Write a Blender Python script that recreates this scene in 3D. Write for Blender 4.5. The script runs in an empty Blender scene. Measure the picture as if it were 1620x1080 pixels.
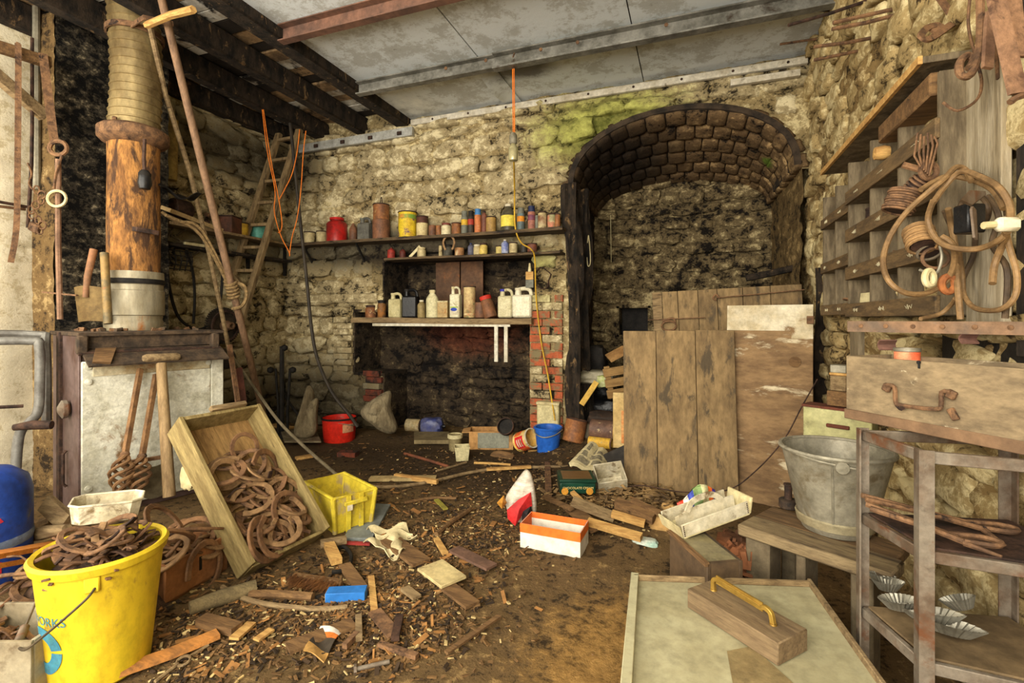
import bpy, bmesh, math, random
from math import sin, cos, pi, radians
from mathutils import Vector as V, Matrix, noise
R = random.Random(11)
sc = bpy.context.scene
C = sc.collection
# ------------------------------------------------------------------ camera
TH = radians(20.27); FX, FY = -sin(TH), cos(TH); EYE = 1.2; FPX = 780.0
cam = bpy.data.cameras.new('camera'); co = bpy.data.objects.new('camera', cam); C.objects.link(co)
co.location = (0, 0, EYE); co.rotation_euler = (pi/2, 0, TH)
cam.sensor_width = 36; cam.lens = FPX/1620*36; cam.shift_y = -35/1620; cam.clip_start = .02
sc.camera = co
# ------------------------------------------------------------------ daylight from the open doors behind the camera
w = bpy.data.worlds.new('World'); sc.world = w; w.use_nodes = True
w.node_tree.nodes['Background'].inputs[0].default_value = (1, .95, .85, 1)
w.node_tree.nodes['Background'].inputs[1].default_value = .8
def area(name, loc, rot, sx, sy, e, col):
    l = bpy.data.lights.new(name, 'AREA'); l.shape = 'RECTANGLE'; l.size = sx; l.size_y = sy; l.energy = e; l.color = col
    o = bpy.data.objects.new(name, l); C.objects.link(o); o.location = loc; o.rotation_euler = rot
    return o
area('door_daylight', (-1.5, -1.9, 2.0), (radians(84), 0, radians(8)), 4.2, 2.6, 330, (1, .93, .80))
area('left_area_light', (-4.1, .3, 2.1), (radians(80), 0, radians(-62)), 1.6, 1.3, 55, (1, .92, .78))  # unseen area lamp at the left; that wall has no window
sc.view_settings.view_transform = 'Standard'; sc.view_settings.look = 'None'
sc.view_settings.exposure = .35; sc.view_settings.gamma = 1; sc.view_settings.use_curve_mapping = False

# ------------------------------------------------------------------ helpers
def ray(px, py):
    u = (px-810)/FPX
    return V((FX+u*FY, FY-u*FX, (505-py)/FPX))
def AT(px, py, t): return V((0, 0, EYE)) + ray(px, py)*t            # point at optical depth t
def G(px, py, z=0): d = ray(px, py); return AT(px, py, (z-EYE)/d.z) # point at height z
def AY(px, py, Y): return AT(px, py, Y/ray(px, py).y)
def AX(px, py, X): return AT(px, py, X/ray(px, py).x)
def S(r, g, b):
    f = lambda c: (c/255/12.92 if c <= 10 else ((c/255+.055)/1.055)**2.4)
    return (f(r), f(g), f(b), 1)
def rot3(rx=0, ry=0, rz=0):
    return (Matrix.Rotation(rz, 3, 'Z') @ Matrix.Rotation(ry, 3, 'Y') @ Matrix.Rotation(rx, 3, 'X'))
def frame(o, x, y, z):
    m = Matrix.Identity(4)
    for i, a in enumerate((x, y, z)):
        for k in range(3): m[k][i] = a[k]
    for k in range(3): m[k][3] = o[k]
    return m
def crv(pts, n=6, closed=False):
    pts = [V(p) for p in pts]; out = []; N = len(pts)
    for i in range(N if closed else N-1):
        g = (lambda k: pts[k % N]) if closed else (lambda k: pts[max(0, min(N-1, k))])
        p0, p1, p2, p3 = g(i-1), g(i), g(i+1), g(i+2)
        for k in range(n):
            t = k/n
            out.append(.5*((2*p1)+(p2-p0)*t+(2*p0-5*p1+4*p2-p3)*t*t+(3*p1-p0-3*p2+p3)*t**3))
    if not closed: out.append(pts[-1])
    return out
class MB:
    def __init__(s): s.v = []; s.f = []
    def add(s, vs, fs):
        n = len(s.v); s.v += [V(p) for p in vs]; s.f += [tuple(n+i for i in f) for f in fs]; return s
    def par(s, o, a, b, c):
        o, a, b, c = V(o), V(a), V(b), V(c)
        if a.cross(b).dot(c) < 0: a, b = b, a
        P = [o, o+a, o+a+b, o+b, o+c, o+a+c, o+a+b+c, o+b+c]
        return s.add(P, [(3, 2, 1, 0), (4, 5, 6, 7), (0, 1, 5, 4), (1, 2, 6, 5), (2, 3, 7, 6), (3, 0, 4, 7)])
    def box(s, c, d, m=None):
        m = m or Matrix.Identity(3); c = V(c)
        a, b, e = m @ V((d[0], 0, 0)), m @ V((0, d[1], 0)), m @ V((0, 0, d[2]))
        return s.par(c-(a+b+e)/2, a, b, e)
    def sweep(s, pts, sec, up=None, closed=False, cap=True, scl=None):
        pts = [V(p) for p in pts]; n = len(pts); k = len(sec); vs = []; ref = V(up) if up else None; X = None
        for i, p in enumerate(pts):
            t = (pts[(i+1) % n]-pts[i-1]) if closed else (pts[min(n-1, i+1)]-pts[max(0, i-1)])
            if t.length < 1e-9: t = V((0, 0, 1))
            t.normalize()
            if ref is not None: b = ref
            elif X is None: b = V((0, 0, 1)) if abs(t.z) < .9 else V((1, 0, 0))
            else: b = X.cross(t) * -1
            if ref is None and X is not None: a = X - t*X.dot(t)
            else: a = t.cross(b)
            if a.length < 1e-6: a = t.orthogonal()
            a.normalize(); X = a; bb = a.cross(t); sf = scl[i] if scl else 1
            vs += [p + a*q[0]*sf + bb*q[1]*sf for q in sec]
        fs = []
        for i in range(n if closed else n-1):
            j = (i+1) % n
            for q in range(k): fs.append((i*k+q, i*k+(q+1) % k, j*k+(q+1) % k, j*k+q))
        if cap and not closed: fs += [tuple(range(k))[::-1], tuple((n-1)*k+q for q in range(k))]
        return s.add(vs, fs)
    def tube(s, pts, r, seg=8, closed=False, cap=True):
        rs = r if isinstance(r, (list, tuple)) else None
        sec = [((1 if rs else r)*cos(2*pi*q/seg), (1 if rs else r)*sin(2*pi*q/seg)) for q in range(seg)]
        return s.sweep(pts, sec, None, closed, cap, rs)
    def lathe(s, prof, seg=20, c=(0, 0, 0), m=None, sx=1, sy=1):
        m = m or Matrix.Identity(3); c = V(c); vs = []; k = len(prof)
        for q in range(seg):
            a = 2*pi*q/seg
            vs += [c + m @ V((r*cos(a)*sx, r*sin(a)*sy, z)) for r, z in prof]
        fs = [(q*k+i, ((q+1) % seg)*k+i, ((q+1) % seg)*k+i+1, q*k+i+1) for q in range(seg) for i in range(k-1)]
        ring = abs(prof[0][0]-prof[-1][0]) < .25*max(prof[0][0], prof[-1][0]) and abs(prof[0][1]-prof[-1][1]) < .35*prof[0][0]
        if prof[0][0] > 1e-6 and not ring: fs.append(tuple(q*k for q in range(seg))[::-1])
        if prof[-1][0] > 1e-6 and not ring: fs.append(tuple(q*k+k-1 for q in range(seg)))
        return s.add(vs, fs)
    def prism(s, poly, ext):
        poly = [V(p) for p in poly]; e = V(ext); n = len(poly)
        nr = V((0, 0, 0))
        for i in range(n): nr += poly[i].cross(poly[(i+1) % n])
        if nr.dot(e) > 0: poly = poly[::-1]
        return s.add(poly+[p+e for p in poly], [tuple(range(n)), tuple(range(2*n-1, n-1, -1))] +
                     [((i+1) % n, i, n+i, n+(i+1) % n) for i in range(n)])
    def sheet(s, fn, nu, nv, th=0, nrm=None):
        P = [V(fn(i/nu, j/nv)) for j in range(nv+1) for i in range(nu+1)]; W = nu+1
        F = [(j*W+i, j*W+i+1, (j+1)*W+i+1, (j+1)*W+i) for j in range(nv) for i in range(nu)]
        if not th: return s.add(P, F)
        N = [V((0, 0, 0)) for _ in P]
        for f in F:
            q = (P[f[2]]-P[f[0]]).cross(P[f[3]]-P[f[1]])
            for i in f: N[i] += q
        Q = [p - (n.normalized() if n.length > 0 else V((0, 0, 1)))*th for p, n in zip(P, N)]
        n = len(P)
        bd = [i for i in range(W)] + [j*W+nu for j in range(1, nv+1)] + [nv*W+i for i in range(nu-1, -1, -1)] + [j*W for j in range(nv-1, 0, -1)]
        return s.add(P+Q, F + [tuple(n+i for i in f[::-1]) for f in F] + [(bd[(i+1) % len(bd)], bd[i], n+bd[i], n+bd[(i+1) % len(bd)]) for i in range(len(bd))])
    def mesh(s, name, mt, bev=0, smooth=True, ang=38):
        me = bpy.data.meshes.new(name); me.from_pydata([tuple(p) for p in s.v], [], s.f)
        if bev:
            bm = bmesh.new(); bm.from_mesh(me); bmesh.ops.remove_doubles(bm, verts=bm.verts, dist=1e-5)
            ed = [e for e in bm.edges if len(e.link_faces) == 2 and e.calc_face_angle(0) > .6]
            try: bmesh.ops.bevel(bm, geom=ed, offset=bev, segments=1, affect='EDGES')
            except Exception: pass
            bm.to_mesh(me); bm.free()
        if mt: me.materials.append(mt)
        if smooth:
            me.polygons.foreach_set('use_smooth', [True]*len(me.polygons)); me.set_sharp_from_angle(angle=radians(ang))
        me.update(); return me
    def build(s, name, mt, parent=None, bev=0, smooth=True, loc=None, ang=38):
        if loc is not None:
            l = V(loc); s.v = [p-l for p in s.v]
        o = bpy.data.objects.new(name, s.mesh(name, mt, bev, smooth, ang)); C.objects.link(o)
        if loc is not None: o.location = loc
        if parent: o.parent = parent
        return o
def obj(name, me, parent=None, mw=None):
    o = bpy.data.objects.new(name, me); C.objects.link(o)
    if parent: o.parent = parent
    if mw is not None: o.matrix_local = mw
    return o
def tag(o, label, cat, group=None):
    o['label'] = label; o['category'] = cat
    if group: o['group'] = group
    return o
def thing(name, label, cat, loc=(0, 0, 0), rz=0, group=None, mw=None):
    o = bpy.data.objects.new(name, None); C.objects.link(o); o.empty_display_size = .05
    if mw is not None: o.matrix_world = mw
    else: o.location = loc; o.rotation_euler = (0, 0, rz)
    return tag(o, label, cat, group)
def struct(o, label=None):
    o['kind'] = 'structure'
    if label: o['label'] = label
    return o
def fbm(p, h=1.0, l=2.1, o=4): return noise.fractal(p, h, l, o)
# ------------------------------------------------------------------ materials
def N(nt, t, **k):
    n = nt.nodes.new(t)
    for a, b in k.items(): setattr(n, a, b)
    return n
def ramp(nt, src, a, b):
    m = N(nt, 'ShaderNodeMapRange', interpolation_type='SMOOTHSTEP')
    m.inputs['From Min'].default_value = a; m.inputs['From Max'].default_value = b
    nt.links.new(src, m.inputs['Value']); return m.outputs['Result']
def mix(nt, f, a, b, blend='MIX'):
    m = N(nt, 'ShaderNodeMix', data_type='RGBA', blend_type=blend)
    for sk, v in ((m.inputs[0], f), (m.inputs[6], a), (m.inputs[7], b)):
        if hasattr(v, 'is_linked'): nt.links.new(v, sk)
        else: sk.default_value = v
    return m.outputs[2]
def nz(nt, vec, s, d=6, r=.6, dist=0):
    n = N(nt, 'ShaderNodeTexNoise'); n.inputs['Scale'].default_value = s; n.inputs['Detail'].default_value = d
    n.inputs['Roughness'].default_value = r; n.inputs['Distortion'].default_value = dist
    nt.links.new(vec, n.inputs['Vector']); return n.outputs['Fac']
def base(name):
    m = bpy.data.materials.new(name); m.use_nodes = True; nt = m.node_tree
    return m, nt, nt.nodes['Principled BSDF']
def coords(nt, co, st):
    if co == 'P': v = N(nt, 'ShaderNodeNewGeometry').outputs['Position']
    else:
        v = N(nt, 'ShaderNodeTexCoord').outputs['Object']; oi = N(nt, 'ShaderNodeObjectInfo')
        mu = N(nt, 'ShaderNodeMath', operation='MULTIPLY'); nt.links.new(oi.outputs['Random'], mu.inputs[0]); mu.inputs[1].default_value = 37
        ad = N(nt, 'ShaderNodeVectorMath', operation='ADD'); nt.links.new(v, ad.inputs[0]); nt.links.new(mu.outputs[0], ad.inputs[1]); v = ad.outputs[0]
    mp = N(nt, 'ShaderNodeVectorMath', operation='MULTIPLY'); mp.inputs[1].default_value = st; nt.links.new(v, mp.inputs[0])
    return mp.outputs[0]
def bumpn(nt, bs, h, strength, dist=.01):
    b = N(nt, 'ShaderNodeBump'); b.inputs['Strength'].default_value = strength; b.inputs['Distance'].default_value = dist
    nt.links.new(h, b.inputs['Height']); nt.links.new(b.outputs[0], bs.inputs['Normal'])
MC = {}
def mat(name, c1, c2=None, s=9, rough=.8, metal=0, bump=.35, dirt=None, ds=6, dt=.52, co='O', st=(1, 1, 1), dw=.12, vary=.25, trans=0, bd=.006, grime=.45):
    if name in MC: return MC[name]
    m, nt, bs = base(name); v = coords(nt, co, st); c2 = c2 or tuple(x*.6 for x in c1[:3])+(1,)
    n1 = nz(nt, v, s, 8, .65); col = mix(nt, ramp(nt, n1, .36, .66), c1, c2)
    n3 = nz(nt, v, s*5, 5, .7)
    if vary:
        k = N(nt, 'ShaderNodeMapRange'); nt.links.new(n3, k.inputs['Value']); k.inputs['From Min'].default_value = .3; k.inputs['From Max'].default_value = .7
        k.inputs['To Min'].default_value = 1-vary; k.inputs['To Max'].default_value = 1+vary
        sc_ = N(nt, 'ShaderNodeVectorMath', operation='SCALE'); nt.links.new(col, sc_.inputs[0]); nt.links.new(k.outputs[0], sc_.inputs['Scale']); col = sc_.outputs[0]
    if dirt:
        n2 = nz(nt, v, ds, 9, .68, .4); col = mix(nt, ramp(nt, n2, dt, dt+dw), col, dirt)
    if grime:
        g = ramp(nt, nz(nt, v, max(10, s*2.3), 10, .78), .53, .72); gm = N(nt, 'ShaderNodeMath', operation='MULTIPLY'); nt.links.new(g, gm.inputs[0]); gm.inputs[1].default_value = grime; col = mix(nt, gm.outputs[0], col, (.035, .026, .017, 1))
    nt.links.new(col, bs.inputs['Base Color'])
    bs.inputs['Roughness'].default_value = rough; bs.inputs['Metallic'].default_value = metal
    bs.inputs['Specular IOR Level'].default_value = .3
    if trans: bs.inputs['Transmission Weight'].default_value = trans
    if bump: bumpn(nt, bs, n3, bump, bd)
    MC[name] = m; return m
def wallmat(name, light, mid, dark, t0=.40, t1=.56, blobs=(), bump=.8, sc1=9, st=(1, 1, 1.25)):
    m, nt, bs = base(name); v = coords(nt, 'P', st)
    big = nz(nt, v, 1.7, 4, .55); grit = nz(nt, v, sc1, 10, .74, .12); fine = nz(nt, v, 55, 6, .7)
    ad = N(nt, 'ShaderNodeMath', operation='MULTIPLY_ADD'); nt.links.new(big, ad.inputs[0]); ad.inputs[1].default_value = .45
    nt.links.new(grit, ad.inputs[2]); a2 = N(nt, 'ShaderNodeMath', operation='MULTIPLY_ADD'); nt.links.new(fine, a2.inputs[0]); a2.inputs[1].default_value = .28
    nt.links.new(ad.outputs[0], a2.inputs[2]); k = a2.outputs[0]; off = .5*.45+.5*.28
    col = mix(nt, ramp(nt, k, t0+off-.07, t0+off+.05), dark, mid); col = mix(nt, ramp(nt, k, t1+off-.06, t1+off+.07), col, light)
    wv = N(nt, 'ShaderNodeNewGeometry').outputs['Position']
    for c, rad, colr, amt in blobs:
        sb = N(nt, 'ShaderNodeVectorMath', operation='SUBTRACT'); nt.links.new(wv, sb.inputs[0]); sb.inputs[1].default_value = c
        dv = N(nt, 'ShaderNodeVectorMath', operation='DIVIDE'); nt.links.new(sb.outputs[0], dv.inputs[0]); dv.inputs[1].default_value = rad
        ln = N(nt, 'ShaderNodeVectorMath', operation='LENGTH'); nt.links.new(dv.outputs[0], ln.inputs[0])
        mm = N(nt, 'ShaderNodeMath', operation='MULTIPLY_ADD'); nt.links.new(k, mm.inputs[0]); mm.inputs[1].default_value = -1.6; nt.links.new(ln.outputs['Value'], mm.inputs[2])
        f = ramp(nt, mm.outputs[0], -.05-1.6*off, -.8-1.6*off) if False else ramp(nt, mm.outputs[0], 1.15-1.6*(off+.5), .35-1.6*(off+.5))
        g = N(nt, 'ShaderNodeMath', operation='MULTIPLY'); nt.links.new(f, g.inputs[0]); g.inputs[1].default_value = amt
        mx = N(nt, 'ShaderNodeMapRange'); nt.links.new(grit, mx.inputs['Value']); mx.inputs['From Min'].default_value = .3; mx.inputs['From Max'].default_value = .7
        mx.inputs['To Min'].default_value = .35; mx.inputs['To Max'].default_value = 1.5
        sl = N(nt, 'ShaderNodeVectorMath', operation='SCALE'); sl.inputs[0].default_value = colr[:3]; nt.links.new(mx.outputs[0], sl.inputs['Scale'])
        col = mix(nt, g.outputs[0], col, sl.outputs[0])
    nt.links.new(col, bs.inputs['Base Color']); bs.inputs['Roughness'].default_value = .92; bs.inputs['Specular IOR Level'].default_value = .15
    bumpn(nt, bs, k, bump, .03); return m
RUST = mat('rust', S(132, 98, 68), S(84, 62, 46), 22, .85, .1, .5, S(46, 34, 28), 14, .56)
RUSTO = mat('rust_orange', S(170, 120, 64), S(118, 80, 44), 18, .9, 0, 1.0, S(70, 48, 32), 13, .48, st=(1, 1, .3), vary=.4)
RUSTD = mat('rust_dark', S(78, 56, 44), S(40, 30, 26), 20, .8, .2, .5)
IRON = mat('black_iron', S(40, 36, 32), S(22, 20, 18), 15, .7, .3, .4)
STEEL = mat('grey_steel', S(126, 116, 102), S(92, 74, 58), 7, .6, .25, .3, S(104, 66, 42), 6, .55)
GALV = mat('galvanised_steel', S(148, 142, 124), S(120, 114, 98), 7, .5, .35, .2, S(104, 92, 70), 5, .56)
WOOD = mat('grey_wood', S(142, 120, 86), S(104, 84, 58), 6, .85, 0, .4, S(62, 48, 32), 4, .58, st=(1, 7, 7))
WOODB = mat('brown_wood', S(122, 92, 58), S(88, 64, 40), 6, .85, 0, .4, S(50, 36, 24), 4, .58, st=(1, 7, 7))
WOODY = mat('pine_wood', S(196, 156, 92), S(160, 118, 66), 6, .8, 0, .3, S(90, 66, 40), 5, .62, st=(1, 7, 7))
WOODK = mat('charred_wood', S(54, 44, 34), S(15, 13, 11), 10, .95, 0, 1.0, S(124, 98, 66), 12, .57, st=(1.4, 1.4, .7), co='P')
WHITE = mat('dirty_white', S(204, 196, 172), S(176, 164, 134), 7, .7, 0, .25, S(112, 92, 62), 9, .55)
CREAM = mat('dirty_cream', S(204, 192, 150), S(178, 164, 120), 6, .7, 0, .2, S(106, 88, 56), 7, .58)
BLACKP = mat('black_plastic', S(24, 23, 24), S(14, 14, 15), 12, .35, 0, .3)
ROPE = mat('rope', S(146, 120, 80), S(98, 78, 50), 40, .9, 0, .6)
ORANGE = mat('orange_cord', S(232, 128, 30), S(196, 98, 24), 30, .7, 0, .2)
# ================================================================== THE SETTING
YB, XL, XR, ZC = 4.5, -4.46, .86, 3.27
CRM, MID, DRK = S(222, 208, 168), S(162, 146, 110), S(46, 39, 29)
GRN = S(150, 158, 70); SOOT = S(30, 26, 24)
wash = wallmat('whitewashed_rubble', CRM, MID, DRK, .42, .56, [((-.75, YB, 2.95), (.85, 9, .42), S(168, 170, 84), .85), ((-3.0, YB, 1.95), (1.9, 9, .28), SOOT, .85),
               ((-2.3, YB, 1.72), (1.0, 9, .3), S(58, 50, 42), .8), ((-1.45, YB, 1.62), (.45, 9, .3), S(160, 158, 92), .7), ((-3.9, 4.2, .2), (1.3, 1.2, .7), S(44, 38, 30), .8),
               ((XL, 4.4, 2.9), (.6, 2.2, .35), SOOT, .8)])
mort = wallmat('crevice_shade_mortar', S(214, 198, 152), S(146, 128, 90), S(38, 32, 23), .44, .58, [((-.75, YB, 2.95), (.85, 9, .42), S(120, 124, 56), .8), ((-3.0, YB, 1.95), (1.9, 9, .28), SOOT, .9),
               ((-2.3, YB, 1.72), (1.0, 9, .3), SOOT, .85), ((-3.9, 4.2, .2), (1.3, 1.2, .7), SOOT, .85), ((XL, 4.4, 2.9), (.6, 2.2, .35), SOOT, .8)])  # mortar toned darker to paint shade into the crevices, plus soot patches
sootm = wallmat('burnt_stone', S(120, 104, 76), S(62, 52, 40), S(22, 19, 17), .47, .62, [((-2.3, 4.95, 1.1), (.75, 9, .35), S(92, 44, 28), .7)])
alcm = wallmat('dark_alcove_stone', S(190, 172, 128), S(108, 93, 66), S(26, 22, 18), .46, .59)  # darker stone tone over the whole alcove back
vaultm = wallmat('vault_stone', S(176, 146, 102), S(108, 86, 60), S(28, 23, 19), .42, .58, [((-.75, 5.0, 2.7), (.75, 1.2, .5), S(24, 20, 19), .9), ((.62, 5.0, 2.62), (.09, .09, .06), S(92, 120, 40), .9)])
pierm = wallmat('black_sooty_plaster', S(176, 162, 132), S(74, 67, 55), S(20, 19, 18), .49, .60, (), 1.0, 14)
limem = wallmat('limewash_plaster', S(228, 218, 190), S(190, 176, 142), S(84, 72, 54), .30, .44, [((XL, 2.1, .9), (2, .16, 3), S(150, 140, 120), .5)], .5)
earth = wallmat('earth', S(156, 128, 84), S(108, 86, 56), S(54, 43, 29), .44, .62, [((-1.8, 3.7, 0), (2.6, .8, 1), S(52, 40, 27), .8), ((-.25, 1.75, 0), (.35, .5, 1), S(176, 134, 72), .6)], .8, 14, (1, 1, 1))  # second blob paints a lit spot into the earth colour
# --- generic stone blocks
SV = []
def stone_mesh(k, mt, q=4.5, amp=.34):
    r = random.Random(k); bm = bmesh.new(); bmesh.ops.create_cube(bm, size=2)
    bmesh.ops.subdivide_edges(bm, edges=bm.edges, cuts=3, use_grid_fill=True)
    o = V((r.uniform(0, 50), r.uniform(0, 50), r.uniform(0, 50)))
    for v in bm.verts:
        p = v.co; n = (abs(p.x)**q+abs(p.y)**q+abs(p.z)**q)**(1/q); p = p/n
        v.co = p*(1+amp*noise.fractal(p*1.5+o, .8, 2.2, 4))*.5
    me = bpy.data.meshes.new('stone'); bm.to_mesh(me); bm.free(); me.materials.append(mt)
    me.polygons.foreach_set('use_smooth', [True]*len(me.polygons)); me.update(); return me
def rough(name, o, u, v, n, W, H, res, amp, mt, hole=None, fs=4.0):
    o, u, v, n = V(o), V(u), V(v), V(n); nu, nv = max(1, int(W/res)), max(1, int(H/res)); mb = MB()
    P = []
    for j in range(nv+1):
        for i in range(nu+1):
            p = o+u*(W*i/nu)+v*(H*j/nv); q = V((p.x*fs, p.y*fs, p.z*fs*1.5)); d = (fbm(q, .7, 2.1, 5) - .7*abs(fbm(q*1.7+V((5, 1, 7)), .8, 2, 3)))*amp + fbm(p*1.1+V((9, 3, 1)), 1, 2, 2)*amp*.6
            P.append(p+n*d)
    F = []
    for j in range(nv):
        for i in range(nu):
            if hole and hole(W*(i+.5)/nu, H*(j+.5)/nv): continue
            a = j*(nu+1)+i; f = (a, a+1, a+nu+2, a+nu+1)
            F.append(f if u.cross(v).dot(n) > 0 else f[::-1])
    mb.add(P, F); return mb.build(name, mt)
def lay(parent, o, u, v, n, W, H, skip, ms, hr=(.09, .17), lr=(.15, .34), proud=.045, seed=1, lim=298, gap=.006, j=.16):
    r = random.Random(seed); o, u, v, n = V(o), V(u), V(v), V(n); z = 0; c = []
    while z < H:
        h = r.uniform(*hr); x = -r.uniform(0, .2)
        while x < W:
            l = r.uniform(*lr); hh = h*r.uniform(.8, 1.12)
            a, b = x+l/2, z+h/2
            if 0 < a < W and b < H+.03 and not (skip and (skip(a-l*.42, b) or skip(a+l*.42, b) or skip(a, b+hh*.35) or skip(a, b-hh*.35))): c.append((a, b, l, hh))
            x += l+gap
        z += h+gap
    if len(c) > lim: r.shuffle(c); c.sort(key=lambda q: -q[2]*q[3]); c = c[:lim]
    for a, b, l, h in c:
        p = o+u*a+v*b+n*(r.uniform(-.85, .1)*proud)
        t = r.uniform(-j, j); uu = (u*cos(t)+v*sin(t)); vv = (v*cos(t)-u*sin(t))
        obj('stone', r.choice(ms), parent, frame(p, uu*l, vv*h, n*proud*2.2))
    return len(c)
XA0, XA1 = -1.1, .80
def arch(x, zs=2.40, rise=.61, xc=-.15, a=.95):
    t = min(1, abs((x-xc)/a)); return zs+rise*(1-t**2.2)**.46
FP0, FP1, FPZ = -3.13, -1.44, 1.84     # chimney recess
def back_hole(a, b):
    x = a+XL
    if x > XA0 and b < arch(x): return True
    if FP0 < x < FP1 and b < FPZ: return True
    return -3.52 < x <= FP0 and .62 < b < 1.28
wb = struct(rough('wall_back', (XL, YB, 0), (1, 0, 0), (0, 0, 1), (0, -1, 0), XR-XL+.1, ZC+.3, .019, .036, mort, back_hole), 'whitewashed rubble stone wall with a chimney recess and an arch')
ms = [stone_mesh(k, wash) for k in range(9)]
lay(wb, (XL, YB, 0), (1, 0, 0), (0, 0, 1), (0, -1, 0), XR-XL, ZC, lambda a, b: back_hole(a, b) or (-1.5 < a+XL < -1.05 and b < 1.45), ms, (.10, .22), (.17, .48), .06, 3)
wl = struct(rough('wall_left', (XL, 4.6, 0), (0, -1, 0), (0, 0, 1), (1, 0, 0), 1.8, ZC+.3, .02, .036, mort), 'whitewashed rubble wall behind the ladder')
lay(wl, (XL, 4.55, 0), (0, -1, 0), (0, 0, 1), (1, 0, 0), 1.7, ZC, None, ms, (.10, .22), (.18, .44), .06, 5, 180)
struct(rough('wall_left_limewashed', (XL, 2.85, 0), (0, -1, 0), (0, 0, 1), (1, 0, 0), 4.4, ZC+.1, .05, .012, limem), 'pale limewashed wall at the left edge')
wr = struct(rough('wall_right', (XR, .9, 0), (0, 1, 0), (0, 0, 1), (-1, 0, 0), 5.0, ZC+.1, .021, .034, wallmat('right_mortar', S(204, 184, 136), S(136, 112, 72), S(58, 46, 30), .43, .58)), 'whitewashed rubble wall on the right')
ms2 = [stone_mesh(40+k, wallmat('right_whitewash', S(230, 212, 162), S(176, 152, 104), S(66, 52, 34), .40, .54)) if k == 0 else None for k in range(1)]
ms2 += [stone_mesh(41+k, ms2[0].materials[0]) for k in range(6)]
lay(wr, (XR, 1.5, 0), (0, 1, 0), (0, 0, 1), (-1, 0, 0), 3.0, ZC, None, ms2, (.07, .17), (.12, .32), .042, 8)
struct(rough('wall_right_front', (XR, -2.2, 0), (0, 1, 0), (0, 0, 1), (-1, 0, 0), 3.12, ZC+.1, .12, .01, limem))
# --- soot black chimney pier behind the stove
pr = rough('wall_chimney_pier', (-4.2, 2.93, 0), (0, -1, 0), (0, 0, 1), (1, 0, 0), .80, ZC+.1, .025, .016, pierm); struct(pr, 'soot blackened chimney pier behind the stove')
ps = rough('pier_side', (-4.6, 2.13, 0), (1, 0, 0), (0, 0, 1), (0, -1, 0), .4, ZC+.1, .03, .01, wallmat('pier_side_plaster', S(176, 150, 104), S(120, 96, 62), S(50, 40, 30), .42, .58)); ps.parent = pr
# --- chimney recess
rc = struct(rough('wall_recess', (FP0-.42, 4.97, 0), (1, 0, 0), (0, 0, 1), (0, -1, 0), FP1-FP0+.5, 1.95, .035, .03, sootm), 'burnt back of the chimney recess')
ms3 = [stone_mesh(60+k, sootm) for k in range(5)]
lay(rc, (FP0-.4, 4.97, 0), (1, 0, 0), (0, 0, 1), (0, -1, 0), FP1-FP0+.45, 1.9, None, ms3, (.10, .17), (.18, .36), .04, 12, 120)
for x0, x1, z0, z1, nm in ((FP0-.01, FP0+.01, 1.28, FPZ, 'recess_jamb'), (FP1-.02, FP1+.02, 0, FPZ, 'recess_jamb'), (FP0, FP1, FPZ-.02, FPZ+.03, 'recess_soffit'), (-3.53, -3.50, .62, 1.28, 'recess_jamb'), (FP0-.01, FP0+.01, 0, .62, 'recess_jamb'), (-3.52, FP0, .59, .62, 'recess_sill'), (-3.52, FP0, 1.28, 1.31, 'recess_soffit')):
    MB().par((x0, 4.49, z0), (x1-x0, 0, 0), (0, .5, 0), (0, 0, z1-z0)).build(nm, sootm, rc)
a_, b_ = AY(470, 462, YB), AY(600, 477, YB)
MB().par((a_.x, 4.44, b_.z-.01), (b_.x-a_.x, 0, 0), (0, .1, 0), (0, 0, .1)).build('stone_lintel', wash, wb, .012)
# bricks on the left jamb, red brick pier on the right
brick_o = mat('red_brick', S(172, 86, 52), S(128, 72, 48), 14, .9, 0, .4, S(118, 106, 76), 7, .47, co='P')
brick_d = mat('burnt_brick', S(110, 52, 34), S(62, 40, 30), 14, .9, 0, .4, S(34, 28, 24), 7, .5, co='P')
bm_o = MB().box((0, 0, 0), (1, 1, 1)).mesh('brick', brick_o, .03, False); bm_d = MB().box((0, 0, 0), (1, 1, 1)).mesh('brick', brick_d, .03, False)
bm_w = MB().box((0, 0, 0), (1, 1, 1)).mesh('brick', wash, .03, False)
pm = MB().par((-1.47, 4.475, 0), (.38, 0, 0), (0, .4, 0), (0, 0, 1.46)).build('brick_pier', mort, wb)
for k in range(19):
    z = .045+k*.075
    for x, l in ([(-1.40, .13), (-1.24, .20)] if k % 2 else [(-1.36, .20), (-1.18, .09)]):
        obj('brick', bm_o if R.random() < .75 else bm_w, wb, frame((x+R.uniform(-.004, .004), 4.468-R.uniform(0, .006), z), (l-.012, 0, 0), (0, .05, 0), (0, 0, .064)))
for k in range(9):
    obj('brick', bm_d if k % 3 else bm_w, wb, frame((-3.26+(k % 2)*.03, 4.475, .08+k*.067), (.2, 0, 0), (0, .06, 0), (0, 0, .06)))
    obj('brick', bm_w, wb, frame((-3.66+(k % 2)*.05, 4.475, .66+k*.067), (.19, 0, 0), (0, .06, 0), (0, 0, .06)))
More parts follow.
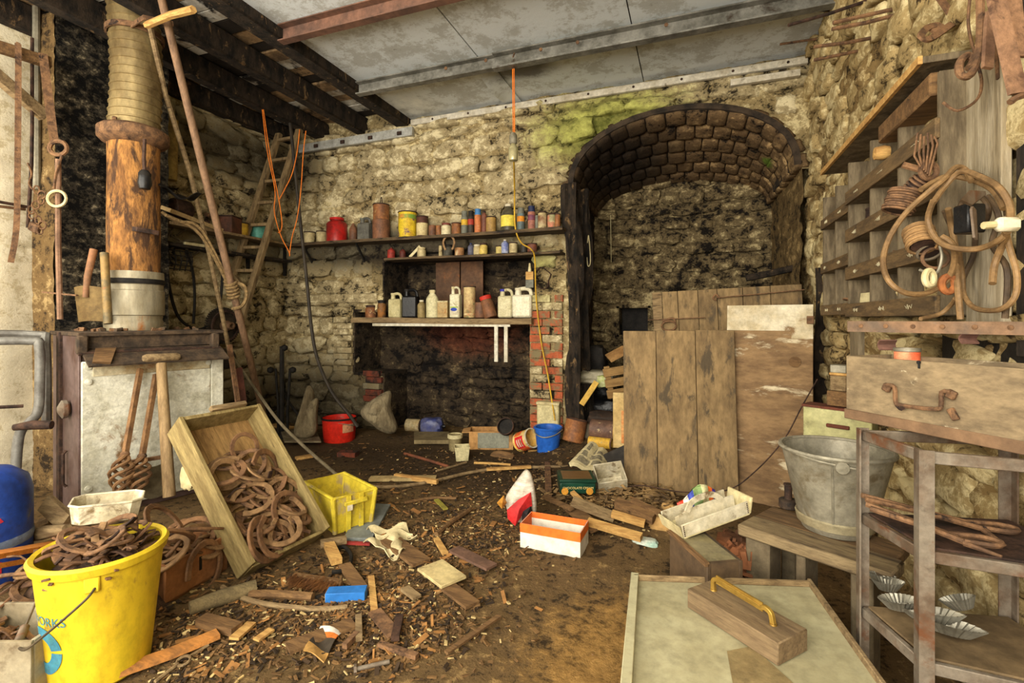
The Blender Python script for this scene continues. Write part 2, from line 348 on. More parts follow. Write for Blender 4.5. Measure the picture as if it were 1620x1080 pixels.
# --- arched alcove
YA = 5.77; XB1 = .75
def prof(s, t):   # s around 0..1, t depth 0..1 -> point on vault soffit
    th = pi*(1-s); x = -.15+.95*cos(th); x2 = -.175+.93*cos(th)
    z = 2.40+.61*max(0, sin(th))**.92; z2 = 2.40+.36*max(0, sin(th))**.92
    return V((x+(x2-x)*t, YB-.03+(YA-YB+.05)*t, z+(z2-z)*t))
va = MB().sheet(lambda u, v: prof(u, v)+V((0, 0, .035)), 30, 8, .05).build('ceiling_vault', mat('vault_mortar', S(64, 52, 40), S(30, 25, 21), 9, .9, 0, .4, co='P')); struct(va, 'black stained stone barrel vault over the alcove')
msv = [stone_mesh(80+k, vaultm, 9, .08) for k in range(6)]
nr = 6
for j in range(nr):
    n = 17+(j % 3); e = [i/n for i in range(n+1)]
    for i in range(n):
        s, t = (e[i]+e[i+1])/2, (j+.5)/nr
        p = prof(s, t); a = prof(min(1, s+.01), t)-prof(max(0, s-.01), t); a.normalize(); d = (prof(s, min(1, t+.05))-prof(s, max(0, t-.05))).normalized(); nn = a.cross(d).normalized()
        L = (prof(e[i+1], t)-prof(e[i], t)).length*.95; D = (YA-YB)/nr*R.uniform(.9, 1.0)
        obj('stone', R.choice(msv), va, frame(p+nn*R.uniform(-.012, .012), a*L, d*D, nn*.11))
al = struct(rough('wall_alcove_back', (XA0-.05, YA, 0), (1, 0, 0), (0, 0, 1), (0, -1, 0), 2.0, 2.95, .035, .03, alcm, lambda a, b: .32 < a < .66 and 1.02 < b < 1.33), 'dark rubble wall at the back of the alcove')
ms4 = [stone_mesh(100+k, alcm) for k in range(6)]
lay(al, (XA0, YA, 0), (1, 0, 0), (0, 0, 1), (0, -1, 0), 1.9, 2.8, lambda a, b: .25 < a < .64 and .98 < b < 1.36, ms4, (.10, .19), (.18, .36), .05, 21, 170)
MB().par((-.88, 6.0, .95), (.5, 0, 0), (0, .03, 0), (0, 0, .45)).build('niche_back', IRON, al)
for o_, a, b, c in (((-.84, 5.75, 1.0), (.03, 0, 0), (0, .27, 0), (0, 0, .35)), ((-.49, 5.75, 1.0), (.03, 0, 0), (0, .27, 0), (0, 0, .35)), ((-.84, 5.75, 1.33), (.38, 0, 0), (0, .27, 0), (0, 0, .04)), ((-.84, 5.75, .98), (.38, 0, 0), (0, .27, 0), (0, 0, .04))):
    MB().par(o_, a, b, c).build('niche_side', alcm, al)
struct(rough('wall_alcove_left', (XA0, YB, 0), (0, 1, 0), (0, 0, 1), (1, 0, 0), YA-YB, 2.55, .04, .025, sootm))
dr = V((XB1-XA1, YA-YB, 0)); struct(rough('wall_alcove_right', (XA1, YB, 0), dr.normalized(), (0, 0, 1), (-1, -.07, 0), dr.length, 2.5, .035, .02, wallmat('alcove_side', S(168, 142, 96), S(110, 90, 58), S(44, 36, 26), .43, .58)))
# --- floor
def floor_z(x, y):
    z = .012*fbm(V((x*2.2, y*2.2, 3)), 1, 2, 3)
    for cx, cy, rx, ry, h in ((-.3, 3.1, .6, .6, .09), (-.75, 4.5, .75, .8, .16), (-2.7, 4.3, 1.3, .35, .03)):
        d = ((x-cx)/rx)**2+((y-cy)/ry)**2
        if d < 1: z += h*(1-d)**1.5
    return z
fm = MB().sheet(lambda u, v: V((-4.6+5.7*u, -2.2+8.2*v, floor_z(-4.6+5.7*u, -2.2+8.2*v))), 150, 210)
for p in fm.v:
    if p.y > .8: p.z += .006*fbm(V((p.x*17, p.y*17, 1)), 1, 2, 3)
struct(fm.build('floor', earth), 'trodden brown earth floor')
# --- ceiling: pale sheets on steel purlins, charred joists under old boards
sheetm = wallmat('ceiling_sheet', S(216, 222, 224), S(184, 186, 182), S(116, 106, 88), .29, .47, [((-1.35, 3.9, ZC), (.35, .22, 9), S(52, 40, 28), .8), ((-2.6, 4.3, ZC), (.35, .3, 9), S(220, 218, 206), .5)], .15, 5)
ce = struct(MB().par((-2.85, -2.2, ZC+.075), (3.8, 0, 0), (0, 6.8, 0), (0, 0, .02)).build('ceiling', mat('roof_dark', S(70, 62, 50))), 'pale grey ceiling sheets with stains')
xs = [-2.80, -1.63, -.42, .9]
for i in range(3):
    for y0, y1 in ((-2.2, 2.72), (2.73, 3.63), (3.64, 4.56)):
        MB().par((xs[i]+.004, y0, ZC+.035+.004*i), (xs[i+1]-xs[i]-.008, 0, 0), (0, y1-y0, 0), (0, 0, .012)).build('sheet', sheetm, ce)
MB().sheet(lambda u, v: V((-1.72+.16*u, 3.7+.8*v, ZC+.03-.05*(1-u)**2*(1-abs(2*v-1.1)))), 8, 8, .006).build('curled_sheet_edge', sheetm, ce)
lo = struct(MB().par((-4.6, -2.2, ZC+.19), (1.85, 0, 0), (0, 6.8, 0), (0, 0, .02)).build('ceiling_loft', IRON), 'sooty loft boards over charred joists')
brd = [mat('loft_board', S(160, 130, 92), S(92, 74, 54), 5, .9, 0, .4, S(24, 21, 19), 4, .5, co='P'), mat('loft_board_pale', S(206, 202, 190), S(140, 124, 98), 5, .9, 0, .4, S(28, 24, 21), 4, .5, co='P'), mat('loft_board_dark', S(44, 37, 30), S(20, 17, 15), 5, .9, 0, .4, co='P')]
for bx in ((-4.46, -3.95), (-3.95, -3.42), (-3.42, -2.86)):
    y = 1.0
    while y < 4.5:
        wd = R.uniform(.11, .17)
        MB().par((bx[0], y, ZC+.135+R.uniform(0, .025)), (bx[1]-bx[0], 0, 0), (0, wd-.012, 0), (0, 0, .022)).build('board', R.choices(brd, (3, 2, 3))[0], lo); y += wd
for x, ww in ((-2.87, .15), (-3.41, .12), (-3.93, .12), (-4.41, .10)):
    tag(MB().par((x-ww/2, -2.2, ZC-.05), (ww, 0, 0), (0, 6.75, 0), (0, 0, .185)).build('ceiling_joist', WOODK, None, .012, loc=(x, 1, ZC-.05)),
        {-2.87: 'thick charred ceiling joist where pale sheets meet loft boards', -3.41: 'charred ceiling joist second from the pale sheets', -3.93: 'charred ceiling joist above the ladder', -4.41: 'charred joist along the top of the left wall'}[x], 'beam', 'charred ceiling joists')
def channel(name, p, q, h, d, mt, label):
    s = [(-d/2, -h/2), (d/2, -h/2), (d/2, -h/2+.008), (-d/2+.008, -h/2+.008), (-d/2+.008, h/2-.008), (d/2, h/2-.008), (d/2, h/2), (-d/2, h/2)]
    return tag(MB().sweep([p, q], s, (0, 0, 1)).build(name, mt, loc=p), label, 'beam')
galvd = mat('weathered_galvanised', S(132, 130, 122), S(88, 86, 78), 6, .55, .3, .2, S(60, 48, 36), 5, .58)
pu = thing('steel_purlin', 'grey galvanised steel purlin crossing the pale ceiling', 'beam', (-2.78, 3.6, ZC-.045))
sec = [(-.03, -.055), (.03, -.055), (.03, -.045), (-.02, -.045), (-.02, .045), (.03, .045), (.03, .055), (-.03, .055)]
MB().sweep([(0, 0, 0), (1.95, 0, 0)], sec, (0, 0, 1)).build('channel', galvd, pu); MB().sweep([(1.3, -.012, -.006), (3.65, -.012, -.006)], [(a*1.15, b*1.12) for a, b in sec], (0, 0, 1)).build('channel', galvd, pu)
for x in (.9, 1.25, 1.7, 1.98, 2.6): MB().lathe([(.014, 0), (.014, .008), (0, .01)], 6, (x, -.048, .0), rot3(pi/2)).build('bolt', RUST, pu)
channel('rusty_purlin', (-2.78, 2.74, ZC-.03), (.86, 2.74, ZC-.03), .12, .06, mat('red_oxide', S(112, 80, 64), S(84, 62, 52), 6, .7, 0, .2), 'red brown steel purlin at the top edge')
tr = struct(MB().par((-2.76, 4.43, ZC-.06), (3.6, 0, 0), (0, .035, 0), (0, 0, .06)).build('trim_1', mat('white_batten', S(206, 200, 184), S(170, 160, 138), 5, .8, 0, .2, S(90, 76, 58), 8, .6), None, .004), 'white painted batten along the ceiling edge')
for k in range(9): MB().lathe([(.011, 0), (.011, .004), (0, .006)], 8, (-2.5+k*.4, 4.43, ZC-.03), rot3(pi/2)).build('nail_head', RUSTD, tr)
MB().par((.28, 4.40, ZC-.16), (.5, 0, 0), (0, .04, 0), (0, 0, .05)).build('batten_piece', MC['white_batten'], tr)
rl = struct(MB().sweep([(-4.2, 4.42, 3.13), (-2.72, 4.42, 3.14)], [(-.02, -.045), (.02, -.045), (.02, .045), (-.02, .045)], (0, 0, 1)).build('trim_2', mat('pale_metal_rail', S(186, 186, 180), S(150, 148, 138), 6, .5, .3, .1, S(70, 56, 42), 7, .62)), 'pale metal rail below the charred joists')
for k in range(4): MB().box((-3.95+k*.36, 4.395, 3.13), (.05, .02, .035)).build('clip', RUSTD, rl)
# ================================================================== LEFT SIDE: stove, flue, tools
GREYP = mat('pale_grey_enamel', S(204, 202, 186), S(174, 170, 150), 9, .7, 0, .5, S(124, 94, 60), 5, .59)
PURP = mat('purple_grey_plate', S(104, 86, 82), S(86, 66, 60), 5, .55, .2, .2, S(72, 48, 36), 5, .58)
BLK = mat('rusted_black_top', S(82, 66, 50), S(46, 38, 31), 16, .9, 0, .6)
sd = V((.276, .961, 0)); sn = V((.961, -.276, 0))   # stove: along the front, out of the front
P0 = V((-3.38, 1.84, 0))
st = thing('stove', 'tall old stove with pale grey front panel and rusty top', 'stove', mw=frame(P0, sd, -sn, V((0, 0, 1))))
MB().par((0, .02, 0), (.76, 0, 0), (0, .58, 0), (0, 0, 1.08)).build('body', PURP, st, .006)
fp = MB().par((.0, -.012, .05), (.70, 0, 0), (0, .03, 0), (0, 0, .90)).build('front_panel', GREYP, st, .006)
MB().par((.05, -.022, .86), (.64, 0, 0), (0, .012, 0), (0, 0, .075)).build('door_strip', mat('rusty_enamel', S(190, 180, 150), S(150, 128, 90), 7, .7, 0, .3, S(128, 74, 34), 5, .55), fp, .003)
for p in ((.03, .92), (.03, .83), (.68, .9), (.03, .2)): MB().lathe([(.018, 0), (.018, .012), (0, .016)], 10, (p[0], -.012, p[1]), rot3(pi/2)).build('bolt', GREYP, fp)
MB().par((.70, -.02, .05), (.08, 0, 0), (0, .05, 0), (0, 0, .92)).build('side_strip', GREYP, st, .005)
lp = MB().par((-.012, .0, .0), (.014, 0, 0), (0, .58, 0), (0, 0, 1.12)).build('side_plate', PURP, st, .003)
MB().par((-.03, .34, 0), (.03, 0, 0), (0, .07, 0), (0, 0, 1.12)).build('corner_angle', RUSTD, st, .004)
MB().lathe([(.045, -.03), (.055, -.02), (.055, 0), (.02, .02), (0, .022)], 16, (-.05, .17, .66), rot3(0, -pi/2)).build('knob', STEEL, st)
MB().tube([(-.02, .22, .40), (-.035, .22, .38), (-.035, .22, .2), (-.02, .22, .18)], .009, 6).build('handle', RUSTD, st)
MB().par((-.02, -.03, 1.10), (.80, 0, 0), (0, .66, 0), (0, 0, .025)).build('top_plate', BLK, st, .004)
MB().par((.03, -.0, 1.02), (.70, 0, 0), (0, .04, 0), (0, 0, .085)).build('top_rail', BLK, st, .006)
MB().tube([(-.02, -.035, 1.0), (.36, -.035, 1.005), (.75, -.035, 1.0)], .012, 8).build('towel_rod', RUSTD, st)
MB().prism([(.0, -.005, 1.0), (.0, -.15, .925), (.0, -.155, .935), (.0, -.005, 1.02)], (.76, 0, 0)).build('hood', BLK, st)
MB().prism([(.02, -.13, .945), (.10, -.15, .937), (.16, -.02, 1.017), (.06, -.02, 1.017)], (0, -.012, .012)).build('hood_slat', WOODB, st)
for k in range(2): MB().box((.0+.72*k, -.02, 1.05), (.05, .05, .11)).build('corner_block', BLK, st, .008)
for k in range(40):
    a = R.uniform(0, .74); b = R.uniform(0, .5)
    if k < 26: MB().box((a, b, 1.13), (R.uniform(.01, .05), R.uniform(.01, .04), R.uniform(.008, .03)), rot3(R.uniform(-.4, .4), R.uniform(-.4, .4), R.uniform(0, 3))).build('rust_flake', RUST if k % 3 else BLK, st)
# flue pipe
fc = AT(212, 500, 3.42); fc.z = 1.125
ZINC = mat('stained_zinc', S(160, 152, 130), S(132, 120, 94), 6, .55, .3, .2, S(150, 92, 40), 5, .60, st=(1, 1, .3))
fl = thing('flue_pipe', 'rusty stove flue with ribbed metal upper pipe and zinc foot', 'pipe', fc)
MB().lathe([(.165, 0), (.168, .06), (.162, .07), (.165, .10), (.176, .105), (.176, .27), (.17, .275), (.17, .31), (.176, .315), (.172, .40), (.15, .40), (.15, 0)], 28).build('zinc_collar', ZINC, fl)
MB().lathe([(.176, .315), (.179, .32), (.179, .345), (.176, .35)], 28).build('dark_band', IRON, fl)
MB().lathe([(.15, .3), (.152, .7), (.148, 1.1), (.15, 1.33), (.13, 1.33)], 28).build('rusty_pipe', RUSTO, fl)
MB().lathe([(.15, 1.27), (.185, 1.29), (.205, 1.31), (.205, 1.37), (.19, 1.385), (.16, 1.39), (.15, 1.4)], 28).build('flange', RUST, fl)
pf = []; z = 1.39
FLEX = mat('ribbed_aluminium', S(150, 132, 92), S(112, 94, 62), 5, .5, .5, .25, S(84, 68, 44), 5, .58, st=(1, 1, .5))
while z < 2.25: pf += [(.146, z), (.146, z+.042), (.153, z+.046), (.153, z+.052)]; z += .056
fx = MB().lathe(pf, 28)
for p in fx.v: p.x += .015*sin((p.z-1.4)*3.2); p.y += .01*sin((p.z-1.4)*5)
fx.build('ribbed_pipe', FLEX, fl)
MB().lathe([(.155, 2.02), (.168, 2.02), (.168, 2.055), (.155, 2.055)], 24, (.012, 0, 0)).build('strap', RUST, fl)
MB().sweep([(.13, -.1, 2.03), (.3, -.13, 2.03), (.36, .02, 2.06)], [(-.004, -.016), (.004, -.016), (.004, .016), (-.004, .016)], (0, 0, 1)).build('strap_arm', RUST, fl)
for a, zz in ((2.3, 1.42), (2.6, 1.425), (-1.2, 1.42)): MB().lathe([(.014, 0), (.014, .02), (0, .025)], 6, (.17*cos(a), .17*sin(a), zz-.03)).build('nut', RUST, fl)
MB().sweep([(.13, -.09, .68), (.16, -.08, .675), (.19, -.02, .67), (.20, .03, .665)], [(-.006, -.015), (.006, -.015), (.006, .015), (-.006, .015)], (0, 0, 1)).build('bracket', RUSTD, fl)
tag(MB().tube([AT(232, 40, 3.2), AT(270, 24, 3.05), AT(306, 15, 2.95)], .022, 6).build('timber_peg', WOODY), 'pale timber peg sticking out beside the ribbed flue', 'wood')
br = thing('wall_brush', 'small round black brush hanging on the rusty flue', 'brush', AT(229, 240, 3.18))
MB().tube([(0, 0, .08), (.0, -.005, -.04), (.0, 0, -.14)], .012, 6).build('handle', RUSTD, br); MB().lathe([(.02, .0), (.035, -.02), (.035, -.04)], 12, (0, 0, -.12)).build('ferrule', IRON, br)
MB().lathe([(.034, 0), (.04, -.05), (.03, -.085), (.01, -.09)], 14, (0, 0, -.155)).build('bristles', BLACKP, br)
# shovel and bar standing on the stove
sh = thing('shovel', 'rusty square-mouthed shovel standing upright on the stove', 'shovel', AT(141, 512, 3.18), radians(25))
MB().sheet(lambda u, v: V(((u-.5)*(.17+.02*v), .03*(2*u-1)**2-.03+.05*v, .01+.225*(1-v)+.01*sin(pi*u))), 8, 6, .006).build('blade', mat('shovel_steel', S(128, 106, 66), S(98, 78, 48), 6, .6, .3, .2, S(84, 58, 36), 5, .55), sh)
MB().tube([(0, -.03, .17), (.012, -.03, .3), (.028, .0, .48)], [.016, .02, .022], 10).build('shaft', mat('orange_shaft', S(148, 100, 66), S(112, 84, 60), 6, .7, 0, .2), sh)
tag(MB().tube([AT(171, 512, 3.15), AT(165, 400, 3.2)], .024, 10).build('iron_bar', mat('mottled_bar', S(146, 118, 70), S(84, 82, 66), 6, .6, .2, .2, S(160, 90, 44), 5, .6)), 'mottled iron bar upright between shovel and flue', 'bar')
# wall-hung things at the far left
wbr = thing('wooden_bracket', 'dark wooden triangular bracket on the limewashed wall', 'bracket', AX(60, 90, -4.3))
o0 = AX(60, 90, -4.3)
MB().sweep([AT(-40, 62, 3.0)-o0, AT(80, 100, 3.3)-o0], [(-.025, -.035), (.025, -.035), (.025, .035), (-.025, .035)], (0, 0, 1)).build('arm', WOODB, wbr, .004)
MB().sweep([AT(-40, 90, 3.0)-o0, AT(72, 185, 3.32)-o0], [(-.03, -.035), (.03, -.035), (.03, .035), (-.03, .035)], (0, 0, 1)).build('strut', WOOD, wbr, .004)
def bar(name, pts, wd, th, mt, label, cat, up=None):
    return tag(MB().sweep(pts, [(-wd/2, -th/2), (wd/2, -th/2), (wd/2, th/2), (-wd/2, th/2)], up).build(name, mt, loc=pts[0]), label, cat)
bar('iron_strap', crv([AT(28, 70, 3.12), AT(29, 90, 3.12), AT(28, 250, 3.12), AT(26, 360, 3.13), AT(17, 415, 3.14)], 4), .03, .012, RUST, 'long flat rusty iron strap hanging from the bracket', 'strap', (.9, -.4, 0))
bar('iron_strap', [AT(68, 85, 3.24), AT(76, 150, 3.24), AT(86, 226, 3.24)], .045, .012, RUST, 'short wide iron strap hanging beside the black pier', 'strap', (.9, -.4, 0))
tag(MB().tube([AT(51, 60, 3.25), AT(51, 200, 3.25), AT(50, 260, 3.25), AT(44, 360, 3.25)], .011, 6).build('iron_rod', RUSTD), 'thin rusty rod hanging beside the wall conduit', 'rod')
tag(MB().tube([AX(57, -20, -4.36), AX(58, 300, -4.36)], .022, 8).build('conduit', GALV), 'pale grey conduit running down the limewashed wall', 'pipe')
hk = thing('eye_hook_rod', 'long pinkish iron rod with an eye and ring hanging by the stove', 'hook', AT(92, 240, 3.15)); o0 = AT(92, 240, 3.15)
MB().tube([AT(92, 252, 3.15)-o0, AT(92, 380, 3.15)-o0, AT(95, 505, 3.15)-o0], .016, 8).build('rod', mat('pink_rust', S(140, 108, 84), S(104, 78, 60), 8, .8, 0, .3), hk)
MB().tube([AT(92, 234, 3.15)-o0+V((.05*cos(a), .02*cos(a), .045*sin(a))) for a in [2*pi*k/14 for k in range(14)]], .013, 6, True).build('eye', RUST, hk)
rg = MB().tube([AT(90, 314, 3.12)-o0+V((.055*cos(a), .02*cos(a), .05*sin(a))) for a in [2*pi*k/18 for k in range(18)]], .009, 6, True).build('ring', CREAM, hk)
MB().tube([AT(98, 245, 3.13)-o0, AT(88, 275, 3.13)-o0, AT(85, 300, 3.13)-o0], .007, 6).build('link', RUST, hk)
bar('iron_bar', [AT(68, 462, 3.2), AT(122, 467, 3.12)], .015, .01, RUST, 'thin horizontal rusty bar left of the shovel', 'bar')
tag(MB().tube([AT(-30, 314, 3.0), AT(42, 327, 3.2)], .010, 6).build('wall_bar', RUSTD), 'upper thin iron bar on the limewashed wall', 'bar')
tag(MB().tube([AT(-30, 323, 3.0), AT(40, 331, 3.2)], .010, 6).build('wall_bar', RUST), 'lower thin iron bar on the limewashed wall', 'bar')
ch = thing('padlock_chain', 'rusty padlock and chain hanging on the pale wall', 'padlock', AT(55, 360, 3.2)); o0 = AT(55, 360, 3.2)
for k in range(9):
    c = AT(58+9*sin(k*1.1), 300+k*8, 3.2)-o0
    MB().tube([c+V((.018*cos(a)*(1 if k % 2 else .4), .012*cos(a), .026*sin(a))) for a in [2*pi*q/10 for q in range(10)]], .005, 5, True).build('link', RUST, ch)
MB().box((0, 0, .0), (.07, .035, .06), rot3(.2, .5, .3)).build('padlock_body', RUST, ch, .008)
MB().tube([V((.02*cos(a), 0, .03+.03*sin(a))) for a in [pi*q/8 for q in range(9)]], .007, 6).build('shackle', RUSTD, ch)
tag(MB().tube(crv([AT(44, 258, 3.2), AT(50, 275, 3.18), AT(46, 290, 3.2), AT(52, 300, 3.2)], 5), .006, 5).build('wire_coil', RUST), 'short twist of rusty wire above the padlock', 'wire')
# heating pipes at the left edge
pp = mat('painted_pipe', S(116, 114, 108), S(84, 80, 74), 6, .55, .2, .2, S(110, 84, 58), 6, .6)
t1 = thing('heating_pipe', 'grey bent heating pipe beside the stove', 'pipe', AT(55, 650, 2.9)); o0 = AT(55, 650, 2.9)
MB().tube([p-o0 for p in crv([AT(-60, 541, 2.8), AT(50, 539, 2.95), AT(62, 548, 2.96), AT(63, 600, 2.96), AT(60, 650, 2.94), AT(46, 668, 2.9), AT(30, 690, 2.88), AT(24, 760, 2.86), AT(22, 830, 2.86)], 5)], .025, 10).build('pipe', pp, t1)
MB().tube([AT(22, 676, 2.8)-o0, AT(50, 672, 2.82)-o0, AT(82, 672, 2.84)-o0], [.018, .027, .024], 10).build('union', RUSTD, t1)
tag(MB().tube(crv([AT(-60, 528, 2.9), AT(60, 530, 3.05), AT(72, 545, 3.05), AT(74, 665, 3.05)], 4), .025, 8).build('rear_pipe', pp), 'thin grey pipe behind the bent heating pipe', 'pipe')
tag(MB().tube([AT(-20, 645, 2.95), AT(37, 642, 3.05)], .011, 6).build('wall_peg', RUSTD), 'short rusty peg in the wall below the pipes', 'peg')
# gas bottle
gb = thing('gas_bottle', 'blue gas bottle with a red diamond mark at the left edge', 'gas bottle', AT(-38, 890, 2.25)-V((0, 0, AT(-38, 890, 2.25).z)))
BLUE = mat('gas_blue', S(34, 66, 148), S(28, 50, 110), 5, .45, 0, .15, S(88, 92, 108), 7, .6)
MB().lathe([(.0, .0), (.17, .0), (.185, .03), (.19, .10), (.19, .40), (.175, .46), (.12, .505), (.05, .52), (.0, .52)], 28).build('cylinder', BLUE, gb)
MB().lathe([(.1905, .17), (.1935, .18), (.1935, .20), (.1905, .21)], 28).build('weld_band', mat('pale_blue_band', S(110, 124, 148)), gb)
MB().lathe([(.035, .52), (.035, .56), (.02, .57), (.02, .60), (0, .6)], 12).build('valve', RUSTD, gb)
RED = mat('red_paint', S(190, 40, 52), S(150, 30, 40), 9, .5, 0, .1, S(60, 50, 90), 12, .58)
pa = math.atan2(-1, 1.6)
dm = MB()
def oncyl(r, a, z): return V((r*cos(a), r*sin(a), z))
dm.add([oncyl(.192, pa+a, z) for a, z in ((.30, .40), (.62, .30), (.36, .28), (.05, .33))], [(0, 3, 2, 1)]); dm.build('diamond_mark', RED, gb)
for k in range(4):
    dm = MB(); dm.add([oncyl(.192, pa+.1+.13*k+a, .11-.012*k+z) for a, z in ((0, 0), (.09, 0), (.09, .05), (0, .05))], [(0, 1, 2, 3)]); dm.build('red_mark', RED, gb)
# long pole, stick, rope
A, B = AT(253, -12, 3.15), G(428, 705)
tag(MB().tube([A, A.lerp(B, .5)+V((.01, 0, -.02)), B+V((0, 0, .02))], [.024, .027, .028], 10).build('long_pole', mat('pole_wood', S(136, 106, 80), S(106, 82, 62), 5, .75, 0, .2, S(80, 58, 42), 5, .6, st=(4, 4, .6)), loc=B), 'long reddish wooden pole leaning from the floor to the ceiling', 'pole')
tag(MB().tube([AT(238, 45, 3.3), AT(262, 150, 3.5), AT(300, 270, 3.75), AT(331, 400, 4.0), AT(352, 500, 4.15), AT(375, 620, 4.3)], .017, 7).build('thin_stick', WOOD), 'thin grey stick leaning behind the long pole', 'stick')
rp = thing('rope_lashing', 'old rope lashed around the long pole', 'rope', A.lerp(B, .56)); o0 = A.lerp(B, .56); ax = (B-A).normalized(); e1 = ax.orthogonal().normalized(); e2 = ax.cross(e1)
MB().tube([(e1*cos(a)+e2*sin(a))*.04+ax*(-.07+.14*a/(10*pi)) for a in [k*pi/6 for k in range(61)]], .013, 6).build('coils', ROPE, rp)
MB().tube(crv([(0, 0, .05), (.09, .03, .03), (.12, .03, -.06), (.08, .02, -.14), (.0, .0, -.16)], 5), .013, 6).build('loop', ROPE, rp)
MB().tube([p-o0 for p in crv([o0, AT(320, 365, 3.75), AT(285, 350, 3.6), AT(262, 340, 3.5)], 5)], .012, 6).build('tail', ROPE, rp)
MB().tube([p-o0 for p in crv([o0+V((0, 0, -.03)), AT(318, 372, 3.75), AT(270, 345, 3.55), AT(255, 335, 3.5)], 5)], .012, 6).build('tail', ROPE, rp)
# left wall shelf, wires, gear wheel, wheel on wall
shl = thing('wall_shelf', 'dark plank shelf along the left wall behind the ladder', 'shelf', (XL, 3.7, 1.9))
MB().par((.02, -.75, .12), (.22, 0, 0), (0, 1.5, 0), (0, 0, .025)).build('plank', WOOD, shl, .003)
MB().par((.02, -.75, -.06), (.2, 0, 0), (0, 1.4, 0), (0, 0, .025)).build('plank', WOODK, shl, .003)
for y in (-.6, .2, .7): MB().par((.03, y, -.2), (.025, 0, 0), (0, .03, 0), (0, 0, .34)).build('bracket', IRON, shl)
bar('tilted_board', [AT(262, 330, 3.85), AT(345, 362, 4.25)], .14, .03, mat('beige_board', S(178, 152, 106), S(150, 124, 84), 5, .8, 0, .2, st=(1, 6, 6)), 'beige board lying tilted on the left wall shelf', 'board', (.3, .1, .95))
def tin(name, label, p, r, h, mt, lidm=None, cat='tin', rim=True, group=None, band=None):
    t = thing(name, label, cat, p, R.uniform(0, 6), group)
    MB().lathe([(r*.96, 0), (r, .004), (r, h*.5), (r, h-.004), (r*.96, h), (r*.86, h-.006), (0, h-.006)], 20).build('body', mt, t)
    if rim: MB().lathe([(r*1.0, h-.008), (r*1.06, h-.006), (r*1.06, h+.003), (r*.9, h+.003), (r*.88, h-.004)], 20).build('rim', lidm or RUSTD, t)
    if band: MB().lathe([(r, h*band[1]), (r*1.012, h*band[1]+.001), (r*1.012, h*band[2]-.001), (r, h*band[2])], 20).build('paper_label', band[0], t)
    return t
def LW(px, x=XL+.13): return AX(px, 400, x)
def lwp(px, z): p = LW(px); p.z = z; return p
mRB = mat('rust_brown_tin', S(96, 58, 42), S(66, 44, 34), 9, .8, 0, .3)
t = thing('rusty_box', 'square rusty brown box on the left wall shelf', 'box', lwp(362, 2.047), .3); MB().box((0, 0, .08), (.17, .17, .16)).build('body', mRB, t, .006); MB().box((0, 0, .165), (.18, .18, .014)).build('lid', RUSTD, t, .003)
tin('paint_tin', 'yellow tin on the left wall shelf behind the ladder', lwp(381, 2.047), .07, .13, mat('yellow_tin', S(196, 160, 44), S(160, 124, 40), 8, .6, 0, .1, S(80, 60, 36), 8, .58))
tin('paint_tin', 'teal tin seen between the ladder rungs', lwp(409, 2.047), .085, .15, mat('teal_tin', S(84, 150, 134), S(60, 116, 104), 8, .5, .1, .1, S(70, 60, 46), 8, .6))
tin('paint_tin', 'green tin right of the ladder at the wall corner', AY(432, 375, 4.35)+V((0, 0, -.12)), .07, .16, mat('green_tin', S(36, 120, 62), S(26, 88, 48), 8, .5, 0, .1))
t = thing('rusty_motor', 'rusty lump of an old motor on the tilted board', 'motor', lwp(316, 2.1)); MB().lathe([(.07, 0), (.085, .02), (.085, .16), (.06, .18), (0, .18)], 14, (0, -.1, .09), rot3(pi/2)).build('body', RUSTD, t); MB().tube([(0, .06, .09), (0, .16, .09)], .02, 8).build('shaft', RUST, t); MB().box((0, -.01, .01), (.12, .14, .03)).build('foot', RUSTD, t, .004)
tag(MB().sheet(lambda u, v: V((.13*(u-.5), .3*(v-.5), .03*sin(3*u+4*v)+.02*sin(9*v))), 6, 8, .004).build('rag', IRON, loc=(0, 0, 0)), 'dark rag lying high at the left wall edge', 'rag').location = AT(278, 305, 3.6)
gw = thing('gear_wheel', 'dark toothed iron gear wheel hanging on the left wall', 'gear', AX(350, 515, XL+.16))
GE = mat('gear_iron', S(66, 56, 44), S(36, 31, 26), 10, .7, .3, .3); gp = []
for k in range(48):
    for da, r in ((0, .16), (.4, .16), (.5, .178), (.9, .178)): a = 2*pi*(k+da)/48; gp.append((0, r*cos(a), r*sin(a)))
MB().prism(gp, (.04, 0, 0)).build('toothed_rim', GE, gw); MB().lathe([(.125, .0), (.14, .0), (.15, .04), (.13, .04)], 28, (.03, 0, 0), rot3(0, pi/2)).build('inner_rim', RUSTD, gw)
MB().lathe([(.05, 0), (.05, .05), (.035, .055), (.035, .11), (.02, .11), (.02, .06)], 18, (.03, 0, 0), rot3(0, pi/2)).build('hub', mat('hub_rust', S(130, 100, 70), S(92, 66, 46)), gw)
tag(MB().lathe([(.03, 0), (.10, .0), (.10, .04), (.03, .04)], 20, AX(355, 567, XL+.1), rot3(0, pi/2)).build('iron_disc', GE), 'dark iron disc below the gear wheel', 'disc')
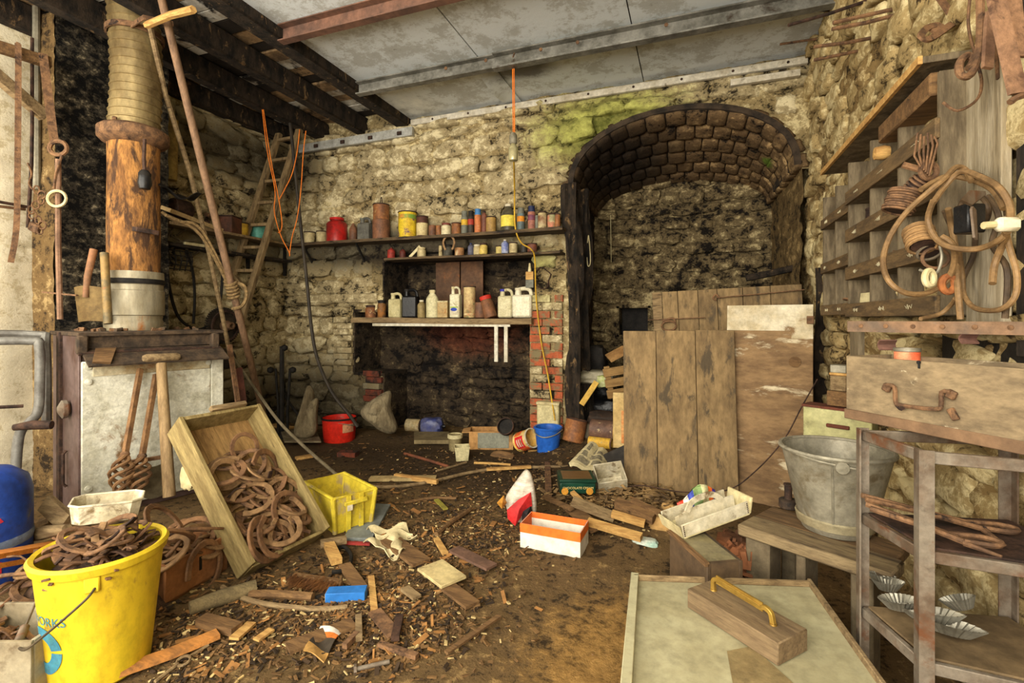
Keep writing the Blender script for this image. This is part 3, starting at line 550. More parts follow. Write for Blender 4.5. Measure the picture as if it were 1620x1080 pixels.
for i, (pts, lab) in enumerate(((((262, 395), (268, 455), (285, 505), (320, 520), (345, 490), (352, 430), (348, 380)), 'long dark cable loop hanging left of the gear wheel'), (((295, 395), (305, 430), (308, 470), (306, 512)), 'short dark cable hanging inside the cable loop'),
    (((270, 372), (290, 385), (300, 410), (285, 420), (268, 405), (280, 385), (310, 380)), 'tangled grey cable coil under the tilted board'), (((275, 360), (262, 385), (280, 408), (312, 400), (322, 380), (300, 362), (280, 372)), 'second grey cable coil under the tilted board'))):
    tag(MB().tube(crv([AX(x, y, XL+.17-.02*i) for x, y in pts], 6), .013-.001*i, 7).build('cable', [IRON, IRON, mat('grey_cable', S(110, 98, 76), S(80, 70, 54), 9), MC.get('grey_cable') or IRON][i]), lab, 'cable', 'cables on the left wall')
cg = thing('wire_cage', 'small dark wire lamp cage hanging by the cable coils', 'cage', AX(284, 412, XL+.2))
for k in range(5): MB().tube([(.0, -.1+.05*k, -.09), (.03, -.1+.05*k, 0), (0, -.1+.05*k, .09)], .005, 5).build('bar', IRON, cg); MB().tube([(.02, -.11, -.08+.04*k), (.02, .11, -.08+.04*k)], .005, 5).build('bar', IRON, cg)
tag(MB().sweep([V((-4.27, 3.12, 1.88)), V((-4.27, 3.3, 1.88))], [(-.015, -.012), (.015, -.012), (.015, .012), (-.015, .012)]).build('white_stick', CREAM), 'short pale stick on the lower left wall shelf', 'stick')
tag(MB().tube([AX(272, 190, XL+.13), AX(270, 285, XL+.13)], [.05, .05], 12).build('hanging_tube', mat('yellowed_tube', S(160, 136, 76), S(120, 98, 54))), 'yellowed tube hanging in the gap beside the pier', 'tube')
# ladder
ld = thing('ladder', 'old wooden ladder leaning in the back left corner', 'ladder', AT(430, 330, 5.0)); o0 = AT(430, 330, 5.0)
tr_, br_ = V((-3.94, 4.14, 3.22)), V((-4.2, 3.63, 1.15)); dv = V((-.29, .0, .0)); tl_, bl_ = tr_+V((-.3, .02, 0)), AT(366, 440, 4.95)
sq = [(-.035, -.022), (.035, -.022), (.035, .022), (-.035, .022)]
LW_ = mat('ladder_wood', S(134, 112, 78), S(98, 80, 54), 5, .85, 0, .3, S(58, 46, 32), 5, .56, st=(5, 5, .7))
MB().sweep([tr_-o0, br_-o0], sq, (0, -1, 0)).build('rail', LW_, ld, .004); MB().sweep([tl_-o0, bl_-o0], sq, (0, -1, 0)).build('rail', LW_, ld, .004)
for k in range(8):
    a = (k+.35)/8.6; b = a*(3.22-1.15)/(3.22-bl_.z) if True else a
    p, q = tr_.lerp(br_, a), tl_.lerp(bl_, min(.97, b)); MB().sweep([p-o0, q-o0], [(-.018, -.014), (.018, -.014), (.018, .014), (-.018, .014)], (0, 0, 1)).build('rung', LW_, ld)
for i, (pts, lab) in enumerate(((((414, 165), (423, 240), (435, 300), (434, 335), (444, 372), (457, 398), (458, 405)), 'orange cord hanging left of the ladder'), (((416, 168), (428, 250), (440, 310), (446, 350), (444, 365), (440, 368)), 'knotted orange cord hanging over the ladder rungs'),
        (((474, 205), (470, 240), (462, 275), (450, 300), (442, 315)), 'orange cord draped along the right ladder rail'), (((484, 207), (480, 240), (476, 300), (470, 345), (462, 375), (458, 402)), 'orange cord hanging right of the ladder'))):
    tag(MB().tube(crv([AT(x, y, 4.75) for x, y in pts], 5), .0048, 5).build('orange_string', ORANGE), lab, 'string', 'orange cords by the ladder')
tag(MB().tube(crv([AT(x, y, 4.95-.02*i) for i, (x, y) in enumerate(((459, 195), (465, 250), (474, 340), (485, 440), (493, 520), (503, 570), (525, 620), (552, 655), (566, 675)))], 5), .016, 8).build('black_hose', mat('hose', S(58, 50, 40), S(38, 33, 27), 9, .6)), 'dark hose hanging from the joists down to the floor', 'hose')
# tools leaning on the stove front
def onst(px, py, off): # point on plane in front of the stove
    n = sn; d = ray(px, py); o = V((0, 0, EYE)); t = ((P0+sn*off-o).dot(n))/d.dot(n); return o+d*t
ml = thing('mallet', 'wooden long-handled mallet standing against the stove', 'mallet', onst(268, 785, .3)); o0 = onst(268, 785, .3); tp = onst(255, 574, .14)
MB().tube([V((0, 0, 0)), (tp-o0)*.5, tp-o0], [.034, .031, .028], 12).build('handle', mat('handle_wood', S(156, 130, 92), S(122, 98, 66), 5, .75, 0, .2, S(96, 72, 48), 5, .6, st=(5, 5, .6)), ml)
a, b = onst(226, 567, .14), onst(284, 564, .14); MB().tube([a-o0, a.lerp(b, .08)-o0, a.lerp(b, .92)-o0, b-o0], [.018, .026, .026, .018], 12).build('head', WOOD, ml)
for i, (x0, y0, x1, y1, lab) in enumerate(((222, 583, 186, 785, 'left twisted-cage iron poker leaning on the stove'), (247, 592, 214, 785, 'right twisted-cage iron poker leaning on the stove'))):
    a, b = onst(x0, y0, .06), onst(x1, y1, .30); pk = thing('twist_poker', lab, 'poker', b, 0, 'cage-twist pokers on the stove'); d = (a-b); L = d.length; dn = d.normalized(); e1 = dn.orthogonal().normalized(); e2 = dn.cross(e1)
    MB().sweep([dn*(L*.30+L*.7*k/30) for k in range(31)], [(q*cos(.0)*.013, r_*.013) for q, r_ in ((-1, -1), (1, -1), (1, 1), (-1, 1))]).build('shaft', mat('poker_rust', S(134, 100, 66), S(98, 70, 46), 12, .8, .1, .3), pk)
    for h in range(4):
        MB().tube([dn*(L*.03+L*.27*k/16)+(e1*cos(h*pi/2+k*.42)+e2*sin(h*pi/2+k*.42))*(.012+.045*sin(pi*k/16)) for k in range(17)], .010, 6).build('cage_strand', MC['poker_rust'], pk)
    MB().lathe([(.02, -.012), (.026, 0), (.02, .012)], 10, dn*L*.31, dn.to_track_quat('Z', 'Y').to_matrix()).build('collar', RUST, pk)
    MB().tube([dn*L*.05, dn*L*.0], [.02, .008], 8).build('tip', RUST, pk)
tag(MB().sheet(lambda u, v: onst(195+62*u, 735+50*v, .12)+V((0, 0, .015*sin(7*u))), 6, 4, .012).build('tin_plate', mat('dull_zinc', S(124, 114, 90), S(90, 80, 60), 6, .6, .3, .2, S(86, 56, 36), 5, .55)), 'dull folded metal sheet behind the pokers', 'sheet')
bar('ash_strip', [onst(190, 733, .16), onst(262, 722, .16)], .03, .02, RUST, 'rusty strip lying along the top of the folded metal sheet', 'strip')
bar('flat_bar', [onst(363, 545, .02), onst(376, 635, .02)], .035, .012, RUST, 'flat rusty bar with a hole leaning right of the stove', 'bar')
bar('red_plank', [onst(376, 582, -.06), onst(384, 640, -.06)], .06, .02, mat('red_brown_wood', S(96, 56, 44), S(74, 44, 36)), 'narrow red brown plank right of the stove', 'plank')
# ================================================================== BACK WALL SHELVES
def shelf(name, label, x0, x1, y0, z, th, mt, brs=(), depth=.22):
    t = thing(name, label, 'shelf', ((x0+x1)/2, y0+depth, z)); h = (x1-x0)/2
    MB().sheet(lambda u, v: V((-h+2*h*u, -depth+depth*v, .006*sin(5*u+1)-.004*u)), 12, 1, th).build('plank', mt, t)
    for x in brs:
        MB().par((x-t.location.x-.012, -.02, -.34), (.024, 0, 0), (0, .015, 0), (0, 0, .32)).build('bracket_upright', IRON, t)
        MB().prism([(x-t.location.x-.008, -.02, -.24), (x-t.location.x-.008, -.18, -.035), (x-t.location.x-.008, -.16, -.03), (x-t.location.x-.008, -.02, -.20)], (.016, 0, 0)).build('bracket_stay', IRON, t)
    return t
DKW = mat('dark_shelf_wood', S(96, 78, 54), S(58, 46, 34), 6, .85, 0, .4, S(28, 24, 20), 5, .52, st=(1, 6, 6))
shelf('long_shelf', 'long dark plank shelf of tins on the back wall', -4.25, -1.10, 4.27, 2.035, .03, DKW, (-4.05, -3.35), .22)
shelf('short_shelf', 'narrow dark shelf of jars under the long shelf', -3.0, -1.13, 4.31, 1.825, .022, DKW, (), .2)
ls = shelf('low_shelf', 'low thick shelf of bottles and cans over the hearth', -3.45, -1.42, 4.36, 1.215, .055, WOOD, (), .3)
WR = mat('white_metal', S(206, 200, 182), S(178, 168, 142), 6, .6, 0, .2, S(104, 86, 60), 8, .62)
MB().par((-.75, -.29, -.085), (1.55, 0, 0), (0, .02, 0), (0, 0, .028)).build('metal_rail', WR, ls)
for x in (.64, .74): MB().par((x, -.29, -.42), (.035, 0, 0), (0, .02, 0), (0, 0, .335)).build('bracket_leg', WR, ls)
def SP(px, Y, Z):
    d = ray(px, 400); t = Y/d.y; return V((d.x*t, Y, Z)), t/FPX
def scol(n, a, b, d=None, dt=.57): return mat(n, S(*a), S(*b), 11, .6, .05, .15, S(*d) if d else None, 13, dt)
def spray(name, label, px, Y, Z, hpx, wpx, body, cap, bandm=None):
    p, k = SP(px, Y, Z); h, r = hpx*k, wpx*k*.5; t = thing(name, label, 'spray can', p, R.uniform(0, 6), 'spray cans on the long shelf')
    MB().lathe([(r*.92, 0), (r, .004), (r, h*.72), (r*.86, h*.76), (r*.8, h*.77)], 16).build('body', body, t)
    MB().lathe([(r*.88, h*.75), (r*.9, h*.77), (r*.86, h), (0, h)], 16).build('cap', cap, t)
    if bandm: MB().lathe([(r, h*.38), (r*1.02, h*.385), (r*1.02, h*.62), (r, h*.625)], 16).build('label_band', bandm, t)
def tin2(label, px, Y, Z, hpx, wpx, mt, cat='tin', **k):
    p, s = SP(px, Y, Z); return tin(k.pop('name', 'tin'), label, p, wpx*s*.5, hpx*s, mt, cat=cat, **k)
def bottle(name, label, px, Y, Z, hpx, wpx, body, cap, cat='bottle', neck=.35, sh=.68, lab=None, sy=1, tilt=0):
    p, s = SP(px, Y, Z); h, r = hpx*s, wpx*s*.5; t = thing(name, label, cat, p, 0)
    if tilt: t.rotation_euler = (0, tilt, .4)
    MB().lathe([(r*.9, 0), (r, .006), (r, h*sh), (r*.85, h*(sh+.08)), (r*neck, h*.88), (r*neck, h*.93)], 18, sy=sy).build('body', body, t)
    MB().lathe([(r*neck*1.25, h*.90), (r*neck*1.25, h*.99), (r*neck, h), (0, h)], 14, sy=sy).build('cap', cap, t)
    if lab: MB().lathe([(r, h*.15), (r*1.012, h*.155), (r*1.012, h*.55), (r, h*.555)], 18, sy=sy).build('label', lab, t)
    return t
def jar(label, px, Y, Z, hpx, wpx, body, lid, cat='jar'):
    p, s = SP(px, Y, Z); h, r = hpx*s, wpx*s*.5; t = thing('jar', label, cat, p)
    MB().lathe([(r*.9, 0), (r, .006), (r, h*.72), (r*.8, h*.82), (r*.8, h*.86)], 16).build('body', body, t); MB().lathe([(r*.88, h*.82), (r*.9, h*.98), (r*.8, h), (0, h)], 16).build('lid', lid, t); return t
def jerry(label, px, Y, Z, hpx, wpx, body, cap, rz=0, name='jerrycan'):
    p, s = SP(px, Y, Z); h, w = hpx*s, wpx*s; t = thing(name, label, 'jerrycan', p, rz); d = w*.7
    b = MB().box((0, 0, h*.38), (w, d, h*.76)); b.build('body', body, t, w*.09)
    MB().prism([(-w*.5, -d*.3, h*.73), (w*.48, -d*.3, h*.73), (w*.2, -d*.3, h*.93), (-w*.3, -d*.3, h*.86)], (0, d*.6, 0)).build('shoulder', body, t, w*.03) if False else None
    MB().tube(crv([(-w*.34, 0, h*.74), (-w*.30, 0, h*.92), (-w*.05, 0, h*.97), (w*.18, 0, h*.97), (w*.36, 0, h*.90), (w*.42, 0, h*.74)], 4), w*.10, 8).build('handle', body, t)
    MB().lathe([(w*.17, h*.74), (w*.15, h*.9), (w*.15, h*.96)], 12, (-w*.26, 0, 0)).build('neck', body, t); MB().lathe([(w*.18, h*.92), (w*.18, h*1.0), (0, h*1.01)], 12, (-w*.26, 0, 0)).build('cap', cap, t); return t
Y1, Z1 = 4.38, 2.036
rt1 = scol('rust_tin_a', (150, 96, 52), (104, 68, 46), (180, 150, 100)); rt2 = scol('rust_tin_b', (126, 84, 58), (90, 62, 46), (64, 48, 38)); crt = scol('cream_tin', (196, 180, 136), (160, 142, 100), (96, 76, 50))
lt1 = scol('paper_cream', (206, 190, 140), (182, 160, 112), (134, 96, 58)); nav = scol('navy_cap', (34, 44, 82), (26, 34, 64)); gry = scol('grey_plastic', (112, 112, 98), (88, 88, 78)); sky = scol('sky_cap', (70, 126, 176), (56, 100, 150))
tin2('left of two small cream tins on the long shelf', 490, Y1, Z1, 19, 17, crt); tin2('right of two small cream tins beside the red jug', 509, Y1, Z1, 19, 16, crt)
jr = bottle('red_jug', 'translucent red plastic jug on the long shelf', 533, Y1, Z1, 39, 32, mat('red_plastic', S(178, 32, 28), S(120, 34, 30), 6, .35, 0, .1, S(120, 90, 76), 8, .6), mat('red_cap', S(196, 36, 30), S(170, 30, 26)), 'jug', .55, .74)
bottle('nozzle_bottle', 'small glue bottle with a pointed nozzle by the red jug', 559, Y1, Z1, 32, 12, rt2, crt, 'bottle', .25, .6)
jerry('squat grey can with a moulded side panel on the long shelf', 578, Y1, Z1, 36, 22, scol('grey_can', (104, 102, 92), (78, 76, 70)), gry)
rs = tin2('tall rusty milk tin with a wire loop on the long shelf', 603, Y1, Z1, 55, 25, rt1); k_ = SP(603, Y1, Z1)[1]
MB().lathe([(12.8*k_, 0), (13.6*k_, .003), (13.6*k_, 30*k_), (12.6*k_, 31*k_)], 20).build('lower_sleeve', rt2, rs); MB().tube([V((9*k_*cos(a), 0, 54*k_+13*k_*sin(a))) for a in [pi*q/10 for q in range(11)]], .005, 5).build('wire_loop', RUSTD, rs)
tin2('large yellow paint-spattered tin on the long shelf', 645, Y1, Z1, 40, 29, scol('yellow_spatter', (214, 186, 44), (190, 150, 40), (104, 74, 84), .54), band=(scol('orange_green_band', (200, 130, 50), (110, 150, 60)), .72, .88))
tin2('brown topped tin with a torn paper label beside the yellow tin', 668, Y1, Z1, 32, 18, scol('brown_tin', (92, 54, 40), (70, 44, 36)), band=(lt1, .05, .66))
tin2('tiny pale rusty tin right of the torn-label tin', 684, Y1, Z1, 17, 12, rt2, rim=False); tin2('tiny brown tin left of the red-lidded jar', 694, Y1, Z1, 16, 9, rt1, rim=False)
jar('white jar with a red brown lid on the long shelf', 706, Y1, Z1, 19, 16, scol('white_jar', (210, 200, 164), (184, 170, 130), (120, 90, 60)), scol('redbrown_lid', (116, 56, 44), (92, 48, 40)))
tin2('rusty tin just left of the spray cans', 722, Y1, Z1, 18, 15, rt1)
spray('spray_can', 'grey spray can with a yellow band, first of the row', 735, Y1, Z1, 36, 11, gry, gry, scol('yellow_band', (206, 168, 48), (180, 140, 44))); spray('spray_can', 'dark spray can with a red band', 745, Y1, Z1, 36, 10, scol('dark_can', (64, 52, 40), (44, 38, 32)), IRON, scol('red_band', (176, 56, 40), (140, 50, 40)))
spray('spray_can', 'orange brown spray can with a sky blue cap', 756, Y1, Z1, 38, 11, scol('orange_can', (186, 110, 64), (150, 92, 60), (200, 170, 120)), sky); bottle('brown_bottle', 'slim brown bottle right of the sky blue cap', 766, Y1, Z1, 35, 9, scol('brown_btl', (120, 72, 54), (96, 60, 48)), RUSTD, 'bottle', .5, .75)
tin2('dull gold tin with a small cap on the long shelf', 777, Y1, Z1, 24, 16, scol('gold_tin', (162, 130, 72), (128, 98, 58), (90, 66, 44)))
bottle('clear_bottle', 'big dark clear bottle with a yellow label and white cap', 804, Y1, Z1, 43, 23, mat('smoky_plastic', S(86, 80, 62), S(62, 58, 46), 6, .25, 0, .05), WHITE, 'bottle', .36, .62, scol('yellow_label', (222, 206, 84), (206, 188, 70), (150, 130, 60), .62))
spray('spray_can', 'grey capped spray can with an orange badge', 824, Y1, Z1, 35, 12, scol('bluegrey_can', (104, 120, 120), (84, 96, 96), (150, 130, 90)), gry, scol('orange_badge', (220, 150, 40), (196, 120, 40)))
spray('spray_can', 'navy capped spray can near the shelf end', 841, Y1, Z1, 37, 12, scol('pinkish_can', (176, 120, 92), (140, 88, 76), (206, 170, 70)), nav, scol('purple_band', (108, 62, 80), (150, 70, 60)))
tin2('narrow grey tube between navy spray can and cream can', 849.5, Y1, Z1, 22, 6, gry, rim=False); tin2('cream can with a brown mark near the shelf end', 858, Y1, Z1, 26, 14, crt, band=(scol('brown_mark', (120, 84, 56), (190, 176, 136)), .2, .8))
tin2('small red and green patterned tin at the shelf end', 873, Y1, Z1, 22, 14, scol('pattern_tin', (190, 110, 86), (130, 140, 100), (206, 190, 150))); tin2('rusty orange tin last on the long shelf', 882, Y1, Z1, 22, 9, rt1)
Y2, Z2 = 4.40, 1.83
bottle('small_bottle', 'small red bottle at the left end of the short shelf', 619, Y2, Z2, 19, 12, scol('red_btl', (176, 54, 42), (120, 44, 36)), RUSTD); bottle('small_bottle', 'small dark red bottle on the short shelf', 637, Y2, Z2, 16, 10, scol('dkred_btl', (104, 44, 34), (70, 36, 30)), IRON)
p, k = SP(655, Y2, Z2); tag(MB().sweep([p+V((-.05, 0, .01)), p+V((.06, .02, .12))], [(-.014, -.005), (.014, -.005), (.014, .005), (-.014, .005)], (0, -1, 0)).build('scraper', CREAM), 'pale scraper leaning on the short shelf', 'scraper')
jar('cream jar on the short shelf beside the scraper', 667, Y2, Z2, 16, 14, crt, crt); tin2('narrow cream carton left of the hung horseshoe', 697, Y2, Z2, 17, 6, crt, 'carton', rim=False); jar('dark glass jar behind the hung horseshoe', 709, Y2, Z2, 18, 15, scol('dk_glass', (84, 80, 68), (50, 48, 42)), IRON)
tin2('small tan tin right of the hung horseshoe', 727, Y2, Z2, 12, 15, scol('tan_tin', (170, 124, 78), (140, 100, 64), (206, 190, 150)), rim=False)
bottle('small_bottle', 'blue grey small bottle on the short shelf', 745, Y2, Z2, 19, 10, scol('bg_btl', (96, 96, 112), (70, 70, 84)), nav); jar('frosted jar right of the blue grey bottle', 755, Y2, Z2, 16, 12, crt, WHITE); jar('yellow labelled jar on the short shelf', 765, Y2, Z2, 18, 13, scol('yl_jar', (206, 180, 92), (140, 116, 70)), RUSTD)
tin2('small yellow pot left of the blue bottle', 790, Y2, Z2, 12, 11, scol('yl_pot', (200, 184, 110), (160, 140, 84)), 'pot'); bottle('small_bottle', 'blue and white bottle on the short shelf', 799, Y2, Z2, 22, 12, scol('blue_btl', (70, 84, 150), (176, 180, 190)), WHITE); tin2('wide pale jar right of the blue bottle', 812, Y2, Z2, 16, 13, crt, 'jar')
tin2('round red brown tin at the right of the short shelf', 842, Y2, Z2, 13, 15, scol('rb_tin', (122, 70, 52), (90, 60, 48))); tin2('dark small pot beside the red brown tin', 829, Y2, Z2, 14, 10, scol('dk_pot', (62, 56, 48), (44, 40, 36)), 'pot', rim=False)
# horseshoes
def shoe_mesh(name, mt, w=.062, l=.075, bw=.020, th=.009, spread=.80):
    pts = []
    for k in range(15):
        a = -pi*spread+2*pi*spread*k/14; a += pi/2
        pts.append(V((w*cos(a)*(1.0 if sin(a) > -.2 else .92), l*sin(a), 0)))
    sc_ = [(.75+.25*sin(pi*k/14)) for k in range(15)]
    return MB().sweep(pts, [(-bw/2, -th/2), (bw/2, -th/2), (bw/2, th/2), (-bw/2, th/2)], (0, 0, 1), scl=None).mesh(name, mt, .002)
SH = [shoe_mesh('horseshoe', mat('shoe_rust_tan', S(146, 114, 78), S(104, 78, 52), 14, .85, .05, .4, S(70, 50, 36), 14, .58)), shoe_mesh('horseshoe', RUST, .055, .07, .017), shoe_mesh('horseshoe', mat('shoe_rust_red', S(134, 98, 66), S(94, 68, 48), 14, .85, .05, .4), .07, .082, .022, .010, .74)]
o = obj('horseshoe', SH[0]); p = SP(710, 4.30, 1.94)[0]; o.matrix_world = Matrix.Translation(p) @ rot3(pi/2).to_4x4(); tag(o, 'tan horseshoe hung on the edge of the long shelf', 'horseshoe')
Y3, Z3 = 4.50, 1.217
jar('glass jar with brown dregs at the left of the low shelf', 587, Y3, Z3, 20, 18, rt1, RUSTD); jar('amber jar with a dark lid on the low shelf', 604, Y3, Z3, 28, 14, scol('amber_jar', (150, 98, 44), (74, 62, 48)), IRON)
jerry('cream plastic jug with a handle on the low shelf', 627, Y3, Z3, 39, 22, scol('cream_jug', (198, 188, 142), (176, 164, 118)), CREAM); jerry('glossy black oil can on the low shelf', 650, Y3, Z3, 45, 25, BLACKP, IRON, .2); bottle('small_bottle', 'small dull bottle right of the black oil can', 667, Y3, Z3, 28, 13, scol('dull_btl', (160, 140, 92), (110, 94, 62), (80, 60, 44)), WHITE, 'bottle', .45, .7)
bottle('cream_bottle', 'cream shouldered plastic bottle on the low shelf', 684, Y3, Z3, 44, 21, scol('cream_btl', (208, 200, 160), (188, 178, 136)), CREAM, 'bottle', .4, .66, None, .7)
p, k = SP(702, Y3, Z3); t = thing('beige_box', 'beige rust-stained box on the low shelf', 'box', p, .1); MB().box((0, 0, 12.5*k), (17*k, 12*k, 25*k)).build('body', scol('beige_box', (180, 158, 110), (156, 124, 76), (160, 110, 50)), t, .004); MB().box((0, 0, 25.5*k), (17.6*k, 12.6*k, 2*k)).build('lid', CREAM, t)
mk = jerry('milk bottle with a blue oval label on the low shelf', 721, Y3, Z3, 49, 17, scol('milk_white', (216, 210, 180), (192, 184, 146), (130, 112, 76), .62), CREAM, 0, 'milk_bottle'); k = SP(721, Y3, Z3)[1]
MB().box((0, -6.2*k, 11*k), (14*k, .5*k, 13*k)).build('paper_label', WHITE, mk); MB().lathe([(5.5*k, 0), (5.5*k, .6*k), (0, .6*k)], 16, (0, -6.4*k, 13*k), rot3(pi/2), 1, .5).build('blue_oval', scol('blue_print', (44, 70, 170), (36, 60, 150)), mk); MB().box((0, -6.5*k, 16.5*k), (13*k, .4*k, 1.6*k)).build('green_stripe', scol('green_print', (150, 180, 60), (130, 160, 50)), mk)
tin2('tall floral patterned tin on the low shelf', 743, Y3, Z3, 49, 19, scol('floral', (200, 176, 124), (150, 112, 74), (96, 110, 70), .56), band=(scol('floral_red', (176, 110, 70), (206, 190, 140), (110, 60, 50)), .08, .14)); tin2('brown earthen jar on the low shelf', 760, Y3, Z3, 24, 17, scol('earthen', (122, 84, 60), (90, 66, 52)), 'jar', rim=False)
jar('tilted brown jar with a red lid on the low shelf', 777, Y3, Z3, 36, 21, scol('brown_jar', (128, 84, 54), (96, 66, 46), (160, 120, 80)), scol('red_lid', (200, 52, 34), (170, 44, 32))).rotation_euler = (0, -.3, 0)
jerry('speckled white jerrycan with a blue cap on the low shelf', 801, Y3, Z3, 45, 24, scol('can_speckle', (200, 192, 156), (178, 168, 130), (124, 104, 68), .6), scol('blue_cap', (50, 50, 150), (40, 40, 120))); jerry('large white jerrycan at the right end of the low shelf', 828, 4.46, Z3, 47, 32, scol('can_white', (220, 214, 190), (204, 196, 166), (150, 128, 76), .62), WHITE)
t = thing('paint_brush', 'paint brush hanging by its handle above the jerrycans', 'brush', AY(838, 430, 4.44)); k = 4.6/FPX
MB().tube([(0, 0, 14*k), (0, 0, 0)], [.008, .018], 8).build('handle', CREAM, t); MB().box((0, 0, -6*k), (13*k, .02, 13*k)).build('ferrule', WOODY, t, .003); MB().box((0, 0, -19*k), (13.5*k, .018, 13*k)).build('bristles', gry, t, .003)
tag(MB().tube([AY(858, 440, 4.44)+V(((.075+.012*sin(5*a))*cos(a), -.02*sin(a*.7), .10*sin(a)+.008*cos(3*a))) for a in [k*.3 for k in range(64)]], .004, 5).build('wire_coil', RUSTD), 'thin wire coil hanging beside the paint brush', 'wire')
t = thing('rust_sheet', 'rust stained brown sheet standing behind the bottles', 'sheet', AY(727, 470, 4.8)); a, b = AY(691, 416, 4.78), AY(764, 480, 4.78)
MB().par(V((a.x, 4.76, 1.23))-t.location, ((b.x-a.x)*.52, 0, 0), (0, .015, 0), (0, 0, a.z-1.23)).build('left_half', mat('rust_sheet', S(108, 76, 52), S(84, 62, 46), 5, .7, .2, .2, S(140, 82, 36), 4, .58), t); MB().par(V((a.x+(b.x-a.x)*.53, 4.78, 1.23))-t.location, ((b.x-a.x)*.47, 0, 0), (0, .015, 0), (0, 0, a.z-1.23)).build('right_half', MC['rust_sheet'], t)
# hanging jar lamp and yellow cable
lp = thing('hanging_lamp', 'glass jar lamp hanging on an orange cord from the purlin', 'lamp', AY(812, 240, 3.62)); o0 = lp.location.copy(); k = ray(812, 240); k = 3.62/k.y/FPX
MB().lathe([(0, -15*k), (7*k, -14*k), (7.5*k, -10*k), (7.5*k, 6*k), (4*k, 11*k), (4*k, 13*k)], 18).build('glass_jar', mat('lamp_glass', S(176, 168, 128), S(150, 140, 100), 5, .15, .3, .05), lp); MB().lathe([(5*k, 12*k), (6.5*k, 14*k), (6*k, 26*k), (3*k, 30*k), (0, 30*k)], 14).build('cap', GALV, lp)
MB().tube([(0, 0, 28*k), (-.006, 0, 150*k)], .004, 6).build('cord', ORANGE, lp); MB().tube([(.012, 0, 28*k), (.006, 0, 150*k)], .004, 6).build('cord', ORANGE, lp); MB().tube([(0, -.01, 148*k), (.02, -.02, 156*k), (0, 0, 166*k), (-.02, .0, 156*k)], .006, 5).build('hook', RUST, lp)
YC = mat('yellow_cable', S(206, 166, 44), S(176, 136, 40), 9, .6)
tag(MB().tube(crv([AY(813, 252, 3.75), AY(814, 300, 4.2), AY(815, 358, 4.28), AY(824, 383, 4.27), AY(840, 394, 4.27), AY(846, 410, 4.33), AY(848, 470, 4.42), AY(856, 540, 4.42), AY(866, 590, 4.4), AY(874, 640, 4.36), AY(878, 665, 4.3)], 5), .007, 6).build('yellow_cable', YC), 'yellow cable running from the lamp down to the blue bucket', 'cable')
# charred posts at the left jamb of the arch
for i, (px, d, w_, lab) in enumerate(((908, 0, .10, 'charred timber post at the mouth of the arch'), (926, .25, .09, 'second charred timber post inside the arch'))):
    a = AY(px, 380, 4.47+d); tag(MB().sheet(lambda u, v: V((w_*(u-.5)+.02*sin(5*v+i), -.05-.02*sin(9*v+7*u), 2.45*v)), 4, 20, .07).build('charred_post', WOODK, loc=(0, 0, 0)), lab, 'post').location = (a.x, a.y, 0)
tag(MB().tube(crv([AY(931, 372, 4.66), AY(928, 395, 4.66), AY(930, 420, 4.66), AY(934, 415, 4.66), AY(933, 390, 4.66), AY(931, 372, 4.66)], 5), .005, 5).build('string_loop', CREAM), 'white string loop hanging on the arch jamb', 'string')
tag(MB().tube([AY(966, 340, 5.7), AY(967, 415, 5.7)], .005, 5).build('string', CREAM), 'straight pale string hanging in the alcove', 'string')
# ---------------------------------------------------- things along the foot of the back wall
def bucket(name, label, p, r0, r1, h, mt, rimm=None, rz=0, cat='bucket', handle=None, inner=None, th=.006):
    t = thing(name, label, cat, p, rz)
    MB().lathe([(0, .004), (r0-.004, 0), (r0, .006), (r1, h), (r1-th, h), (r0-th, .012), (0, .012)], 28).build('body', mt, t)
    MB().lathe([(r1, h-.012), (r1+.010, h-.010), (r1+.012, h), (r1+.004, h+.006), (r1-.006, h)], 28).build('rim', rimm or mt, t)
    if handle: MB().tube(crv(handle, 5), .0045, 6).build('wire_handle', GALV, t)
    return t
t = bucket('red_bucket', 'squat red paint bucket with black rim near the hearth', G(525, 697)+V((.05, .05, 0)), .150, .165, .23, mat('red_bucket', S(214, 44, 28), S(190, 36, 24), 5, .45, 0, .1, S(120, 40, 28), 7, .64), IRON, 2.2, handle=[(-.16, 0, .2), (-.13, -.11, .17), (0, -.18, .14), (.13, -.11, .17), (.16, 0, .2)])
MB().sheet(lambda u, v: V((.160*cos(-2.9+.75*u), .160*sin(-2.9+.75*u), .10+.08*v)), 8, 2, -.002).build('paper_label', scol('faded_label', (206, 150, 110), (180, 120, 90), (120, 70, 60)), t)
def sack(name, label, base_, pts, mt, seed, th):
    # lumpy folded cloth standing up: closed outline inflated to a soft body
    o0 = V(base_); t = thing(name, label, 'sack', o0); n = len(pts); mb = MB(); d = V((FX, FY, 0)); rows = []
    cen = sum((V(p) for p in pts), V((0, 0, 0)))/n
    for lv, (s, off) in enumerate(((.05, -1.0), (.45, -.95), (.8, -.7), (1, -.1), (.85, .5), (.5, .9), (.05, 1.0))):
        for i in range(n):
            p = cen+(V(pts[i])-cen)*s; w_ = .022*noise.noise(V((p.x*13, p.y*13, p.z*4))+V((seed, 0, 0)))+.012*noise.noise(p*23); rows.append(p-o0+d*(off*th+w_*3)+V((0, 0, w_)))
    mb.add(rows, [(a*n+i, a*n+(i+1) % n, (a+1)*n+(i+1) % n, (a+1)*n+i) for a in range(6) for i in range(n)]+[tuple(range(n))[::-1], tuple(6*n+i for i in range(n))])
    ob = mb.build('cloth', mt, t, ang=80); m = ob.modifiers.new('s', 'SUBSURF'); m.levels = 2; m.render_levels = 2
    return t
SACK = mat('grey_sacking', S(150, 136, 106), S(108, 94, 70), 5, .95, 0, 1.0, S(76, 64, 46), 6, .56, st=(1.6, 1.6, .6), bd=.03)
zf = 4.75
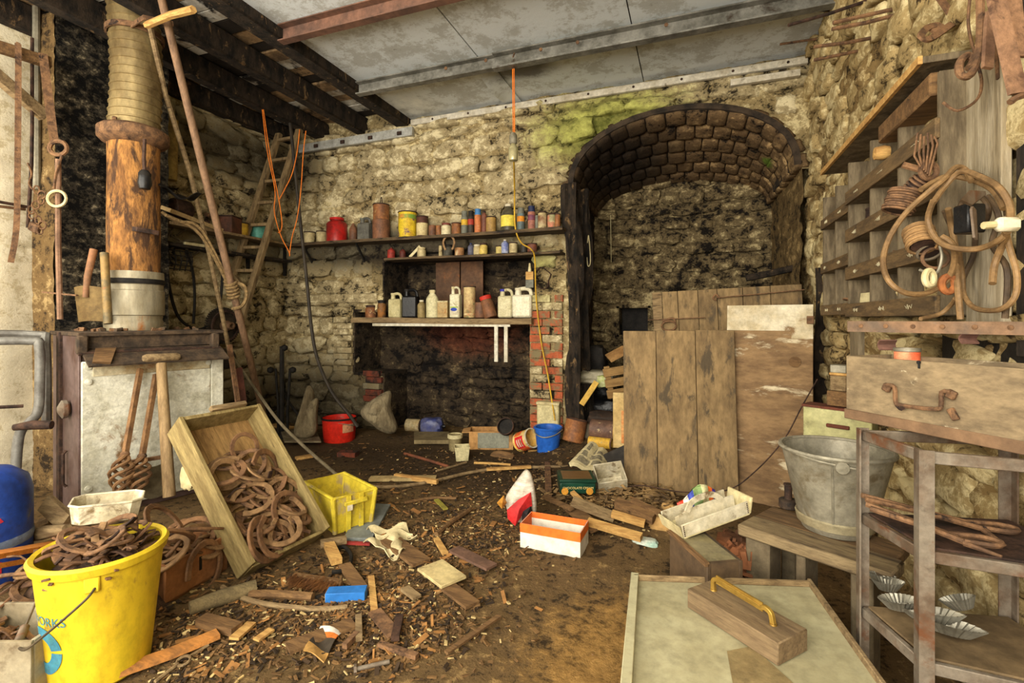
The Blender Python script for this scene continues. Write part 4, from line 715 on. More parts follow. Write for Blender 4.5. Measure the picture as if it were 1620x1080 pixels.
sack('sack', 'grey sack draped over a stub by the hearth', G(606, 690), [AT(x, y, zf) for x, y in ((566, 652), (574, 640), (592, 628), (612, 616), (621, 620), (617, 640), (622, 655), (634, 678), (625, 688), (605, 692), (596, 680), (590, 668), (575, 668))], SACK, 3, .10)
sack('sack', 'upright crumpled grey sack left of the red bucket', G(485, 695), [AT(x, y, 4.7) for x, y in ((462, 690), (468, 668), (478, 640), (484, 610), (489, 605), (494, 618), (492, 640), (500, 625), (506, 632), (500, 655), (502, 690), (490, 697), (475, 697))], SACK, 8, .09)
tag(MB().sheet(lambda u, v: G(440+58*u+10*v, 676+24*v, .05)+V((0, 0, .03*sin(9*u+3*v)*(1-v))), 8, 4, .012).build('flat_sack', SACK), 'flattened grey sack at the foot of the upright sack', 'sack')
# iron rods and fire irons in the corner
for i, (x0, y0, x1, y1, r, lab) in enumerate(((446, 548, 446, 655, .022, 'thick black iron bar with a ball end in the corner'), (459, 583, 455, 650, .014, 'black iron rod right of the ball-ended bar'), (436, 583, 440, 640, .012, 'grey iron rod left of the ball-ended bar'), (446, 620, 480, 668, .013, 'slanted dark rod in the corner'))):
    t = thing('fire_iron', lab, 'rod', AT(x1, y1, 4.95), 0, 'iron rods in the back corner'); o0 = AT(x1, y1, 4.95); g = V((0, 0, -o0.z+.0)); MB().tube([AT(x0, y0, 5.1)-o0, V((0, 0, 0)), g if i < 3 else V((.05, -.05, -.05))], r, 8).build('shaft', IRON, t)
    if i < 3: MB().lathe([(0, -.035), (.03, -.02), (.036, 0), (.03, .02), (0, .035)], 12, AT(x0+(-8 if i == 2 else 4), y0+2, 5.1)-o0).build('knob', IRON, t)
tag(MB().tube(crv([AT(x, y, t_) for x, y, t_ in ((365, 560, 4.1), (400, 610, 4.0), (440, 665, 3.9), (480, 705, 3.75), (520, 740, 3.6), (540, 757, 3.5))], 4), .012, 7).build('grey_cable', mat('grey_hose', S(120, 108, 84), S(90, 80, 60), 9)), 'grey cable running down to the yellow crate', 'cable')
def wbx(name, label, pts, wd, th, mt, z=0.01, cat='plank', up=(0, 0, 1)):
    return bar(name, [G(x, y, z+th/2) for x, y in pts], wd, th, mt, label, cat, up)
wbx('plank', 'pale short plank by the tilted crate', [(468, 725), (498, 720)], .06, .02, WOODY); wbx('plank', 'pale plank beside the flattened sack', [(430, 672), (462, 677)], .08, .02, WOODY, .06)
wbx('brick_lump', 'dark red lump on the earth floor', [(537, 717), (565, 718)], .09, .04, brick_d, 0, 'brick')
# tin on its side, crushed blue bottle, slab, pots
def lying(name, label, p, ax, r, h, mt, rimm, cat='tin', hollow=True):
    a = V(ax).normalized(); m = a.to_track_quat('Z', 'Y').to_matrix(); t = thing(name, label, cat, p)
    MB().lathe([(r, 0), (r*1.03, .004), (r, .01), (r, h-.01), (r*1.03, h-.004), (r*1.0, h), (r*.93, h), (r*.93, .02), (0, .02)] if hollow else [(r, 0), (r*1.03, .004), (r, .012), (r, h-.012), (r*1.03, h-.004), (r, h), (0, h-.004)], 22, (0, 0, 0), m).build('body', mt, t)
    MB().lathe([(r*1.0, h-.012), (r*1.05, h-.01), (r*1.05, h), (r*.95, h+.002), (r*.92, h-.004)], 22, (0, 0, 0), m).build('rim', rimm, t); return t
lying('white_tin', 'white rusty tin lying beside the crushed blue bottle', G(640, 684)+V((0, .05, .072)), (1, .1, 0), .066, .17, scol('white_rust_tin', (212, 196, 156), (186, 160, 112), (120, 80, 48)), RUSTD)
def crush(name, label, p, dim, mt, seed, cat, capm=None, rz=0):
    t = thing(name, label, cat, p, rz); bm = bmesh.new(); bmesh.ops.create_cube(bm, size=2); bmesh.ops.subdivide_edges(bm, edges=bm.edges, cuts=5, use_grid_fill=True)
    for v in bm.verts:
        q = v.co.copy(); n_ = (abs(q.x)**4+abs(q.y)**4+abs(q.z)**4)**.25; q = q/n_; d = noise.fractal(q*1.6+V((seed, 0, 0)), .9, 2, 3); q = q*(1-.28*abs(d)); v.co = V((q.x*dim[0]/2, q.y*dim[1]/2, (q.z+.9)*dim[2]/2))
    me = bpy.data.meshes.new('body'); bm.to_mesh(me); bm.free(); me.materials.append(mt); me.polygons.foreach_set('use_smooth', [True]*len(me.polygons)); me.set_sharp_from_angle(angle=radians(28)); obj('body', me, t)
    if capm: MB().lathe([(.02, 0), (.02, .04), (0, .04)], 10, (dim[0]*.42, 0, dim[2]*.5), rot3(0, pi/2)).build('cap', capm, t)
    return t
crush('crushed_bottle', 'crushed navy blue plastic canister lying by the hearth', G(683, 690), (.24, .18, .21), mat('navy_plastic', S(46, 56, 110), S(96, 96, 118), 5, .35, 0, .1, S(30, 34, 60), 7, .56), 4, 'canister', BLACKP, .3)
tag(stone_slab := MB().sheet(lambda u, v: G(655+55*u, 688+14*v, .035), 6, 3, .035).build('stone_slab', mat('slab', S(128, 112, 78), S(98, 84, 58), 7)), 'flat stone slab under the crushed canister', 'slab')
t = thing('plastic_pot', 'cloudy plastic pot with a cream rim on the floor', 'pot', G(720, 712)); MB().lathe([(0, .003), (.055, 0), (.062, .14), (.058, .14), (.05, .01), (0, .01)], 20).build('body', scol('cloudy', (138, 124, 86), (112, 98, 66)), t); MB().lathe([(.062, .115), (.07, .117), (.07, .148), (.06, .15), (.058, .12)], 20).build('rim', CREAM, t)
t = thing('square_pot', 'square whitish plastic pot in front of the cloudy pot', 'pot', G(731, 727), .5)
q = MB(); a, b, h = .052, .062, .115
for s_ in (0,):
    q.add([(-a, -a, 0), (a, -a, 0), (a, a, 0), (-a, a, 0), (-b, -b, h), (b, -b, h), (b, b, h), (-b, b, h), (-b+.006, -b+.006, h), (b-.006, -b+.006, h), (b-.006, b-.006, h), (-b+.006, b-.006, h), (-a+.006, -a+.006, .008), (a-.006, -a+.006, .008), (a-.006, a-.006, .008), (-a+.006, a-.006, .008)],
          [(3, 2, 1, 0)]+[(i, (i+1) % 4, 4+(i+1) % 4, 4+i) for i in range(4)]+[(4+i, 4+(i+1) % 4, 8+(i+1) % 4, 8+i) for i in range(4)]+[(8+i, 8+(i+1) % 4, 12+(i+1) % 4, 12+i) for i in range(4)]+[(12, 13, 14, 15)])
q.build('body', scol('cloudy_white', (196, 186, 144), (170, 160, 120), (130, 112, 76), .62), t, .004); MB().tube([(-b, -b, h), (b, -b, h), (b, b, h), (-b, b, h)], .005, 6, True).build('rim', CREAM, t)
def obox(name, label, mw, w_, l, h, th, mt, cat='box', inm=None, bev=.002, lidm=None, parts=None):
    t = thing(name, label, cat, mw=mw)
    MB().par((0, 0, 0), (w_, 0, 0), (0, l, 0), (0, 0, th)).build('bottom', mt, t, bev)
    for n_, o_, a_, b_ in (('side', (0, 0, 0), (w_, 0, 0), (0, th, 0)), ('side', (0, l-th, 0), (w_, 0, 0), (0, th, 0)), ('end', (0, th, 0), (th, 0, 0), (0, l-2*th, 0)), ('end', (w_-th, th, 0), (th, 0, 0), (0, l-2*th, 0))):
        MB().par(o_, a_, b_, (0, 0, h)).build(n_, mt, t, bev)
    return t
def fr2(p, q, z=0):  # frame with x along p->q on the floor
    x = (q-p); x.z = 0; L = x.length; x.normalize(); return frame(V((p.x, p.y, z)), x, V((-x.y, x.x, 0)), V((0, 0, 1))), L
CARD = mat('cardboard', S(186, 142, 88), S(154, 112, 66), 6, .9, 0, .2, S(110, 78, 46), 5, .6)
mw, L = fr2(G(742, 712), G(812, 712)); t = obox('cardboard_box', 'sagging cardboard box with a grey side panel by the hearth', mw, L, .22, .17, .008, CARD)
MB().par((.08, -.004, .02), (L-.12, 0, 0), (0, .004, 0), (0, 0, .14)).build('grey_panel', scol('blue_grey_print', (136, 136, 120), (120, 120, 106)), t); MB().prism([(-.07, .04, .15), (0, 0, .16), (0, .22, .16), (-.07, .2, .15)], (0, 0, .006)).build('flap', CARD, t)
lying('dark_pan', 'dark round pan lying behind the cardboard box', AT(802, 676, 4.45), (0, -1, .5), .075, .05, IRON, RUSTD, 'pan')
t = lying('noodle_tub', 'red and yellow printed tub tipped over by the blue bucket', G(822, 715)+V((0, 0, .09)), (.75, -.35, .35), .085, .17, mat('tub_print', S(226, 176, 70), S(214, 190, 140), 7, .5, 0, .05, S(110, 140, 60), 8, .6), WHITE, 'tub'); m_ = V((.75, -.35, .35)).normalized().to_track_quat('Z', 'Y').to_matrix()
for a0, a1, z0, z1, mm in ((2.6, 3.9, .03, .13, 'r'), (3.9, 4.6, .05, .15, 'o'), (1.8, 2.5, .02, .1, 'o')): MB().sheet(lambda u, v: m_ @ V((.0865*cos(a0+(a1-a0)*u), .0865*sin(a0+(a1-a0)*u), z0+(z1-z0)*v)), 8, 2, -.001).build('printed_panel', scol('tub_red', (214, 40, 44), (190, 36, 40)) if mm == 'r' else scol('tub_orange', (226, 120, 50), (206, 90, 44)), t)
for zz in (.05, .075, .10): MB().sheet(lambda u, v: m_ @ V((.0875*cos(2.9+.8*u), .0875*sin(2.9+.8*u), zz+.012*v)), 6, 1, -.001).build('lettering_stroke', WHITE, t)
t = thing('broom_head', 'worn broom head lying on the floor before the cardboard box', 'broom head', G(796, 722), -.1); MB().sheet(lambda u, v: V((.22*(u-.5), .09*(v-.5), .05*sin(pi*v)*sin(pi*min(1, max(0, u*.96+.02)))**.3)), 12, 8, .02).build('stock', WOODB, t); MB().box((0, 0, .008), (.2, .06, .02)).build('bristles', BLACKP, t, .004)
# blue bucket and neighbours
bucket('blue_bucket', 'bright blue plastic bucket at the foot of the brick pier', V((AY(867, 711, 4.22).x, 4.22, 0)), .095, .118, .245, mat('blue_bucket', S(40, 98, 190), S(32, 82, 168), 5, .4, 0, .08, S(60, 90, 140), 7, .66), None, 0, 'bucket', [(-.12, 0, .23), (-.09, -.09, .20), (0, -.13, .18), (.09, -.09, .20), (.13, 0, .23)])
t = thing('cream_container', 'cream plastic container behind the blue bucket', 'container', V((AY(868, 690, 4.40).x, 4.40, 0)), 0); MB().box((0, 0, .21), (.21, .08, .42)).build('body', scol('cream_cont', (198, 186, 140), (170, 158, 116)), t, .012); MB().box((0, 0, .425), (.22, .09, .03)).build('lid', CREAM, t, .006)
lying('rusty_can', 'rusty brown can leaning right of the blue bucket', AY(906, 698, 4.28), (.15, .2, .95), .095, .20, rt1, RUSTD); lying('rusty_tin', 'dull tin between the two rusty cans', AY(926, 692, 4.42), (.2, .2, .95), .08, .14, scol('dulltin', (110, 98, 76), (84, 74, 58)), RUSTD)
lying('paint_can', 'speckled brown can with a yellow foot lying by the light board', AY(936, 678, 4.30), (1, -.1, 0), .085, .22, scol('speckled_can', (112, 84, 68), (84, 62, 52), (200, 176, 130), .6), scol('yellow_foot', (206, 160, 60), (190, 140, 60)), 'can'); 
lying('yellow_can', 'yellow can lying half under the speckled can', AY(932, 698, 4.2), (1, -.12, 0), .045, .20, scol('yellow_can', (212, 170, 62), (196, 150, 60), (110, 140, 120), .6), RUST, 'can')
# rubbish heap in the alcove
crush('bin_bag', 'glossy black bin bag in the alcove heap', V((-.84, 4.86, .06)), (.44, .36, .42), mat('bin_bag', S(20, 20, 22), S(12, 12, 13), 6, .22, 0, .8), 9, 'bag'); crush('bin_bag', 'smaller black bin bag low against the charred posts', V((-.92, 5.2, .04)), (.32, .3, .6), MC['bin_bag'], 13, 'bag')
crush('plastic_sheet', 'crumpled pale plastic sheet on the alcove heap', AT(945, 590, 4.75)+V((0, 0, -.1)), (.42, .3, .14), mat('pale_sheet', S(160, 152, 128), S(120, 112, 90), 6, .6, 0, .3), 21, 'plastic sheet'); crush('leaf_scrap', 'green and white packet scrap in the alcove heap', AT(952, 592, 4.6)+V((0, 0, -.12)), (.10, .08, .12), scol('greenscrap', (150, 160, 80), (206, 200, 170)), 30, 'packet')
t = thing('pale_crate', 'wooden crate lying on the alcove heap', 'crate', mw=Matrix.Translation(AT(960, 612, 4.45)) @ rot3(.1, -.18, .25).to_4x4())
for z in (-.07, .03, .13): MB().box((.2, 0, z), (.42, .02, .075)).build('slat', mat('crate_wood', S(150, 118, 72), S(122, 92, 54), 6, .85, 0, .2, st=(1, 6, 6)), t, .003)
for x in (.03, .37): MB().box((x, .03, .03), (.05, .03, .30)).build('post', MC['crate_wood'], t, .003)
bar('yellow_slat', [AT(920, 640, 4.45), AT(944, 604, 4.5)], .05, .018, mat('yellow_wood', S(206, 170, 80), S(180, 140, 64), 6), 'yellow painted slat leaning on the bin bags', 'stick', (0, -1, .3)); bar('brown_lid', [AT(962, 567, 4.8), AT(990, 552, 4.8)], .16, .015, CARD, 'tilted brown board on top of the alcove heap', 'board', (0, -.4, 1))  # yellow slat, then a flat brown lid
crush('dark_rag', 'dark brown rag behind the speckled can', AY(955, 682, 4.5), (.3, .22, .2), mat('brown_rag', S(72, 52, 38), S(44, 34, 27), 8), 40, 'rag'); crush('grey_bundle', 'dark grey bundle high on the alcove heap', AT(942, 565, 5.0)+V((0, 0, -.15)), (.22, .2, .3), IRON, 44, 'bundle')
t = thing('light_board', 'pale board with a coloured leaflet beside the leaning planks', 'board', AY(984, 708, 4.0), .15); MB().box((0, 0, .22), (.14, .03, .44)).build('panel', mat('pale_board', S(206, 178, 122), S(186, 156, 100), 5, .8, 0, .1), t, .003); MB().box((.03, -.018, .17), (.07, .004, .26)).build('leaflet', scol('leaflet', (206, 130, 70), (214, 170, 110)), t)
for z in (.1, .2): MB().box((.035, -.021, z), (.035, .003, .05)).build('blue_patch', scol('leaf_blue', (70, 140, 170), (80, 150, 180)), t)
# ================================================================== RIGHT SIDE
def lean(bl, br, tl_px, h, lean_):   # frame of a panel standing on bl..br leaning back
    x = br-bl; x.z = 0; L = x.length; x.normalize(); n = V((-x.y, x.x, 0)); u = (V((0, 0, 1))*cos(lean_)+n*sin(lean_)); return frame(bl, x, x.cross(u)*-1, u), L
PLK = mat('weathered_plank', S(140, 116, 80), S(110, 90, 62), 3, .85, 0, .35, S(82, 70, 53), 5, .53, st=(2.5, 2.5, .9), vary=.3)
PLY = mat('worn_plywood', S(140, 112, 78), S(108, 84, 58), 4, .85, 0, .35, S(204, 190, 158), 3.5, .555, st=(1, 1, 3))
mw, L = lean(G(988, 786), G(1170, 796), None, 1.1, .10)
pp_ = thing('timber_hatch', 'front brown plank panel leaning on the taller boards', 'panel', mw=mw)  # leaning panel of three planks
for i, (a, b) in enumerate(((0, .30), (.303, .655), (.658, 1.0))): MB().par((L*a, 0, 0), (L*(b-a)-.002, 0, 0), (0, .024, 0), (0, 0, 1.125+.004*i)).build('plank', PLK, pp_, .003)
for z in (.2, .85): MB().par((.03, .026, z), (L-.06, 0, 0), (0, .02, 0), (0, 0, .08)).build('batten', WOODB, pp_)
mw, L2 = lean(G(1158, 796)+V((.0, .08, 0)), G(1283, 812)+V((0, .0, 0)), None, 1.3, .09)
pw = thing('plywood_sheet', 'tall worn plywood sheet with white paint across its top', 'panel', mw=mw)
MB().par((-.04, 0, 0), (L2+.05, 0, 0), (0, .015, 0), (0, 0, 1.30)).build('sheet', PLY, pw, .002)
WP = mat('flaking_white_paint', S(206, 196, 170), S(176, 160, 126), 5, .8, 0, .2, S(128, 100, 68), 7, .57)
MB().prism([(-.04, -.001, 1.30), (L2+.01, -.001, 1.30), (L2+.01, -.001, 1.08), (L2-.11, -.001, 1.08), (L2-.11, -.001, 1.13), (-.04, -.001, 1.13)], (0, -.002, 0)).build('white_paint', WP, pw)
MB().lathe([(.03, 0), (.035, .006), (.0, .01)], 14, (L2-.09, 0, .93), rot3(pi/2)).build('knot', WOODB, pw); MB().box((L2-.005, -.012, 1.2), (.04, .02, .05)).build('latch', RUST, pw, .003)
tl, tr2 = AT(1045, 462, 3.95), AT(1284, 438, 3.68)
mw = frame(V((tl.x, tl.y, 0)), (tr2-tl).normalized(), V((0, 0, 1)).cross((tr2-tl).normalized()), V((0, 0, 1))); L3 = (tr2-tl).length
dr_ = thing('plank_door', 'old plank door with iron strap hinge behind the boards', 'door', mw=mw); e = [0, .07, .18, .32, .45, .62, .80, 1.0]
for a, b in zip(e, e[1:]): MB().par((L3*a, 0, 0), (L3*(b-a)-.004, 0, 0), (0, .03, 0), (0, 0, tl.z)).build('plank', PLK if a else WOOD, dr_, .003)
def onp(m, px, py, off=-.012):  # image point on the panel plane, in its local space
    n = V((m[0][1], m[1][1], m[2][1])); o = V((m[0][3], m[1][3], m[2][3]))+n*off; d = ray(px, py); t = (o-V((0, 0, EYE))).dot(n)/d.dot(n); return m.inverted() @ (V((0, 0, EYE))+d*t)
fl2 = [(-.003, -.022), (.003, -.022), (.003, .022), (-.003, .022)]
hg = MB().sweep([onp(mw, 1146, 466), onp(mw, 1215, 457), onp(mw, 1286, 447)], [(b, a) for a, b in fl2], None).build('strap_hinge', RUST, dr_); MB().tube(crv([onp(mw, 1152, 467), onp(mw, 1146, 461), onp(mw, 1141, 467), onp(mw, 1146, 470)], 4), .008, 6).build('hinge_curl', RUST, hg)
MB().sweep([onp(mw, 1036, 506), onp(mw, 1126, 498)], [(b, a) for a, b in fl2], None).build('bolt_bar', RUST, dr_); c_ = onp(mw, 1069, 514, -.02); MB().tube([c_+V((.055*cos(a), -.01*sin(a), .038*sin(a))) for a in [2*pi*k/18 for k in range(18)]], .008, 6, True).build('ring_handle', RUST, dr_)
MB().tube(crv([c_+V((.05, 0, .03)), c_+V((.03, -.01, .06)), c_+V((-.05, -.01, .04))], 4), .008, 6).build('ring_staple', RUST, dr_)
a = AT(1293, 560, 3.6); tag(MB().sheet(lambda u, v: V((a.x+.09*(u-.5)+.01*sin(9*v), 3.95-.01*sin(6*v), .0+1.56*v)), 4, 14, .06).build('charred_jamb', WOODK), 'charred door jamb post in the right corner', 'post')
tag(MB().tube(crv([AT(1180, 440, 4.3), AT(1210, 434, 4.25), AT(1255, 424, 4.2)], 4), [.03]*9, 7).build('charred_log', WOODK), 'charred log lying along the top of the plank door', 'log')
tag(MB().tube(crv([AT(1293, 600, 2.9), AT(1270, 640, 2.85), AT(1240, 695, 2.85), AT(1195, 745, 2.9), AT(1150, 775, 2.95), AT(1080, 778, 3.0), AT(1020, 768, 3.1), AT(992, 770, 3.2)], 6), .004, 5).build('thin_wire', RUSTD), 'thin wire trailing across the leaning boards', 'wire')
# ---- pigeonhole rack on the right wall
PIG = mat('pigeonhole_wood', S(112, 90, 60), S(82, 66, 46), 6, .8, 0, .3, S(56, 46, 36), 4, .58, st=(6, .9, 6)); PIGG = mat('pigeonhole_grey', S(122, 108, 84), S(84, 72, 54), 5, .8, 0, .3, S(64, 54, 42), 4, .58, st=(4, 4, .8))
CHALK = mat('chalk', S(206, 196, 160))
def rack(name, label, X0, ys, zs, top, rh):
    t = thing(name, label, 'shelf unit', (XR-.01, (ys[0]+ys[-1])/2, zs[0])); o = t.location.copy(); L = max(ys)-min(ys); y0 = min(ys)
    MB().par(V((XR-.02, y0, zs[0]-.04))-o, (.015, 0, 0), (0, L, 0), (0, 0, top-zs[0]+.04)).build('back_board', PIGG, t)
    for y in ys: MB().par(V((X0+.012, y-.008, zs[0]-.03))-o, (XR-X0-.03, 0, 0), (0, .016, 0), (0, 0, top-zs[0]+.03)).build('divider', PIGG, t, .001)
    for z in zs:
        rail = MB().par(V((X0, y0-.01, z-rh/2))-o, (.014, 0, 0), (0, L+.02, 0), (0, 0, rh)).build('rail', PIG, t, .002); MB().par(V((X0+.014, y0, z-rh/2))-o, (XR-X0-.03, 0, 0), (0, L, 0), (0, 0, .012)).build('shelf_board', PIGG, t)
        for a, b in zip(ys, ys[1:]):
            yy = (a+b)/2+R.uniform(-.03, .03)
            MB().tube([V((X0-.0005, yy+.04-.008*k, z+.009*sin(k*(1.3+z)+yy*9)))-o for k in range(9)], .0010, 4).build('chalk_mark', CHALK, rail)
    return t
rack('pigeonhole_rack', 'larger dark pigeonhole rack under a sloping board', .72, [2.93, 2.60, 2.28, 1.95], [1.245, 1.43, 1.62, 1.81], 1.99, .065)
rack('pigeonhole_rack', 'smaller pigeonhole rack nearest the arch', .735, [3.52, 3.24, 2.955], [1.255, 1.51, 1.78], 1.95, .06)
t = thing('top_board', 'pale edged board capping the pigeonhole rack', 'board', (.78, 2.6, 2.03)); MB().par((-.085, -.64, 0), (.15, 0, 0), (0, 1.32, 0), (0, 0, .022)).build('board', PIGG, t, .002); MB().par((-.098, -.64, -.002), (.013, 0, 0), (0, 1.32, 0), (0, 0, .026)).build('pale_edge', WOODY, t)
MB().par((-.06, -.62, -.10), (.10, 0, 0), (0, .48, 0), (0, 0, .075)).build('under_block', WOODB, t, .006)
tag(MB().par((.80, 1.755, 1.19), (.025, 0, 0), (0, .19, 0), (0, 0, .80)).build('wide_plank', mat('pale_grey_plank', S(168, 156, 132), S(134, 120, 94), 4, .8, 0, .3, S(96, 82, 60), 3, .6, st=(6, 6, .7)), None, .003, loc=(.80, 1.85, 1.19)), 'wide pale grey plank fixed upright behind the coiled cable', 'plank')
tag(MB().par((.83, 1.69, 1.1), (.025, 0, 0), (0, .06, 0), (0, 0, 1.05)).build('gap_shade_strip', WOODK), 'black strip painting the shaded gap at the edge of the wide plank', 'strip')  # dark strip stands in for the shade of the gap beside the plank
for i, (y, z, s_, lab) in enumerate(((3.1, 1.29, .05, 'rusty wire bundle in the lowest left pigeonhole'), (2.77, 1.28, .06, 'small cream packet in a low pigeonhole'), (2.45, 1.47, .04, 'iron bolt lying in a middle pigeonhole'), (2.43, 1.66, .05, 'pale card in an upper pigeonhole'), (2.76, 1.66, .05, 'small dark tin in an upper pigeonhole'), (2.45, 1.85, .05, 'round wooden knob in the top pigeonhole'))):
    if i in (0, 2): tag(MB().tube([V((.78, y, z))+V((s_*.5*cos(k), s_*sin(k), .01*sin(k*.7)+.004*k)) for k in [q*.5 for q in range(14 if i == 0 else 4)]], .006, 5).build('scrap_iron', RUST), lab, 'scrap')
    elif i in (1, 3): tag(MB().box((.79, y, z+.02), (.05, .12, .05), rot3(0, .1, .2)).build('packet', CREAM, None, .002), lab, 'packet')
    elif i == 4: tin('small_tin', lab, (.79, y, z), .03, .06, RUSTD)
    else: tag(MB().lathe([(0, -.02), (.025, -.02), (.03, .0), (.025, .03), (0, .035)], 14, (.735, y, z+.04), rot3(0, -pi/2)).build('wooden_knob', WOODY), lab, 'knob')  # wooden knob in the top pigeonhole
# coiled cables and wire hung on the plank (positions read in the photo, on their own depth)
def cz(x, y): return (1260+x/3, 200+y/3)
CABL = mat('tan_cable', S(140, 110, 72), S(104, 80, 52), 12, .6, 0, .2); CABD = mat('dark_cable', S(88, 70, 50), S(62, 50, 38), 12, .6)
def cable(pts, r, tdep, mt, lab):
    P = []
    for i, (x, y) in enumerate(pts):
        px, py = cz(x, y); P.append(AT(px, py, min(tdep+.03*sin(i*1.3)+.0006*(1560-px), (.775-1.6*(1.47-tdep)*.25+.012*sin(i*1.3))/ray(px, py).x)))
    tag(MB().tube(crv(P, 6), r*.6, 8).build('cable', mt), lab, 'cable', 'cables coiled at the right')
cable([(830, 260), (800, 205), (755, 195), (700, 250), (640, 300), (520, 410), (440, 530), (412, 640), (440, 735), (520, 790), (620, 790), (705, 740), (748, 650), (742, 560), (690, 522)], .0135, 1.40, CABL, 'largest tan cable loop hanging left over the pigeonholes')
cable([(650, 350), (625, 440), (660, 530), (740, 575), (860, 580), (960, 540), (1005, 480), (1012, 380), (960, 290), (870, 238), (780, 215), (700, 290), (650, 360)], .0135, 1.36, CABL, 'tan cable loop around the black box')
cable([(1000, 500), (970, 580), (940, 660), (930, 745)], .014, 1.38, CABL, 'tan cable end hanging right of the black box')
cable([(770, 590), (785, 700), (795, 800), (850, 862), (960, 870), (1035, 810), (1045, 700), (1010, 570), (990, 480)], .012, 1.42, CABL, 'low slack cable loop beside the plank')
cable([(720, 390), (735, 480), (755, 590), (765, 760), (778, 915)], .014, 1.44, CABL, 'thick tan cable hanging straight to the iron shelf')
cable([(700, 400), (745, 480), (790, 350), (860, 330), (910, 380), (900, 450), (850, 490)], .011, 1.45, CABD, 'dark cable bundle behind the black box'); cable([(905, 330), (960, 430), (930, 560), (1000, 680), (990, 910)], .012, 1.46, CABD, 'dark cable hanging furthest right')
cable([(590, 912), (680, 890), (730, 850), (755, 815)], .011, 1.46, CABL, 'short cable end resting on the iron shelf'); cable([(850, 510), (840, 610), (790, 730), (800, 820)], .012, 1.47, CABD, 'dark cable strand behind the low loop')
cable([(600, 230), (680, 250), (800, 215), (900, 250), (980, 330), (1000, 420)], .012, 1.43, CABD, 'dark cable arching over the black box'); cable([(590, 300), (700, 240), (820, 250), (930, 300), (985, 390)], .013, 1.42, CABL, 'tan cable arching over the black box')
p = AT(*cz(820, 440), 1.30); t = thing('black_box', 'black junction box under a bent grey plate among the cables', 'box', p, .4); MB().box((0, 0, 0), (.05, .045, .075)).build('case', BLACKP, t, .004)
MB().prism([AT(*cz(x, y), 1.28)-p for x, y in ((690, 370), (760, 320), (900, 310), (905, 325), (785, 385))], (0, -.004, .004)).build('bent_plate', STEEL, t); MB().prism([AT(*cz(x, y), 1.28)-p for x, y in ((785, 385), (775, 400), (800, 530), (825, 540), (812, 400))], (.004, -.003, 0)).build('plate_flap', STEEL, t)
p = AT(*cz(1000, 465), 1.20); t = thing('plug', 'white cable plug beside the black box', 'plug', p, .3); MB().box((0, 0, 0), (.055, .026, .034)).build('body', WHITE, t, .008); MB().tube([(-.03, 0, 0), (-.055, 0, -.002)], .009, 8).build('sleeve', CREAM, t)
def spool(cx, cy, r, n_, lab, mt, tilt, dep):
    p = AT(*cz(cx, cy), dep); t = thing('wire_spool', lab, 'wire spool', p); m = rot3(tilt, .3, .5)
    for k in range(n_): MB().tube([m @ V((r*(1+.05*sin(k*2))*cos(a), r*(1+.05*sin(k*2))*sin(a), -.035+.07*k/n_)) for a in [2*pi*q/16 for q in range(16)]], .0045, 5, True).build('wire_turn', mt, t)
    MB().lathe([(r*.8, -.035), (r*.8, .035)], 12, (0, 0, 0), m).build('core', RUSTD, t); return t
spool(500, 350, .040, 9, 'rusty wire spool in the upper pigeonhole row', RUST, .15, 1.56); spool(585, 525, .036, 9, 'tan wire spool in the middle pigeonhole row', mat('tan_wire', S(160, 124, 80), S(120, 92, 60)), -.5, 1.50); spool(610, 560, .032, 7, 'grey wire spool below the tan spool', mat('grey_wire', S(112, 100, 82), S(84, 74, 60)), -.7, 1.52); spool(565, 285, .026, 6, 'small rusty wire spool beside the shackle', RUST, .8, 1.54)
def ringo(cx, cy, r, r2, lab, mt, dep, sx=.6):
    p = AT(*cz(cx, cy), dep); tag(MB().tube([V((r*sx*cos(a), .3*r*cos(a), r*sin(a))) for a in [2*pi*q/18 for q in range(18)]], r2, 8, True).build('ring', mt, loc=(0, 0, 0)), lab, 'ring').location = p
ringo(630, 718, .021, .009, 'thick pale washer hanging under the wire spools', CREAM, 1.44); ringo(720, 748, .023, .010, 'orange rusted ring among the cables', mat('orange_rust', S(176, 110, 58), S(140, 84, 48)), 1.46, .8); ringo(660, 625, .03, .005, 'thin rusty ring under the wire spools', RUST, 1.48, 1.2)
tag(MB().tube(crv([AT(*cz(x, y), 1.45) for x, y in ((680, 565), (690, 620), (672, 685), (640, 700), (585, 680))], 5), .004, 6).build('wire_hook', GALV), 'bright bent wire hook through the pale washer', 'hook')
p = AT(*cz(590, 205), 1.5); t = thing('shackle', 'rusty eye shackle hanging over the pigeonholes', 'shackle', p); MB().tube([V((.022*cos(a)+.02, .01*cos(a), .024*sin(a)-.005)) for a in [2*pi*q/16 for q in range(16)]], .009, 8, True).build('eye', RUST, t); MB().tube([(.0, 0, 0), (-.045, 0, .02)], .010, 8).build('shank', RUST, t)
for k in range(6): tag(MB().tube([AT(*cz(575+16*k, 30+8*(k % 3)), 1.47), AT(*cz(560+22*k, 140-12*k), 1.47), AT(*cz(590+8*k, 190+9*k), 1.47)], .003, 4).build('hanging_wire', RUST), 'thin rusty wire strand hanging over the shackle', 'wire', 'wire strands over the shackle')
